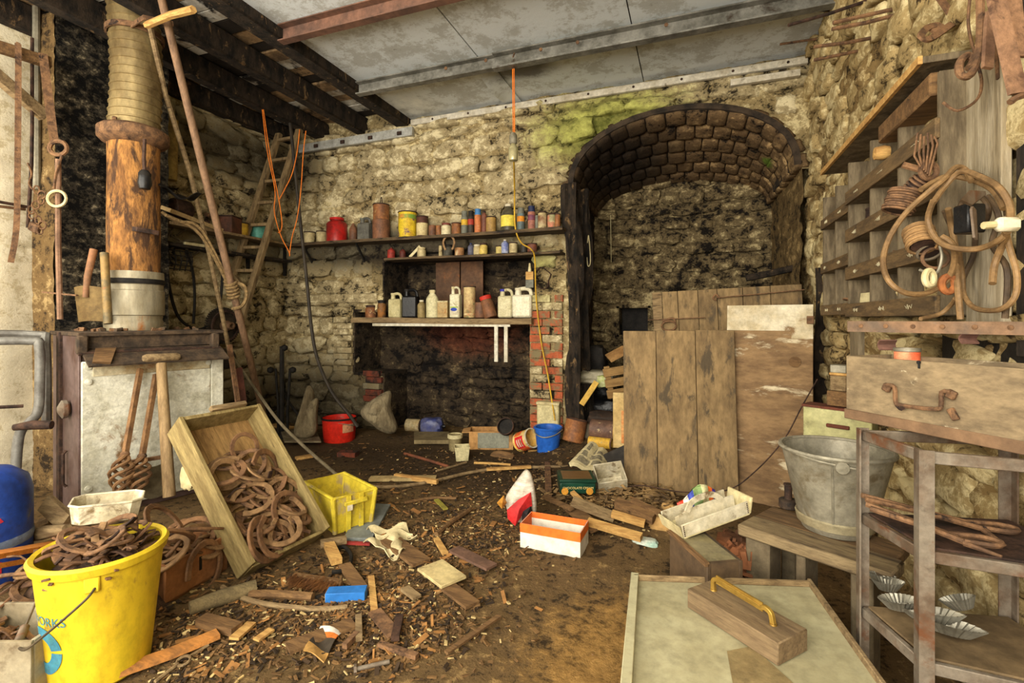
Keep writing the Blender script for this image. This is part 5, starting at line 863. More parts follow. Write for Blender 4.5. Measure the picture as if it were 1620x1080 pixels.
# iron shelf, chest, steel rack
sa, sb = V((.50, 2.0, 0)), V((.815, 1.69, 0)); t = thing('iron_shelf', 'rusty angle iron shelf below the pigeonholes', 'shelf', V((.75, 2.0, 1.16)))
MB().prism([V((sa.x, sa.y, 1.178)), V((sb.x, sb.y, 1.178)), V((.84, 1.69, 1.178)), V((.84, 2.32, 1.178)), V((.62, 2.2, 1.178))], (0, 0, .012)).build('plate', RUSTD, t)
for v in t.children[0].data.vertices: v.co -= t.location
sx_ = (sb-sa).normalized(); lipo = MB().par(V((sa.x, sa.y, 1.158))-t.location, (sb-sa)*1.1, V((-sx_.y, sx_.x, 0))*-.006, (0, 0, .036)).build('angle_lip', mat('lip_rust', S(134, 104, 78), S(104, 88, 74), 8, .7, .2, .3, S(110, 116, 110), 7, .6), t)
for k in range(6): MB().lathe([(.008, 0), (.007, .004), (0, .006)], 8, V((0, 0, 1.178))+sa.lerp(sb, .1+.17*k)+V((sx_.y, -sx_.x, 0))*.004-t.location, rot3(pi/2, 0, -.78)).build('rivet', RUST, lipo)
tag(MB().par((.56, 2.12, .98), (.02, 0, 0), (0, .1, 0), (0, 0, .2)).build('support_plank', PIGG), 'short grey plank supporting the iron shelf', 'plank')
tag(MB().par((.845, 1.6, .93), (.012, 0, 0), (0, .62, 0), (0, 0, .25)).build('back_plate', IRON), 'dark plate on the wall behind the wooden chest', 'plate')
ca, cb = V((.435, 1.765, 0)), V((.70, 1.405, 0)); cx = (cb-ca).normalized(); cn = V((-cx.y, cx.x, 0)); CH = mat('chest_wood', S(134, 116, 88), S(102, 87, 66), 7, .8, 0, .35, S(200, 186, 154), 7, .60, st=(.9, 2, 2), dw=.1)
mwc = frame(V((ca.x, ca.y, .905)), cx, cn, V((0, 0, 1))); Lc = (cb-ca).length+.02; ct = thing('wooden_chest', 'worn wooden tool chest with iron bail handle on the steel rack', 'chest', mw=mwc)
MB().par((0, 0, 0), (Lc, 0, 0), (0, .012, 0), (0, 0, .185)).build('front_board', CH, ct, .002); MB().par((0, .17, 0), (Lc, 0, 0), (0, .012, 0), (0, 0, .185)).build('rear_board', CH, ct, .002)
for x in (0, Lc-.012): MB().par((x, .012, 0), (.012, 0, 0), (0, .158, 0), (0, 0, .185)).build('end_board', CH, ct)
MB().par((-.004, -.004, -.006), (Lc+.008, 0, 0), (0, .19, 0), (0, 0, .03)).build('plinth', mat('chest_plinth', S(124, 96, 70), S(98, 76, 56), 5, .8, 0, .2), ct, .002); MB().par((.012, .012, .02), (Lc-.024, 0, 0), (0, .158, 0), (0, 0, .01)).build('bottom', CH, ct)
mwc2 = mwc; hp = [onp(mwc, x, y, -.012) for x, y in ((1403, 609), (1415, 612), (1417, 635), (1426, 641), (1480, 647), (1489, 640), (1490, 620), (1504, 620))]
bh = MB().tube(crv(hp, 3), .0055, 7).build('bail_handle', RUST, ct)
for x, y in ((1403, 613), (1505, 624)): MB().box(onp(mwc, x, y, -.006), (.022, .012, .022), rot3(0, .4)).build('handle_plate', RUST, bh, .003)
MB().tube(crv([onp(mwc, 1417, 641, -.012), onp(mwc, 1426, 648, -.016), onp(mwc, 1434, 641, -.012), onp(mwc, 1422, 646, -.018)], 4), .003, 5).build('twisted_wire', RUSTD, bh); MB().box(onp(mwc, 1508, 655, -.006), (.016, .01, .03), rot3(0, -.5)).build('hasp', RUST, ct, .002)
MB().lathe([(.005, 0), (.005, .003), (0, .003)], 10, onp(mwc, 1454, 573, -.001), rot3(pi/2)).build('keyhole', BLACKP, ct); MB().box(onp(mwc, 1454, 579, -.001), (.005, .003, .012)).build('keyhole_slot', BLACKP, ct)
p = V((.60, 1.80, .936)); t = tin('striped_tin', 'orange red tin standing inside the wooden chest', p, .032, .175, scol('orange_stripe', (214, 84, 48), (226, 150, 110)), GALV)
tag(MB().sheet(lambda u, v: V((.67+.07*u, 1.63+.06*v+.02*u, 1.02+.05*v+.006*sin(7*u))), 5, 4, .003).build('blue_paper', mat('bluish_paper', S(150, 158, 168), S(120, 128, 138))), 'bluish crumpled paper in the wooden chest', 'paper'); tag(MB().sheet(lambda u, v: V((.55+.27*u, 1.86-.33*u+.05*v, .945+.03*v)), 6, 2, .01).build('dark_tray', IRON), 'dark metal strip lying in the wooden chest', 'strip')
for k, (x, y) in enumerate(((1405, 545), (1535, 535))): tag(MB().sheet(lambda u, v: AT(x-14+28*u, y-8+17*v, 1.62-.2*k)+V((0, .02*sin(pi*v), 0)), 4, 4, .004).build('bracket_tab', mat('pinkish_iron', S(136, 98, 84), S(108, 78, 66))), ['left bent iron tab under the iron shelf', 'right bent iron tab under the iron shelf'][k], 'bracket')
# steel rack
FL, BL_, BR_, FR_ = V((.508, 1.425, 0)), V((.445, 1.63, 0)), V((.79, 1.70, 0)), V((.86, 1.40, 0)); ZT = .895
rk = thing('steel_rack', 'rusty angle iron rack carrying the wooden chest', 'rack', (.62, 1.55, 0)); o0 = rk.location.copy()
ANG = [(-.015, -.015), (.015, -.015), (.015, -.011), (-.011, -.011), (-.011, .015), (-.015, .015)]
def rod_(p, q, nm, w_=.028, th=.014): MB().sweep([p-o0, q-o0], [(-th/2, -w_/2), (th/2, -w_/2), (th/2, w_/2), (-th/2, w_/2)], (0, 0, 1)).build(nm, STEEL, rk, .002)
for p, a in ((FL, 0), (BL_, pi/2), (BR_, pi), (FR_, pi)):
    sec_ = [(x*cos(a)-y*sin(a), x*sin(a)+y*cos(a)) for x, y in ANG]; MB().sweep([p-o0, p+V((0, 0, ZT))-o0], sec_, (1, 0, 0)).build('post', STEEL, rk)
for z in (ZT-.018, .645, .385):
    q = V((0, 0, z))
    for a, b in ((FL, FR_), (FL, BL_), (BL_, BR_)): rod_(a+q, b+q, 'cross_bar')
    if z < .8: MB().prism([FL+q-o0+V((.01, .01, .012)), FR_+q-o0+V((0, .01, .012)), BR_+q-o0+V((0, 0, .012)), BL_+q-o0+V((.01, 0, .012))], (0, 0, .006)).build('shelf_plate', RUSTD if z > .5 else mat('rack_plate', S(120, 100, 72), S(92, 76, 54), 6, .7, .1, .2), rk)
for k, (x0, y0, x1, y1, cxp, cyp, lab) in enumerate(((1363, 783, 1590, 862, 1545, 830, 'upper pair of rusty tongs lying on the steel rack'), (1370, 797, 1585, 880, 1515, 850, 'lower pair of rusty tongs lying on the steel rack'))):
    t = thing('tongs', lab, 'tongs', G(x0, y0, .70+.012*k), 0, 'tongs on the steel rack'); o1 = t.location.copy(); H = .675+.014*k
    a, b, c = G(x0, y0, .72), G(x1, y1, H), G(cxp, cyp, H); MB().tube([a-o1, a.lerp(c, .6)-o1, c-o1], .007, 6).build('arm', RUST, t); MB().tube([a+V((.004, -.02, -.004))-o1, a.lerp(c, .6)+V((.01, -.022, 0))-o1, c+V((.004, -.025, 0))-o1], .007, 6).build('arm', RUST, t); MB().tube(crv([a.lerp(c, .9)-o1, c+V((.05, .01, .004))-o1, c+V((.075, -.012, .004))-o1, c+V((.05, -.035, .004))-o1, c+V((.0, -.03, .004))-o1], 4), .0065, 6).build('loop_jaw', RUST, t); MB().tube([c+V((.0, -.03, .0))-o1, b-o1], [.007, .003], 6).build('spike', RUST, t)
TINM = mat('baking_tin', S(150, 146, 132), S(108, 104, 92), 7, .4, .5, .15, S(90, 78, 58), 7, .6)
for k, (x, y, l, w_, rz, tl_, lab) in enumerate(((1405, 935, .085, .05, .2, 0, 'small fluted baking tin at the back left of the lower rack shelf'), (1425, 965, .10, .055, .1, .1, 'fluted baking tin in front of the small tin'), (1475, 985, .15, .06, -.6, .25, 'long boat-shaped fluted tin leaning on the pile'), (1500, 1003, .15, .055, -.55, .1, 'front boat-shaped fluted tin on the rack shelf'), (1525, 965, .085, .06, -.5, .5, 'shell-shaped fluted tin at the right of the pile'), (1395, 925, .07, .03, -.1, 0, 'flat ribbed tin lid behind the fluted tins'))):
    p = G(x, y, .412); t = thing('baking_tin', lab, 'baking tin', mw=Matrix.Translation(p) @ rot3(0, -tl_, rz).to_4x4(), group='fluted baking tins on the steel rack'); n_ = 26; mb = MB(); vs = []
    for ring, (s_, z) in enumerate(((.55, .004), (1, .032), (.97, .032), (.53, .007))):
        for i in range(n_*2):
            a = 2*pi*i/(n_*2); f = s_*(1+.05*(1 if i % 2 else -1)); vs.append((l/2*f*cos(a), w_/2*f*sin(a)*(1-.25*abs(cos(a))**3), z))
    m2 = n_*2; mb.add(vs, [(r_*m2+i, r_*m2+(i+1) % m2, (r_+1)*m2+(i+1) % m2, (r_+1)*m2+i) for r_ in range(3) for i in range(m2)]+[tuple(range(m2))[::-1], tuple(3*m2+i for i in range(m2))]); mb.build('fluted_shell', TINM, t, smooth=False)
# ---- bench, bucket, drawer, tray, low box
ba, bb = V((.165, 1.97, 0)), V((.53, 1.755, 0)); bx = (bb-ba).normalized(); bn = V((-bx.y, bx.x, 0)); mwb = frame(ba, bx, bn, V((0, 0, 1))); Lb = (bb-ba).length
BEN = mat('bench_wood', S(128, 110, 80), S(94, 78, 56), 6, .85, 0, .5, S(66, 54, 40), 6, .52, st=(.8, 5, 5)); be = thing('wooden_bench', 'low rough wooden bench carrying the metal bucket', 'bench', mw=mwb)
MB().par((-.02, 0, .41), (Lb+.04, 0, 0), (0, .13, 0), (0, 0, .042)).build('front_plank', BEN, be, .006); MB().par((-.02, .135, .41), (Lb+.02, 0, 0), (0, .15, 0), (0, 0, .038)).build('rear_plank', mat('bench_wood_brown', S(116, 90, 60), S(88, 68, 46), 6, .85, 0, .4, S(62, 48, 34), 5, .53, st=(.8, 5, 5)), be, .005)
for x, w_, d in ((0.0, .085, .10), (.17, .03, .12), (.33, .06, .07)): MB().par((x, .02, 0), (w_, 0, 0), (0, d, 0), (0, 0, .41)).build('leg', mat('bench_leg', S(110, 98, 76), S(84, 72, 54), 6, .9, 0, .3), be, .006)
for x in (.05, .3): MB().par((x, .2, 0), (.05, 0, 0), (0, .06, 0), (0, 0, .41)).build('leg', MC['bench_leg'], be, .006)
p = V((.475, 2.06, .452)); t = thing('metal_bucket', 'dented galvanised bucket on the wooden bench', 'bucket', p)
MB().lathe([(0, .004), (.105, .0), (.112, .02), (.116, .035), (.172, .285), (.168, .285), (.108, .012), (0, .012)], 32).build('body', GALV, t); MB().tube([V((.174*cos(a), .174*sin(a), .285)) for a in [2*pi*k/32 for k in range(32)]], .008, 6, True).build('rolled_rim', GALV, t); MB().lathe([(.113, .02), (.120, .022), (.127, .05), (.122, .055)], 32).build('foot_band', mat('galv_foot', S(160, 150, 120), S(136, 124, 96), 7, .5, .3), t)
for s_ in (-1, 1): MB().lathe([(.022, 0), (.02, .008), (0, .01)], 12, (s_*-.02, s_*-.17, .262), rot3(s_*pi/2)).build('ear', GALV, t)
MB().tube(crv([(.02, -.176, .262), (-.10, -.15, .275), (-.165, -.05, .285), (-.16, .06, .288), (-.10, .14, .285), (-.02, .176, .262)], 5), .004, 6).build('bail', GALV, t); MB().tube([(.115*cos(-1.85), .115*sin(-1.85), .03), (.171*cos(-1.85), .171*sin(-1.85), .28)], .004, 5).build('seam', GALV, t)
p = G(1247, 803, .452); t = thing('insulator', 'black rusted screw jack head on the bench', 'jack', p); MB().lathe([(.03, 0), (.034, .004), (.034, .032), (.028, .036), (.0, .036)], 18).build('base', mat('jack_rust', S(74, 58, 44), S(34, 28, 24), 16, .8, .1, .4), t); MB().lathe([(.014, .034), (.014, .088), (.017, .09), (.017, .096), (.0, .096)], 14).build('stem', RUSTD, t)
a, b = AT(1277, 705, 2.55), AT(1362, 720, 2.3); t = thing('green_drawer', 'pale green drawer front with brown handle behind the bucket', 'drawer', mw=frame(V((a.x, a.y, .52)), V((.75, -.45, 0)).normalized(), V((.45, .75, 0)).normalized(), V((0, 0, 1))))  # green drawer front standing over a brown carcase
MB().box((.13, .05, .11), (.30, .10, .24)).build('front', mat('pale_green', S(182, 178, 128), S(160, 156, 108), 5, .7, 0, .1, S(96, 80, 56), 8, .63), t, .004); MB().box((.13, .05, .235), (.31, .11, .012)).build('top_edge', mat('drawer_redwood', S(104, 56, 38), S(84, 46, 34)), t); MB().box((.14, -.006, .15), (.10, .014, .018)).build('handle', MC['drawer_redwood'], t, .003); MB().par((.0, .02, -.52), (.28, 0, 0), (0, .08, 0), (0, 0, .51)).build('carcase', WOODB, t)
for k, (x, y, w_, h, mt, lab) in enumerate(((1312, 630, .10, .09, WOODB, 'small dark wooden block on the green drawer'), (1322, 605, .07, .09, WOOD, 'brown wooden offcut above the dark block'), (1318, 592, .08, .012, WOODY, 'thin pale slat under the grey box'), (1317, 580, .07, .035, GALV, 'little grey metal box on the block pile'))):
    p = t.matrix_world @ V((.13+.02*k, .06, 0)) if k == 0 else p; z0 = [.765, .842, .918, .932][k]; hh = [.075, .075, .014, .04][k]; tag(MB().box((0, 0, hh/2), (w_, .07, hh), rot3(0, 0, -.5)).build(['wood_block', 'wood_offcut', 'wood_lath', 'metal_box'][k], mt, None, .003), lab, ['block', 'offcut', 'slat', 'box'][k]).location = (p.x, p.y, z0)
lb0, lb1 = V((-.087, 1.96, 0)), V((.04, 1.735, 0)); lx = (lb1-lb0).normalized(); mwl = frame(lb0, lx, V((-lx.y, lx.x, 0)), V((0, 0, 1))); t = thing('low_box', 'low dark wooden box standing under the white tray', 'box', mw=mwl); Ll = (lb1-lb0).length
DB = mat('dark_box_wood', S(84, 66, 46), S(58, 46, 34), 5, .8, 0, .3)
MB().par((0, 0, 0), (Ll, 0, 0), (0, .014, 0), (0, 0, .40)).build('front_board', DB, t, .002); MB().par((0, .115, 0), (Ll, 0, 0), (0, .014, 0), (0, 0, .40)).build('rear_board', DB, t, .002); MB().par((Ll-.014, .014, 0), (.014, 0, 0), (0, .10, 0), (0, 0, .40)).build('end_board', DB, t); MB().par((0, .014, 0), (.014, 0, 0), (0, .10, 0), (0, 0, .36)).build('end_board', DB, t); MB().par((.04, .01, .393), (Ll-.045, 0, 0), (0, .115, 0), (0, 0, .006)).build('dusty_glass', mat('dusty_glass', S(126, 116, 84), S(96, 90, 70), 6, .25, 0, .1), t); MB().par((.0, -.006, .39), (Ll, 0, 0), (0, .014, 0), (0, 0, .014)).build('top_strip', WOODB, t)
ta, tb = AT(1082, 851, 1.80), AT(1186, 812, 1.88); txx = (tb-ta).normalized(); tn = V((-txx.y, txx.x, 0)).normalized(); tu = txx.cross(tn); tn2 = tu.cross(txx); Lt = (tb-ta).length; mwt = frame(ta, txx, tn2, tu)
tt = thing('cutlery_tray', 'white painted wooden tray with a cut handle tilted on the bench', 'tray', mw=mwt); W_ = .13
fsd = MB().par((0, 0, 0), (Lt, 0, 0), (0, .006, 0), (0, .0, .048)).build('front_side', WHITE, tt, .001); MB().par((0, W_, 0), (Lt, 0, 0), (0, .006, 0), (0, 0, .05)).build('rear_side', WHITE, tt, .001); MB().par((0, 0, -.004), (Lt, 0, 0), (0, W_, 0), (0, 0, .005)).build('bottom', CREAM, tt)
MB().prism([(Lt, .0, 0), (Lt, W_, 0), (Lt+.02, W_, .055), (Lt+.02, 0, .055)], (.006, 0, 0)).build('end', CREAM, tt); MB().prism([(0, .0, 0), (0, W_, 0), (-.01, W_, .045), (-.01, 0, .045)], (-.006, 0, 0)).build('end', CREAM, tt)
hpz = [(.02, 0), (Lt-.01, 0), (Lt-.01, .052), (Lt*.80, .055), (Lt*.70, .085), (Lt*.62, .092), (Lt*.42, .092), (Lt*.34, .084), (Lt*.26, .055), (.02, .045)]
def hp3(u, v): return V((u, W_*.5, v))
hn = MB(); # divider with an oblong hole: ring of quads
ho = [(Lt*.42, .062), (Lt*.60, .062), (Lt*.62, .070), (Lt*.60, .078), (Lt*.42, .078), (Lt*.40, .070)]
MB().prism([hp3(*q) for q in [(.02, 0), (Lt-.01, 0), (Lt-.01, .052), (Lt*.80, .055), (Lt*.68, .06), (Lt*.3, .06), (Lt*.24, .055), (.02, .045)]], (0, .006, 0)).build('divider', WHITE, tt)
MB().sweep(crv([hp3(Lt*.24, .052), hp3(Lt*.34, .083), hp3(Lt*.51, .09), hp3(Lt*.66, .083), hp3(Lt*.78, .052)], 5), [(-.011, -.003), (.011, -.003), (.011, .003), (-.011, .003)], (0, 1, 0)).build('grip', WHITE, tt)
for k in range(6): MB().lathe([(.003, 0), (.0, .002)], 6, (Lt-.006, -.001, .006+.007*k), rot3(pi/2)).build('nail', RUSTD, fsd); MB().lathe([(.003, 0), (.0, .002)], 6, (.006, -.001, .006+.007*k), rot3(pi/2)).build('nail', RUSTD, fsd)
SN = thing('snack_bag', 'crumpled colourful crisp packet in the white tray', 'packet', AT(1100, 815, 1.97)); o1 = SN.location.copy(); pk = [('red', (206, 66, 44)), ('white', (222, 216, 200)), ('blue', (56, 70, 160)), ('green', (126, 150, 90)), ('cream', (206, 200, 150)), ('orange', (222, 112, 50)), ('purple', (70, 56, 140))]
pu_ = [0, .16, .28, .40, .62, .80, .92, 1]
def pil(u, v, s_): # two faced pillow packet, image-space outline given its own depth and thickness
    x = 1071+60*u; y0, y1 = 795-24*min(1, u*2.4)+5*sin(7*u), 826-8*u; y = y0+(y1-y0)*v
    return AT(x, y, 1.97)-o1+V((FX, FY, 0))*(-s_*(.028*sin(pi*u)**.5*sin(pi*v)**.6+.005*sin(19*u+8*v)))
for (nm, c_), u0, u1 in zip(pk, pu_, pu_[1:]):
    q = MB()
    for s_ in (1, -1): q.sheet(lambda u, v: pil(u0+(u1-u0)*u, v, s_), 4, 8)
    q.build(nm+'_panel', mat('foil_'+nm, S(*c_), S(*[int(k*.8) for k in c_]), 12, .35, .1, .5, S(206, 200, 186), 16, .62, grime=.2), SN)
# ---- flat cupboard lying in the front and the block with a brass handle
q4 = [G(1003, 918, .33), G(1283, 928, .33), V((.45, 1.28, .33)), V((-.145, 1.05, .33))]; q4[2] = G(1395, 1085, .33)+(G(1395, 1085, .33)-q4[1])*.25; q4[3] = G(990, 1085, .33)+(G(990, 1085, .33)-q4[0])*.25
cp = thing('cupboard', 'pale painted cupboard lying on its back in the foreground', 'cupboard', (q4[0].x, q4[0].y, 0)); o0 = cp.location.copy()
PGP = mat('grey_green_paint', S(170, 164, 132), S(150, 142, 110), 4, .65, 0, .15, S(116, 96, 62), 3, .60)
MB().prism([p-o0-V((0, 0, .01)) for p in q4], (0, 0, -.315)).build('carcase', WOODB, cp); MB().prism([p-o0 for p in q4], (0, 0, -.012)).build('top_panel', PGP, cp, .002)
def edge(a, b, w_, off, nm): a, b = V(a), V(b); d = (b-a).normalized(); n_ = V((-d.y, d.x, 0)); MB().par(a-o0+n_*off+V((0, 0, -.002)), b-a, n_*w_, (0, 0, .02)).build(nm, WOOD if nm != 'left_batten' else MC['grey_green_paint'], cp, .002)
edge(q4[0]+V((0, .02, 0)), q4[3], .026, -.012, 'left_batten'); edge(q4[1]+V((0, .02, 0)), q4[2], .012, -.008, 'right_batten'); edge(q4[0], q4[1], .008, 0, 'rear_strip')
MB().prism([G(x, y, .331)-o0 for x, y in ((1150, 1030), (1190, 1022), (1215, 1045), (1260, 1085), (1160, 1085))], (0, 0, .001)).build('bare_patch', mat('bare_patch', S(146, 128, 88), S(120, 102, 68), 6, .8), cp)
A_, B_, C2 = V((-.02, 1.577, 0)), V((.193, 1.389, 0)), V((.304, 1.485, 0)); x_ = (B_-A_).normalized(); y_ = V((-x_.y, x_.x, 0)); fw = thing('float_block', 'thick brown wooden block with a brass handle', 'block', mw=frame(V((A_.x, A_.y, .332)), x_, y_, V((0, 0, 1)))); Lf = (B_-A_).length+.005
MB().par((0, 0, 0), (Lf, 0, 0), (0, .125, 0), (0, 0, .058)).build('block', mat('block_wood', S(124, 104, 76), S(98, 80, 58), 5, .85, 0, .3, S(74, 58, 40), 4, .6, st=(.8, 5, 5)), fw, .003)
BRS = mat('brass', S(178, 144, 66), S(138, 108, 48), 8, .45, .6, .1)
hbar = MB().sweep(crv([(.045, .062, .056), (.045, .062, .085), (.055, .062, .095), (.08, .062, .096)], 4)+[V((.19, .062, .088)), V((.2, .062, .086))]+crv([(.21, .062, .092), (.228, .062, .085), (.235, .062, .056)], 4), [(-.006, -.006), (.006, -.006), (.006, .006), (-.006, .006)], (0, 1, 0)).build('handle_bar', BRS, fw, .001)
MB().par((.055, .060, .083), (.15, 0, -.006), (0, .004, 0), (0, 0, .024)).build('handle_flange', BRS, hbar)
for x in (.045, .235): MB().lathe([(.010, 0), (.009, .004), (0, .005)], 10, (x, .062, .058)).build('screw_foot', BRS, hbar)
# ---- irons in the top right corner
bar('spiral_strap', crv([AT(1478, -15, 1.7), AT(1508, 30, 1.7), AT(1500, 42, 1.66), AT(1470, 62, 1.62), AT(1457, 58, 1.62), AT(1466, 45, 1.68), AT(1485, 40, 1.70), AT(1487, 46, 1.68), AT(1474, 50, 1.68)], 5), .008, .022, RUST, 'curled rusty strap end hanging near the ceiling', 'strap', None)
tag(MB().tube(crv([AT(1550, -15, 1.35), AT(1551, 40, 1.35), AT(1548, 85, 1.35), AT(1535, 118, 1.33), AT(1520, 118, 1.33), AT(1518, 100, 1.35), AT(1530, 88, 1.37), AT(1540, 95, 1.36), AT(1533, 108, 1.35)], 6), .010, 8).build('scroll_hook', RUST), 'rusty scroll hook hanging in the top right corner', 'hook')
tag(MB().tube(crv([AT(1536, -15, 1.45), AT(1532, 40, 1.45), AT(1545, 95, 1.45), AT(1553, 130, 1.43), AT(1545, 158, 1.42), AT(1515, 175, 1.42), AT(1492, 162, 1.44)], 5), .004, 6).build('bent_wire', RUST), 'thin bent wire hanging over the wide plank', 'wire')
for i, (x0, y0, x1, y1, w_, lab) in enumerate(((1572, -20, 1610, 148, .040, 'broad slanting rusty flat bar in the top right corner'), (1600, -20, 1612, 90, .038, 'broad rusty flat bar at the right edge'), (1567, 20, 1562, 108, .026, 'short rusty bar behind the slanting flat bar'), (1583, -20, 1592, 125, .05, 'dark rusty plate behind the slanting flat bar'))):
    bar('flat_bar', [AT(x0, y0, 1.22+.06*i), AT(x1, y1, 1.2+.06*i)], w_, .01, mat('salmon_rust', S(150, 114, 86), S(108, 80, 62), 14, .85, .05, .5, S(84, 60, 46), 10, .56) if i != 3 else RUST, lab, 'bar', (FX, FY, .1))
tag(MB().tube(crv([AT(1598, 162, 1.2), AT(1607, 155, 1.2), AT(1622, 150, 1.2)], 4), .008, 6).build('wall_staple', RUST), 'rusty staple at the right edge below the flat bars', 'staple')
for i, (x1, y1, x0, y0, lab) in enumerate(((1322, 16, 1236, 14, 'topmost'), (1376, 0, 1247, 40, 'second'), (1425, 12, 1318, 36, 'third'), (1424, 22, 1316, 46, 'fourth'), (1302, 60, 1234, 70, 'fifth'), (1395, 57, 1288, 74, 'sixth'), (1376, 77, 1288, 95, 'lowest'))):
    a = AX(x1, y1, .88); b = AT(x0, y0, ray(x1, y1).x and (.88/ray(x1, y1).x)+.05); tag(MB().tube([a, a.lerp(b, .5)+V((0, 0, -.006*(i % 2))), b], .009 if i else .011, 7).build('wall_rod', RUST if i > 1 else RUSTD, loc=a), '%s rusty rod sticking out of the right wall near the ceiling' % lab, 'rod', 'rusty rods in the right wall')
# ================================================================== FOREGROUND LEFT AND FLOOR
def textmesh(s, size, mt, name='lettering'):
    cu = bpy.data.curves.new('t', 'FONT'); cu.body = s; cu.size = size; cu.align_x = 'CENTER'; cu.resolution_u = 3; o = bpy.data.objects.new('t', cu); C.objects.link(o)
    me = bpy.data.meshes.new_from_object(o.evaluated_get(bpy.context.evaluated_depsgraph_get())); bpy.data.objects.remove(o); me.name = name
    me.materials.clear(); me.materials.append(mt); return me
# ---- yellow bucket
YEL = mat('yellow_bucket', S(212, 184, 40), S(194, 164, 34), 4, .5, 0, .1, S(128, 104, 44), 8, .57, st=(1, 1, .6)); PR = mat('faded_blue_print', S(58, 122, 148), S(80, 132, 120), 8, .5, 0, .05)
bp = AT(161, 900, 1.70); bp.z = 0; r0, r1, hb = .138, .178, .42
yb = thing('yellow_bucket', 'big yellow plastic bucket heaped with rusty iron', 'bucket', bp)
MB().lathe([(0, .006), (r0-.01, 0), (r0, .01), (r1, hb), (r1-.006, hb), (r0-.006, .016), (0, .016)], 48).build('body', YEL, yb); MB().lathe([(r1, hb-.03), (r1+.008, hb-.028), (r1+.014, hb-.004), (r1+.006, hb+.006), (r1-.008, hb)], 48).build('rim', YEL, yb)
def onb(a, z, off=.0015): return V(((r0+(r1-r0)*z/hb+off)*cos(a), (r0+(r1-r0)*z/hb+off)*sin(a), z))
me = textmesh('WORKS', .042, PR)
for v in me.vertices: v.co = onb(radians(-88)+v.co.x/.165, .238+v.co.y+.006*0)
obj('lettering', me, yb)
rgm = MB(); n_ = 40
rgm.add([onb(radians(-97)+rr*cos(a)/.158, .150+rr*sin(a)) for a in [2*pi*k/n_ for k in range(n_)] for rr in (.040, .058, .078)], [(k*3+j, k*3+j+1, ((k+1) % n_)*3+j+1, ((k+1) % n_)*3+j) for k in range(n_) if k not in (0,) for j in (0, 1)]); rgm.build('blue_ring_print', PR, yb)
hA, hB = radians(-35), radians(-121)
MB().tube(crv([onb(hA, .355, .006), onb(hA-.12, .33, .03), onb(-1.15, .255, .05), onb(-1.55, .195, .055), onb(hB, .175, .05), onb(hB-.25, .20, .04), onb(hB-.6, .30, .02), onb(hB-.75, .36, .006)], 6), .004, 6).build('wire_handle', mat('handle_wire', S(96, 84, 66), S(70, 60, 48), 9, .5, .4), yb)
MB().tube([onb(hB+.02, .173, .05), onb(hB-.22, .195, .042)], .013, 10).build('hand_grip', STEEL, yb)
for a in (hA,): MB().par(onb(a, .34, .0)-V((.02, .02, 0)), (.028, .03, 0), (.008, -.008, 0), (0, 0, .05)).build('handle_lug', YEL, yb, .004)
def strip_mesh(k, mt):
    r = random.Random(k); L = r.uniform(.10, .2); c = r.uniform(-1.2, 1.2); w_ = r.uniform(.012, .03)
    return MB().sweep(crv([V((L*(q/5-.5), c*L*.5*((q/5-.5)**2), .012*sin(q*1.7+k))) for q in range(6)], 2), [(-w_/2, -.003), (w_/2, -.003), (w_/2, .003), (-w_/2, .003)], (0, 0, 1)).mesh('iron_scrap', mt, .001)
scr = [strip_mesh(k, m) for k, m in enumerate([RUST, RUSTD, mat('scrap_brown', S(118, 84, 58), S(84, 62, 48), 12, .85, .1, .4), RUST, MC['shoe_rust_tan'], RUSTD, mat('scrap_brown', S(0, 0, 0)), RUST])]
def heap(meshes, n, pf, tilt, lab, cat, grp, nm, sc_=(.85, 1.15)):
    for k in range(n):
        s_ = R.uniform(*sc_); o = obj(nm, R.choice(meshes)); o.matrix_world = Matrix.Translation(pf(k, n)) @ rot3(R.uniform(-tilt, tilt), R.uniform(-tilt, tilt), R.uniform(0, 6.3)).to_4x4() @ Matrix.Scale(s_, 4); tag(o, lab, cat, grp)
def disc(c, rr, z0, z1):
    def f(k, n):
        a, q = R.uniform(0, 6.3), rr*math.sqrt(R.random()); return V((c.x+q*cos(a), c.y+q*sin(a), z0+(z1-z0)*(1-(q/rr)**2)*k/n+R.uniform(0, .015)))
    return f
heap(scr, 75, disc(bp, .10, .385, .47), .5, 'rusty iron strip heaped in the yellow bucket', 'scrap', 'rusty strips in the yellow bucket', 'iron_scrap', (.8, 1.2)); heap(SH[1:], 8, disc(bp, .09, .42, .48), .5, 'rusty horseshoe heaped in the yellow bucket', 'horseshoe', 'horseshoes in the yellow bucket', 'horseshoe')
tag(MB().lathe([(.14, .27), (.165, .32), (.13, .37), (.08, .40), (0, .41)], 24, bp).build('scrap_fill', mat('scrap_crumbs', S(84, 62, 46), S(52, 40, 32), 26, .95, 0, .9)), 'loose rusty crumbs filling the yellow bucket', 'scrap')['kind'] = 'stuff'
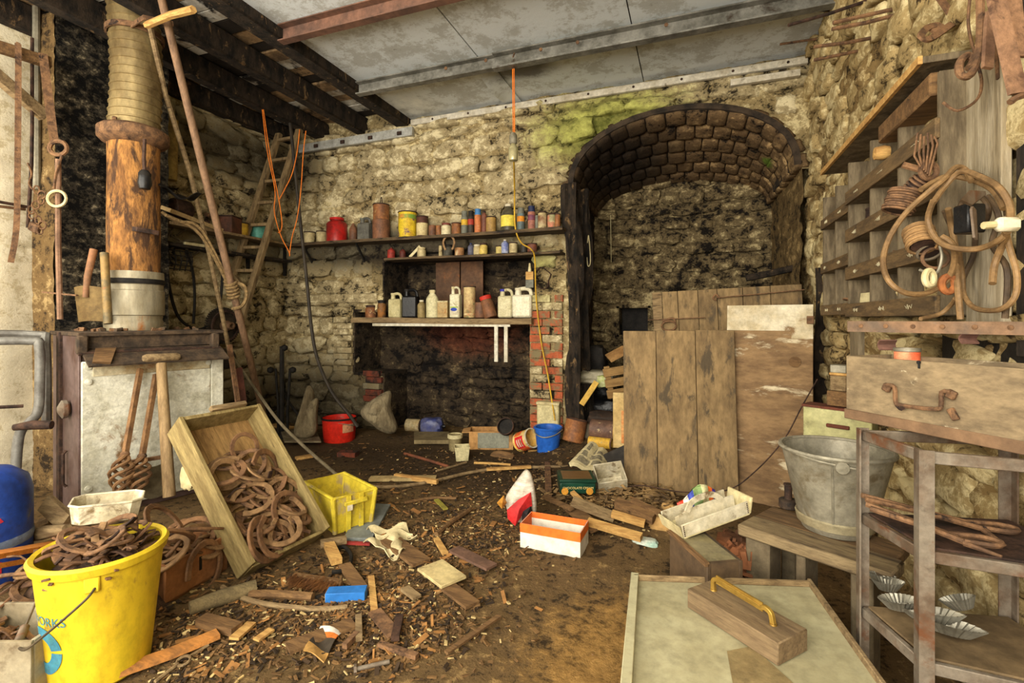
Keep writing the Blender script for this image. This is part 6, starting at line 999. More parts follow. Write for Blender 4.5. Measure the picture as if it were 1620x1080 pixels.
# white tray on the bucket
wa, wb2 = AT(104, 822, 1.80), AT(222, 808, 1.92); wx = (wb2-wa).normalized(); wy = V((-wx.y, wx.x, 0)).normalized(); wz = wx.cross(wy); t = thing('white_tray', 'white plastic tray with cut corners lying across the yellow bucket', 'tray', mw=frame(wa+V((0, 0, -.03)), wx, wy, wz)); Lw = (wb2-wa).length
oc = [(0, .03), (.03, 0), (Lw-.03, 0), (Lw, .03), (Lw, .12), (Lw-.03, .15), (.03, .15), (0, .12)]; q = MB(); n8 = 8; P = []
for s_, z in ((.9, 0), (1, .07), (.96, .07), (.88, .006)): P += [V((Lw/2+(x-Lw/2)*s_, .075+(y-.075)*s_, z)) for x, y in oc]
q.add(P, [(r_*n8+i, r_*n8+(i+1) % n8, (r_+1)*n8+(i+1) % n8, (r_+1)*n8+i) for r_ in range(3) for i in range(n8)]+[tuple(range(n8))[::-1], tuple(24+i for i in range(n8))]); q.build('body', WHITE, t); MB().tube([V((x, y, .07)) for x, y in oc], .005, 6, True).build('rim', WHITE, t)
MB().tube([(.1, .05, .02), (.2, .08, .02)], .012, 6).build('rust_lump', RUST, t); 
# left heap, grey box, planks
gx = V((.938, .347, 0)); gy = V((-.347, .938, 0)); cnr = V((-1.93, .917, 0)); t = obox('grey_box', 'grey painted box at the bottom left corner', frame(cnr-gx*.34, gx, gy, V((0, 0, 1))), .34, .22, .20, .012, mat('grey_box', S(150, 140, 116), S(128, 116, 92), 5, .7, 0, .2, S(96, 80, 58), 5, .6))
heap(SH+scr[:4], 22, lambda k, n: cnr-gx*R.uniform(.05, .32)+gy*R.uniform(.03, .19)+V((0, 0, .06+.14*k/n)), .5, 'rusty shoe or strip in the grey box', 'scrap', 'iron in the grey box', 'iron_scrap')
lh = cnr+gy*.40-gx*.22
heap(SH+scr, 46, lambda k, n: lh+gx*R.uniform(-.22, .17)*(1-.4*k/n)+gy*R.uniform(-.15, .15)*(1-.4*k/n)+V((0, 0, .02+.28*k/n)), .6, 'rusty iron piece heaped left of the yellow bucket', 'scrap', 'iron heap left of the yellow bucket', 'iron_scrap', (.9, 1.5))
mh = MB().sheet(lambda u, v: lh+gx*(u-.5)*.55+gy*(v-.5)*.45+V((0, 0, .26*sin(pi*u)*sin(pi*v))), 10, 10, .01).build('rust_crumbs', MC['scrap_crumbs']); tag(mh, 'mound of rusty crumbs under the left iron heap', 'scrap'); mh['kind'] = 'stuff'
ORP = mat('orange_plank', S(214, 138, 58), S(190, 112, 44), 5, .6, 0, .15, st=(1, 6, 6))
bar('orange_plank', [AT(-40, 884, 1.95), AT(112, 856, 2.45)], .09, .02, ORP, 'upper orange varnished plank behind the yellow bucket', 'plank', (.2, -.3, .9)); bar('orange_plank', [AT(-40, 902, 1.9), AT(100, 876, 2.35)], .05, .02, ORP, 'lower orange varnished plank behind the yellow bucket', 'plank', (.2, -.5, .8))
bar('wood_piece', [AT(72, 795, 2.5), AT(106, 826, 2.45)], .08, .03, WOOD, 'grey wood offcut behind the white tray', 'offcut', (0, -1, .4)); tag(MB().tube([AT(38, 848, 2.45), AT(70, 842, 2.4), AT(106, 836, 2.35)], [.03, .034, .022], 9).build('round_log', WOOD), 'smooth grey log end behind the yellow bucket', 'log'); tag(MB().tube(crv([AT(36, 828, 2.6), AT(60, 832, 2.6), AT(86, 823, 2.6)], 4), .035, 8).build('bark_piece', mat('bark', S(110, 84, 50), S(70, 54, 34), 14, .95, 0, .8)), 'curved piece of bark below the limewashed wall', 'bark')
# ---- brown box of horseshoes
P_, Q_ = G(262, 958), G(360, 900); mwq, Lq = fr2(P_, Q_); BRN = mat('terracotta_box', S(150, 100, 60), S(118, 78, 48), 5, .75, 0, .2, S(78, 54, 36), 5, .6)
tq = obox('brown_box', 'brown wooden box full of horseshoes behind the yellow bucket', mwq, Lq, .26, .165, .014, BRN); MB().par((.16, -.003, .07), (.012, 0, 0), (0, .004, 0), (0, 0, .06)).build('slot', BLACKP, tq)
heap(SH, 26, lambda k, n: mwq @ V((R.uniform(.05, Lq-.05), R.uniform(.05, .21), .06+.15*k/n)), .6, 'rusty horseshoe piled in the brown box', 'horseshoe', 'horseshoes in the brown box', 'horseshoe', (1.0, 1.4))
big = shoe_mesh('horseshoe', MC['shoe_rust_red'], .10, .11, .026, .012, .78)
o = obj('horseshoe', big); o.matrix_world = mwq @ Matrix.Translation((.16, -.03, .085)) @ rot3(pi/2-.25, .9, 0).to_4x4(); tag(o, 'large red brown horseshoe hung on the front of the brown box', 'horseshoe')
for k, (x, y, z, rr) in enumerate(((.10, .12, .28, (.9, .2, .4)), (.22, .08, .22, (.3, .3, 1.2)), (.05, .06, .25, (.7, .1, 2.0)))): o = obj('horseshoe', big); o.matrix_world = mwq @ Matrix.Translation((x, y, z)) @ rot3(*rr).to_4x4(); tag(o, ['large horseshoe standing at the top of the brown box heap', 'large horseshoe sticking out right over the brown box edge', 'large horseshoe beside the yellow bucket rim on the brown box'][k], 'horseshoe')
crush('torn_paper', 'torn dirty paper wedged behind the tilted crate', AT(300, 755, 2.5)+V((0, 0, -.06)), (.10, .05, .13), CREAM, 61, 'paper')
# ---- tilted wooden crate with horseshoes
BLc, BRc, TLc = V((-1.89, 1.708, .10)), V((-1.84, 2.117, .10)), V((-2.433, 1.819, .693)); ca_ = (BRc-BLc); Wc = ca_.length; ca_.normalize(); cl = (TLc-BLc); cl -= ca_*cl.dot(ca_); Hc = cl.length; cl.normalize(); cn_ = ca_.cross(cl); mwk = frame(BLc, ca_, cl, cn_); Dk = .135
CW = mat('olive_crate_wood', S(148, 130, 84), S(116, 98, 60), 5, .85, 0, .3, S(84, 68, 44), 4, .6, st=(5, .9, 5)); CWI = mat('crate_inner_wood', S(160, 126, 78), S(126, 96, 58), 5, .85, 0, .3, S(92, 68, 42), 4, .58, st=(5, .9, 5))
kc = thing('horseshoe_crate', 'tilted wooden crate of horseshoes leaning on the stove', 'crate', mw=mwk)
for i in range(4): MB().par((Wc*i/4, 0, -Dk), (Wc/4-.003, 0, 0), (0, Hc, 0), (0, 0, .012)).build('floor_board', CWI, kc)
MB().par((-.02, -.015, -Dk-.005), (.022, 0, 0), (0, Hc+.03, 0), (0, 0, Dk+.01)).build('side_board', CW, kc, .003); MB().par((Wc, -.015, -Dk-.005), (.022, 0, 0), (0, Hc+.03, 0), (0, 0, Dk+.01)).build('side_board', CW, kc, .003)
MB().par((.0, -.018, -Dk), (Wc, 0, 0), (0, .02, 0), (0, 0, Dk*.75)).build('end_board', CW, kc, .003); MB().par((.0, Hc-.005, -Dk), (Wc, 0, 0), (0, .02, 0), (0, 0, Dk)).build('end_board', CW, kc, .003)
MB().par((Wc*.35, Hc+.014, -.01), (Wc*.5, 0, 0), (0, .03, 0), (0, 0, .03)).build('top_ragged_strip', WOOD, kc, .006)
def incrate(k, n):
    y = R.uniform(.05, .50 if k > 4 else .56); return mwk @ V((R.uniform(.08, Wc-.07), y, -Dk+.03+.085*k/n*(1-.5*y/.6)+R.uniform(0, .02)))
for k in range(44):
    o = obj('horseshoe', R.choice(SH)); o.matrix_world = Matrix.Translation(incrate(k, 44)) @ mwk.to_3x3().to_4x4() @ rot3(R.uniform(-.55, .55), R.uniform(-.55, .55), R.uniform(0, 6.3)).to_4x4() @ Matrix.Scale(R.uniform(1.05, 1.45), 4); tag(o, 'rusty horseshoe lying in the tilted crate', 'horseshoe', 'horseshoes in the tilted crate')
heap(scr, 22, lambda k, n: mwk @ V((R.uniform(.08, Wc-.08), R.uniform(.03, .42), -Dk+.03+.06*R.random())), .7, 'iron strip among the horseshoes of the tilted crate', 'scrap', 'iron strips in the tilted crate', 'iron_scrap', (.7, 1.0))
o = obj('horseshoe', SH[2]); o.matrix_world = mwk @ Matrix.Translation((Wc*.66, .60, -.07)) @ rot3(.5, -.3, .4).to_4x4(); tag(o, 'topmost horseshoe leaning alone in the tilted crate', 'horseshoe')
# ---- yellow plastic crate
F_, R_, Lf_ = V((-1.86, 2.20, .005)), V((-1.75, 2.43, .005)), V((-2.215, 2.395, .005)); yx = (R_-F_); Wy = yx.length; yx.normalize(); yy = V((-yx.y, yx.x, 0)); Ly = (Lf_-F_).length
YC2 = mat('yellow_crate', S(206, 186, 58), S(190, 168, 48), 5, .55, 0, .1, S(166, 148, 108), 7, .54); yc = thing('yellow_crate', 'dirty yellow plastic crate beside the tilted crate', 'crate', mw=frame(F_, yx, yy, V((0, 0, 1)))); hh = .205; ti = .02
def wall_(a, b, c, d, nm):
    q = MB(); q.prism([V(a), V(b), V(c), V(d)], (0, 0, 0)) if False else None
    n_ = (V(b)-V(a)).cross(V(d)-V(a)).normalized()*-.006; MB().prism([V(a), V(b), V(c), V(d)], n_).build(nm, YC2, yc, .001)
B4 = [(ti, ti), (Wy-ti, ti), (Wy-ti, Ly-ti), (ti, Ly-ti)]; T4 = [(0, 0), (Wy, 0), (Wy, Ly), (0, Ly)]
for i in range(4): j = (i+1) % 4; wall_((*B4[i], 0), (*B4[j], 0), (*T4[j], hh), (*T4[i], hh), 'wall')
MB().par((ti, ti, 0), (Wy-2*ti, 0, 0), (0, Ly-2*ti, 0), (0, 0, .008)).build('bottom', YC2, yc); MB().tube([V((x, y, hh)) for x, y in T4], .011, 6, True).build('rim', YC2, yc)
for i in range(4): MB().tube([V((B4[i][0], B4[i][1], .005)), V((T4[i][0], T4[i][1], hh))], .014, 8).build('corner_post', YC2, yc)
for fx_, lab in ((.35, 0), (.65, 1)): MB().par((Wy*fx_-.012, -.004, .0), (.024, 0, 0), (0, .012, 0), (0, -.006, hh)).build('rib', YC2, yc)
MB().par((.06, -.024, hh-.05), (Wy-.12, 0, 0), (0, .02, 0), (0, 0, .022)).build('hand_grip', YC2, yc, .003); MB().par((.07, -.03, hh-.075), (.03, 0, 0), (0, .004, 0), (0, 0, .03)).build('torn_tag', WHITE, yc)
bk = MB().prism([G(543, 856, .0), G(588, 857, 0), G(618, 802, 0), G(575, 800, 0)], (0, 0, .02)); tag(bk.build('slate_board', mat('slate_grey', S(126, 132, 130), S(104, 108, 104), 5, .5), None, .002), 'blue grey board lying under the yellow crate', 'board')
bar('red_edge', [G(540, 858, .012), G(586, 860, .012)], .02, .012, mat('dull_red', S(150, 50, 46), S(120, 44, 40)), 'dull red strip at the edge of the blue grey board', 'strip', (0, 0, 1))
NEWS = mat('newsprint', S(206, 192, 150), S(178, 164, 124), 7, .9, 0, .15, S(112, 98, 72), 10, .57)
for (pts, lab) in ((((580, 838), (640, 832), (660, 850), (600, 852)), 'newspaper sheet lying right of the yellow crate'), (((575, 858), (625, 848), (652, 862), (628, 882)), 'second crumpled newspaper before the yellow crate')):
    c4 = [G(x, y, .02) for x, y in pts]; tag(MB().sheet(lambda u, v: (c4[0]*(1-u)+c4[1]*u)*(1-v)+(c4[3]*(1-u)+c4[2]*u)*v+V((0, 0, .018*sin(8*u+5*v)+.012*sin(13*v))), 12, 8, .004).build('newspaper', NEWS), lab, 'newspaper')
# ---- orange shoe box, striped bag
mwo, Lo = fr2(G(823, 866), G(918, 884)); ob = obox('shoe_box', 'open white and orange cardboard box on the earth floor', mwo, Lo, .17, .128, .003, mat('white_card', S(226, 222, 208), S(212, 206, 190), 4, .7, 0, .02), inm=None, bev=0); OC = mat('orange_card', S(226, 112, 36), S(212, 98, 30), 4, .6, 0, .02)
for o_, a_, b_ in (((-.001, -.001, .083), (Lo+.002, 0, 0), (0, .001, 0)), ((-.001, .17, .083), (Lo+.002, 0, 0), (0, .001, 0)), ((-.001, 0, .083), (.001, 0, 0), (0, .17, 0)), ((Lo, 0, .083), (.001, 0, 0), (0, .17, 0)), ((.003, .003, .1), (Lo-.006, 0, 0), (0, .0008, 0)), ((.003, .1662, .098), (Lo-.006, 0, 0), (0, .0008, 0)), ((.003, .003, .01), (.0008, 0, 0), (0, .164, 0)), ((Lo-.0038, .003, .098), (.0008, 0, 0), (0, .164, 0))):
    MB().par(o_, a_, b_, (0, 0, .129-o_[2])).build('orange_band', OC, ob)
ob2 = G(822, 828)
bg = sack('shopping_bag', 'crumpled red and white plastic shopping bag on the floor', ob2, [AT(x, y, 2.92) for x, y in ((798, 800), (797, 785), (812, 765), (828, 742), (834, 735), (842, 742), (848, 770), (852, 805), (845, 830), (828, 835), (805, 825))], mat('white_red_bag', S(214, 206, 190), S(180, 168, 150), 6, .5, 0, .3, S(150, 70, 50), 5, .60, st=(1.5, 1.5, 6)), 71, .07)
bg['category'] = 'bag'
for pts, c_, nm in ((((802, 806), (820, 790), (840, 778), (842, 800), (828, 812), (815, 832), (803, 820)), (200, 44, 44), 'red_print'), (((825, 806), (840, 798), (843, 812), (833, 830), (826, 828)), (40, 38, 40), 'black_print'), (((786, 795), (797, 783), (802, 795), (794, 805)), (214, 150, 60), 'orange_print')):
    q = MB(); n_ = len(pts); c = sum((AT(x, y, 2.80) for x, y in pts), V((0, 0, 0)))/n_; q.add([AT(x, y, 2.84)-ob2 for x, y in pts]+[c-ob2], [((i+1) % n_, i, n_) for i in range(n_)]+[tuple(range(n_))]); q.build(nm, scol(nm, c_, tuple(int(v*.8) for v in c_)), bg)
# ---- biscuit tin, newspaper, dark board, white bin
mwz, Lz = fr2(G(886, 782, .11), G(943, 782, .11), .11); bt = thing('biscuit_tin', 'dark green biscuit tin with gold lettering on the rubble', 'tin', mw=mwz); GT = mat('dark_green_tin', S(24, 62, 46), S(20, 50, 38), 5, .35, .1, .05, S(70, 62, 40), 8, .66)
MB().par((0, 0, 0), (Lz, 0, 0), (0, .20, 0), (0, 0, .075)).build('body', GT, bt, .008); lid_ = MB().par((-.004, -.004, .07), (Lz+.008, 0, 0), (0, .208, 0), (0, 0, .022)).build('lid', GT, bt, .006); MB().par((.02, .02, .0915), (Lz-.04, 0, 0), (0, .16, 0), (0, 0, .002)).build('lid_panel', mat('lid_sheen', S(96, 96, 84), S(120, 90, 56), 3, .3, .2, .05), lid_)  # panel colour paints a sheen on top of the green lid
me = textmesh('CHOCOLATE CREAM', .020, mat('gold_print', S(214, 190, 120), S(200, 170, 100))); o = obj('lettering', me, bt, Matrix.Translation((Lz*.5, -.0015, .034)) @ rot3(pi/2).to_4x4())
for x in (.03, Lz-.04): MB().lathe([(.022, 0), (.022, .002), (0, .003)], 12, (x, -.001, .02), rot3(pi/2)).build('biscuit_print', scol('biscuit_gold', (206, 150, 50), (180, 120, 40)), bt)
c4 = [AT(x, y, t_) for x, y, t_ in ((902, 738, 3.55), (935, 704, 3.85), (960, 720, 3.8), (958, 750, 3.45))]; fnp = lambda u, v: (c4[0]*(1-u)+c4[1]*u)*(1-v)+(c4[3]*(1-u)+c4[2]*u)*v+V((0, 0, .012*sin(11*v)))
fno = MB().sheet(fnp, 8, 10, .03).build('folded_newspaper', NEWS)
fnn = (c4[1]-c4[0]).cross(c4[3]-c4[0]).normalized(); fnn = fnn if fnn.dot(V((FX, FY, -.5))) < 0 else -fnn
for k, (u0, u1, v0, v1) in enumerate(((.08, .3, .1, .45), (.08, .28, .55, .9), (.36, .55, .1, .3), (.36, .55, .4, .9), (.62, .9, .12, .5), (.62, .75, .58, .9))): MB().sheet(lambda u, v: fnp(u0+(u1-u0)*u, v0+(v1-v0)*v)+fnn*.034, 3, 8, .001).build('printed_column', mat('newsprint_ink', S(110, 102, 84), S(150, 140, 112), 40, .9, 0, 0), fno)
tag(fno, 'thick folded newspaper leaning on the rubble', 'newspaper')
c4 = [AT(x, y, t_) for x, y, t_ in ((955, 722, 3.6), (990, 705, 3.6), (992, 752, 3.45), (975, 752, 3.42))]; tag(MB().sheet(lambda u, v: (c4[0]*(1-u)+c4[1]*u)*(1-v)+(c4[3]*(1-u)+c4[2]*u)*v, 4, 4, .02).build('dark_board', mat('scuffed_black', S(62, 56, 50), S(40, 37, 34), 6, .6, 0, .2, S(150, 140, 120), 7, .6)), 'scuffed black board beside the folded newspaper', 'board')
t = obox('white_bin', 'cracked white plastic bin on its back by the plank panel', Matrix.Translation(AT(968, 782, 3.25)) @ rot3(.55, -.15, .35).to_4x4() @ Matrix.Translation((-.09, -.02, 0)), .19, .16, .15, .006, WHITE, 'bin')
tag(MB().sheet(lambda u, v: AT(940+16*u, 742+14*v, 3.42)+V((0, 0, .01*sin(9*u))), 4, 3, .003).build('green_wrapper', scol('green_wrap', (80, 150, 60), (60, 120, 50))), 'bright green wrapper behind the white bin', 'wrapper')
# ---- logs, brush, little blue box, card, bolt and other singles
tag(MB().tube([G(300, 962, .03), G(350, 945, .032), G(405, 928, .035)], [.026, .033, .03], 10).build('round_log', mat('weathered_log', S(124, 108, 76), S(92, 80, 56), 6, .9, 0, .4, st=(1, 6, 6))), 'short grey log on the floor before the brown box', 'log')
for i, (pts, r, lab) in enumerate(((((352, 928), (375, 942), (420, 955), (480, 962), (520, 963), (550, 960)), .011, 'long thin curved branch on the floor'), (((395, 940), (440, 940), (495, 944)), .018, 'thick short branch beside the long thin branch'), (((500, 945), (525, 935), (545, 928), (550, 935)), .008, 'dark looped cable end by the brush head'), (((530, 870), (545, 865), (556, 880), (548, 900), (525, 905)), .010, 'black hose loop before the yellow crate'),
        (((560, 768), (620, 770), (680, 762), (740, 748), (800, 740), (900, 738)), .012, 'long thin stick across the middle of the floor'), (((640, 717), (675, 727), (710, 738)), .012, 'reddish stick in front of the hearth'), (((750, 732), (780, 733), (808, 735)), .010, 'pale cane end in front of the broom head'), (((690, 745), (715, 738), (738, 731)), .009, 'thin twig crossing the reddish stick'), (((640, 795), (680, 788), (722, 788)), .010, 'dark root lying on the earth'), (((690, 845), (715, 825), (745, 805)), .014, 'gnarled root before the shopping bag'), (((845, 760), (880, 752), (900, 745)), .008, 'thin cane pointing at the biscuit tin'))):
    tag(MB().tube(crv([G(x, y, r+.005) for x, y in pts], 5), r, 7).build('stick' if i not in (2, 3) else 'cable', [WOOD, WOODB, IRON, IRON, WOOD, mat('red_stick', S(120, 70, 46), S(90, 56, 40)), WOODY, WOOD, WOODB, WOODB, WOOD][i]), lab, 'stick' if i not in (2, 3) else 'cable')
p = G(495, 934); t = thing('brush_head', 'brown bristle brush head lying on the floor', 'brush', p, .1); MB().box((0, .03, .03), (.25, .03, .035)).build('stock', WOODB, t, .006); q = MB()
for k in range(900):
    a = V((R.uniform(-.12, .12), R.uniform(.0, .045), R.uniform(.015, .05))); b = a+V((R.uniform(-.015, .015), R.uniform(-.075, -.03), R.uniform(-.015, .03))); b.z = max(.004, b.z); d = V((.0016, 0, .0)); q.add([a-d, a+d, b], [(0, 1, 2)])
ob_ = q.build('bristles', mat('brown_bristle', S(132, 86, 44), S(98, 62, 34), 20, .7), t, smooth=False); ob_['kind'] = 'stuff'
mwx, Lx = fr2(G(514, 958), G(577, 955)); t = thing('blue_carton', 'small bright blue carton on the dirt', 'carton', mw=mwx); MB().par((0, 0, .004), (Lx, 0, 0), (0, .06, 0), (0, 0, .045)).build('box', mat('bright_blue_card', S(46, 118, 194), S(40, 104, 176), 4, .5, 0, .02, S(120, 150, 170), 6, .68), t, .002); MB().par((-.0015, .004, .008), (.0015, 0, 0), (0, .052, 0), (0, 0, .037)).build('pale_end', WHITE, t)
t = thing('torn_packet', 'torn black and orange card packet on the dirt', 'packet', G(508, 1030)); c4 = [G(x, y, .02)-t.location for x, y in ((480, 1030), (508, 990), (540, 1000), (512, 1046))]
f4 = lambda u0, u1: (lambda u, v: ((c4[0]*(1-(u0+(u1-u0)*u))+c4[1]*(u0+(u1-u0)*u))*(1-v)+(c4[3]*(1-(u0+(u1-u0)*u))+c4[2]*(u0+(u1-u0)*u))*v)+V((0, 0, .008*sin(4*v+6*(u0+(u1-u0)*u)))))
for u0, u1, c_, nm in ((0, .28, (196, 150, 84), 'tan_part'), (.28, .66, (64, 56, 46), 'black_part'), (.66, .82, (214, 120, 50), 'orange_part'), (.82, 1, (222, 214, 200), 'white_part')): MB().sheet(f4(u0, u1), 5, 5, .004).build(nm, scol(nm, c_, tuple(int(v*.85) for v in c_)), t)
a, b = G(564, 1058, .012), G(616, 1046, .012); t = thing('bolt', 'grey steel bolt on bare earth at the front', 'bolt', a); MB().tube([V((0, 0, 0)), b-a], .0075, 10).build('shank', STEEL, t); MB().tube([V((0, 0, 0)), (a-b).normalized()*.009], .016, 6).build('head', STEEL, t)
t = thing('ring_key', 'long iron ring spike on the dirt by the yellow bucket', 'spike', G(288, 1045)); o1 = t.location.copy(); MB().tube([G(290, 1045, .012)+V((.022*cos(a), .02*sin(a), .004*sin(a)))-o1 for a in [2*pi*k/16 for k in range(16)]], .005, 6, True).build('ring', WOOD, t); MB().tube([G(282, 1050, .01)-o1, G(245, 1078, .01)-o1], .006, 6).build('shank', WOOD, t); MB().tube([G(298, 1039, .01)-o1, G(330, 1020, .012)-o1], .005, 6).build('tail', WOOD, t)
for i, (pts, wd, th, mt, lab, nm) in enumerate((
    (((545, 893), (575, 935)), .055, .014, WOODB, 'brown plank piece pointing at the blue carton', 'plank_piece'), (((520, 860), (533, 888)), .05, .03, WOODY, 'pale yellow block before the yellow crate', 'block'), (((507, 860), (548, 853)), .04, .03, WOOD, 'olive offcut under the yellow crate corner', 'offcut'),
    (((615, 852), (667, 890)), .10, .015, WOODB, 'wide brown board lying on the newspaper', 'board_piece'), (((705, 925), (748, 957)), .07, .012, WOODB, 'brown board under the pale slab', 'board_piece'), (((718, 868), (778, 897)), .07, .012, mat('purple_brown', S(110, 82, 66), S(86, 64, 52)), 'purplish board before the shoe box', 'board_piece'),
    (((690, 852), (705, 876)), .03, .016, WOODY, 'orange splinter of wood left of the purplish board', 'splinter'), (((150, 1075), (270, 1033), (345, 1002)), .05, .018, mat('orange_stick', S(190, 128, 64), S(130, 90, 52), 5, .8, 0, .2, st=(1, 5, 5)), 'long orange brown lath beside the yellow bucket', 'lath'), (((706, 1032), (790, 974)), .02, .008, WOODB, 'long thin lath on bare earth', 'lath'),
    (((587, 912), (592, 965)), .028, .012, WOODY, 'upright-lying orange lath right of the blue carton', 'lath'), (((592, 966), (625, 1005)), .055, .008, RUST, 'rusty plate with holes on the dirt', 'plate'), (((625, 1010), (632, 975)), .03, .02, RUSTD, 'dark iron angle standing by the rusty plate', 'iron_angle'), (((455, 1025), (560, 985)), .07, .012, WOODB, 'long brown board half buried in the dirt', 'board_piece'), (((567, 975), (568, 1010)), .024, .022, WOOD, 'grey round peg by the torn packet', 'peg'), (((545, 1022), (565, 1002)), .02, .02, RUST, 'rusty pipe stub by the torn packet', 'pipe_stub'),
    (((318, 980), (375, 995)), .05, .03, WOODB, 'dark broken timber block on the dirt', 'block'), (((370, 1010), (398, 985)), .04, .01, WOODY, 'pale split shingle on the dirt', 'shingle'), (((405, 1012), (430, 995)), .03, .008, WOODY, 'pale splinter below the log', 'splinter'), (((585, 757), (690, 756)), .07, .022, mat('pale_lath', S(178, 156, 108), S(146, 124, 82)), 'pale plank lying behind the yellow crate', 'plank_piece'), (((625, 752), (692, 762)), .03, .03, WOODY, 'split end of the pale plank', 'plank_piece'),
    (((866, 730), (868, 790)), .045, .006, RUST, 'rusty strap lying left of the biscuit tin', 'strap'), (((600, 1018), (660, 1038)), .022, .015, RUST, 'rusty rod piece at the edge of the litter', 'rod'), (((690, 790), (705, 805)), .03, .01, scol('olive_leaf', (150, 140, 60), (120, 110, 50)), 'olive coloured peel on the earth', 'peel'), (((640, 930), (660, 945)), .04, .012, WOOD, 'grey chip below the pale slab', 'chip'), (((836, 712), (886, 715)), .04, .018, WOODY, 'orange wood piece before the blue bucket', 'offcut'), (((770, 742), (840, 738)), .03, .02, WOODY, 'pale split stick behind the shopping bag', 'stick'))):
    wbx(nm, lab, pts, wd, th, mt, .012+.004*(i % 3), nm.replace('_', ' ').split()[0] if nm != 'iron_angle' else 'iron')
c4 = [G(x, y, .03) for x, y in ((660, 903), (700, 888), (738, 915), (698, 932))]; tag(MB().prism(c4, (0, 0, .014)).build('pale_slab', mat('plasterboard', S(196, 178, 128), S(168, 150, 106), 6, .9, 0, .2, S(130, 112, 76), 8, .6), None, .002), 'pale square of plasterboard on the litter', 'board')
for i, (x0, y0, x1, y1, z0, z1, wd, th, mt, lab) in enumerate(((905, 792, 972, 818, .10, .05, .07, .02, WOOD, 'grey board sloping down from the biscuit tin'), (900, 800, 945, 838, .03, .02, .08, .012, WOODB, 'dull board below the sloping grey board'), (930, 825, 1015, 850, .03, .03, .04, .03, WOODY, 'pale batten pointing at the low box'), (968, 812, 1020, 828, .06, .05, .035, .03, WOODY, 'yellow batten above the pale batten'), (975, 795, 1035, 820, .09, .07, .05, .05, WOODB, 'round-edged timber on the rubble'), (1000, 790, 1045, 812, .12, .1, .03, .02, WOODB, 'thin lath against the plank panel'), (860, 785, 905, 805, .02, .06, .03, .015, WOODB, 'small lath before the biscuit tin'), (905, 778, 930, 802, .07, .04, .03, .015, WOODY, 'short yellow lath leaning on the biscuit tin'))):
    bar('rubble_board', [G(x0, y0, z0+.06), G(x1, y1, z1+.045)], wd, th, mt, lab, 'board', (0, -.3, 1))
t = crush('paper_bag', 'tan paper bag left of the low box', G(1045, 850)+V((0, .02, .01)), (.15, .10, .12), mat('tan_paper', S(186, 148, 92), S(164, 126, 76), 5, .9, 0, .3), 81, 'bag'); crush('plastic_wrap', 'pale turquoise plastic wrap on the floor edge of the rubble', G(1020, 865), (.14, .07, .05), scol('turq', (160, 196, 180), (206, 210, 196)), 84, 'plastic wrap'); crush('paper_ball', 'small tan paper lump behind the tan paper bag', G(1056, 835)+V((0, .05, .05)), (.08, .06, .08), MC['tan_paper'], 88, 'paper'); crush('plastic_cap', 'tiny pale blue plastic cap on the dirt right of the shoe box', G(977, 855), (.05, .04, .025), scol('paleblue', (150, 170, 200), (190, 200, 210)), 90, 'wrapper')  # the last, pale blue piece is a plastic cap
for k, (x, y, s_) in enumerate(((878, 722, .07), (893, 718, .08), (912, 722, .1), (925, 728, .07), (905, 735, .06), (885, 735, .05))): o = obj('rubble_stone', stone_mesh(300+k, mat('rubble', S(120, 96, 62), S(84, 66, 44), 8, .95, 0, .5, co='P'))); o.matrix_world = Matrix.Translation(G(x, y, s_*.35)) @ rot3(R.random(), R.random(), R.random()*6).to_4x4() @ Matrix.Diagonal((s_*1.3, s_, s_*.8, 1)); tag(o, 'brown rubble stone between blue bucket and folded newspaper', 'stone', 'rubble stones by the blue bucket')
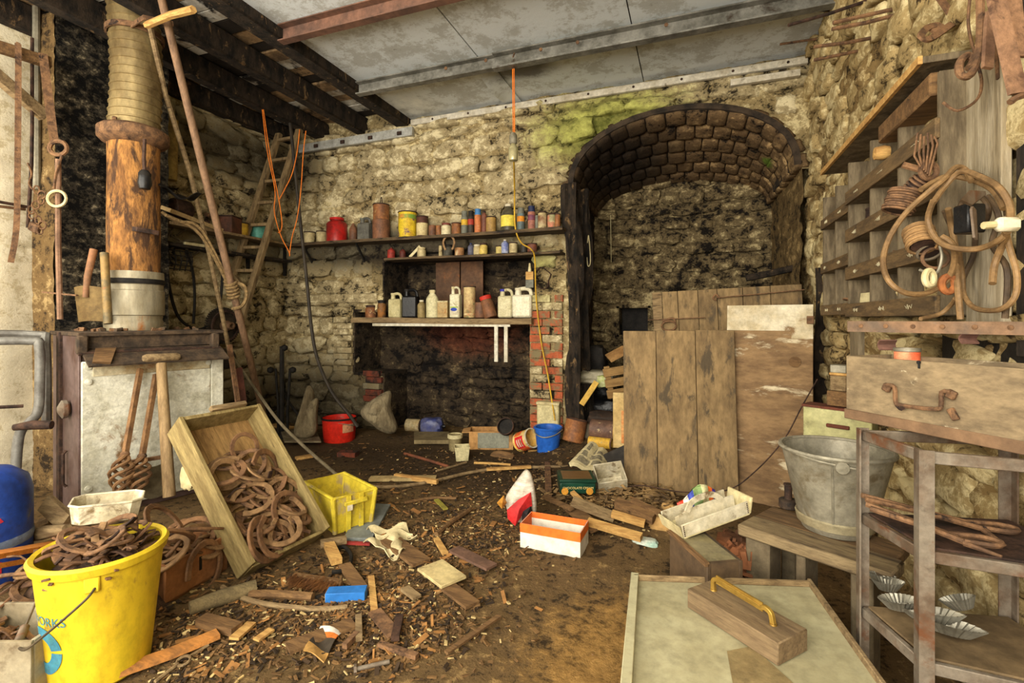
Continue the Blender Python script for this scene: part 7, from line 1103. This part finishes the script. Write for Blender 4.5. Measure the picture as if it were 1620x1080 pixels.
# ---- uncountable litter
def litter(name, label, n, mt, size, regions, zz=.012):
    q = MB(); tot = sum(r_[4] for r_ in regions)
    for k in range(n):
        a = R.uniform(0, tot)
        for r_ in regions:
            a -= r_[4]
            if a <= 0: break
        px = R.gauss(r_[0], r_[2]); py = R.gauss(r_[1], r_[3])
        if py < 690: continue
        p = G(px, py)
        if p.x > .3 or p.x < -3.2 or p.y > 4.4: continue
        p.z = floor_z(p.x, p.y)+R.uniform(0, zz); l = R.uniform(*size); w_ = l*R.uniform(.12, .5); h = R.uniform(.002, .006)
        q.box(p, (l, w_, h), rot3(R.uniform(-.4, .4), R.uniform(-.4, .4), R.uniform(0, 6.3)))
    o = q.build(name, mt, smooth=False); tag(o, label, 'litter'); o['kind'] = 'stuff'
LR = [(500, 960, 120, 45, 3), (620, 960, 80, 50, 2.5), (720, 860, 70, 30, 2.5), (600, 1000, 60, 30, 1.2), (330, 1020, 90, 35, 1.6), (980, 815, 50, 18, 2), (760, 820, 70, 30, 1.2), (640, 790, 120, 30, 1), (900, 750, 60, 25, 1), (700, 720, 120, 15, .6)]
litter('wood_litter', 'brown wood chips and splinters strewn over the floor', 5200, mat('chip_brown', S(120, 90, 54), S(84, 62, 38), 3, .9, 0, 0, co='P'), (.006, .034), LR); litter('pale_litter', 'pale shavings and paper flakes strewn over the floor', 900, mat('chip_pale', S(200, 178, 126), S(160, 134, 84), 3, .9, 0, 0, co='P'), (.006, .028), LR); litter('dark_litter', 'dark crumbs and bark strewn over the floor', 3200, mat('chip_dark', S(64, 48, 32), S(40, 31, 22), 3, .9, 0, 0, co='P'), (.006, .035), LR+[(650, 740, 160, 30, 3)])
litter('orange_litter', 'orange brown splinters strewn over the floor', 420, mat('chip_orange', S(160, 114, 62), S(124, 86, 48), 3, .9, 0, 0, co='P'), (.012, .07), LR); litter('rubble_litter', 'broken wood and rubble heaped before the plank panel', 650, mat('chip_mix', S(156, 126, 82), S(84, 66, 46), 9, .9, 0, 0, co='P'), (.012, .07), [(985, 805, 40, 14, 2), (940, 790, 40, 16, 1.5), (1030, 815, 20, 12, 1)], .05)
q = MB()
for k in range(220):
    p = V((R.uniform(.10, .22), R.uniform(1.98, 2.2), 0)); p.z = R.uniform(.22, .34); l = R.uniform(.02, .06); q.box(p, (l, l*R.uniform(.3, .8), l*R.uniform(.2, .6)), rot3(R.random()*3, R.random()*3, R.random()*3))
o = q.build('rust_rubble', mat('rust_rubble', S(140, 88, 56), S(96, 66, 46), 4, .9, 0, .2, co='P'), smooth=False); tag(o, 'rusty rubble seen between low box and bench', 'rubble'); o['kind'] = 'stuff'
tag(MB().par((.04, 1.99, 0), (.22, 0, 0), (0, .22, 0), (0, 0, .25)).build('rubble_tub', WOODB), 'brown tub of rusty rubble beside the bench', 'tub')
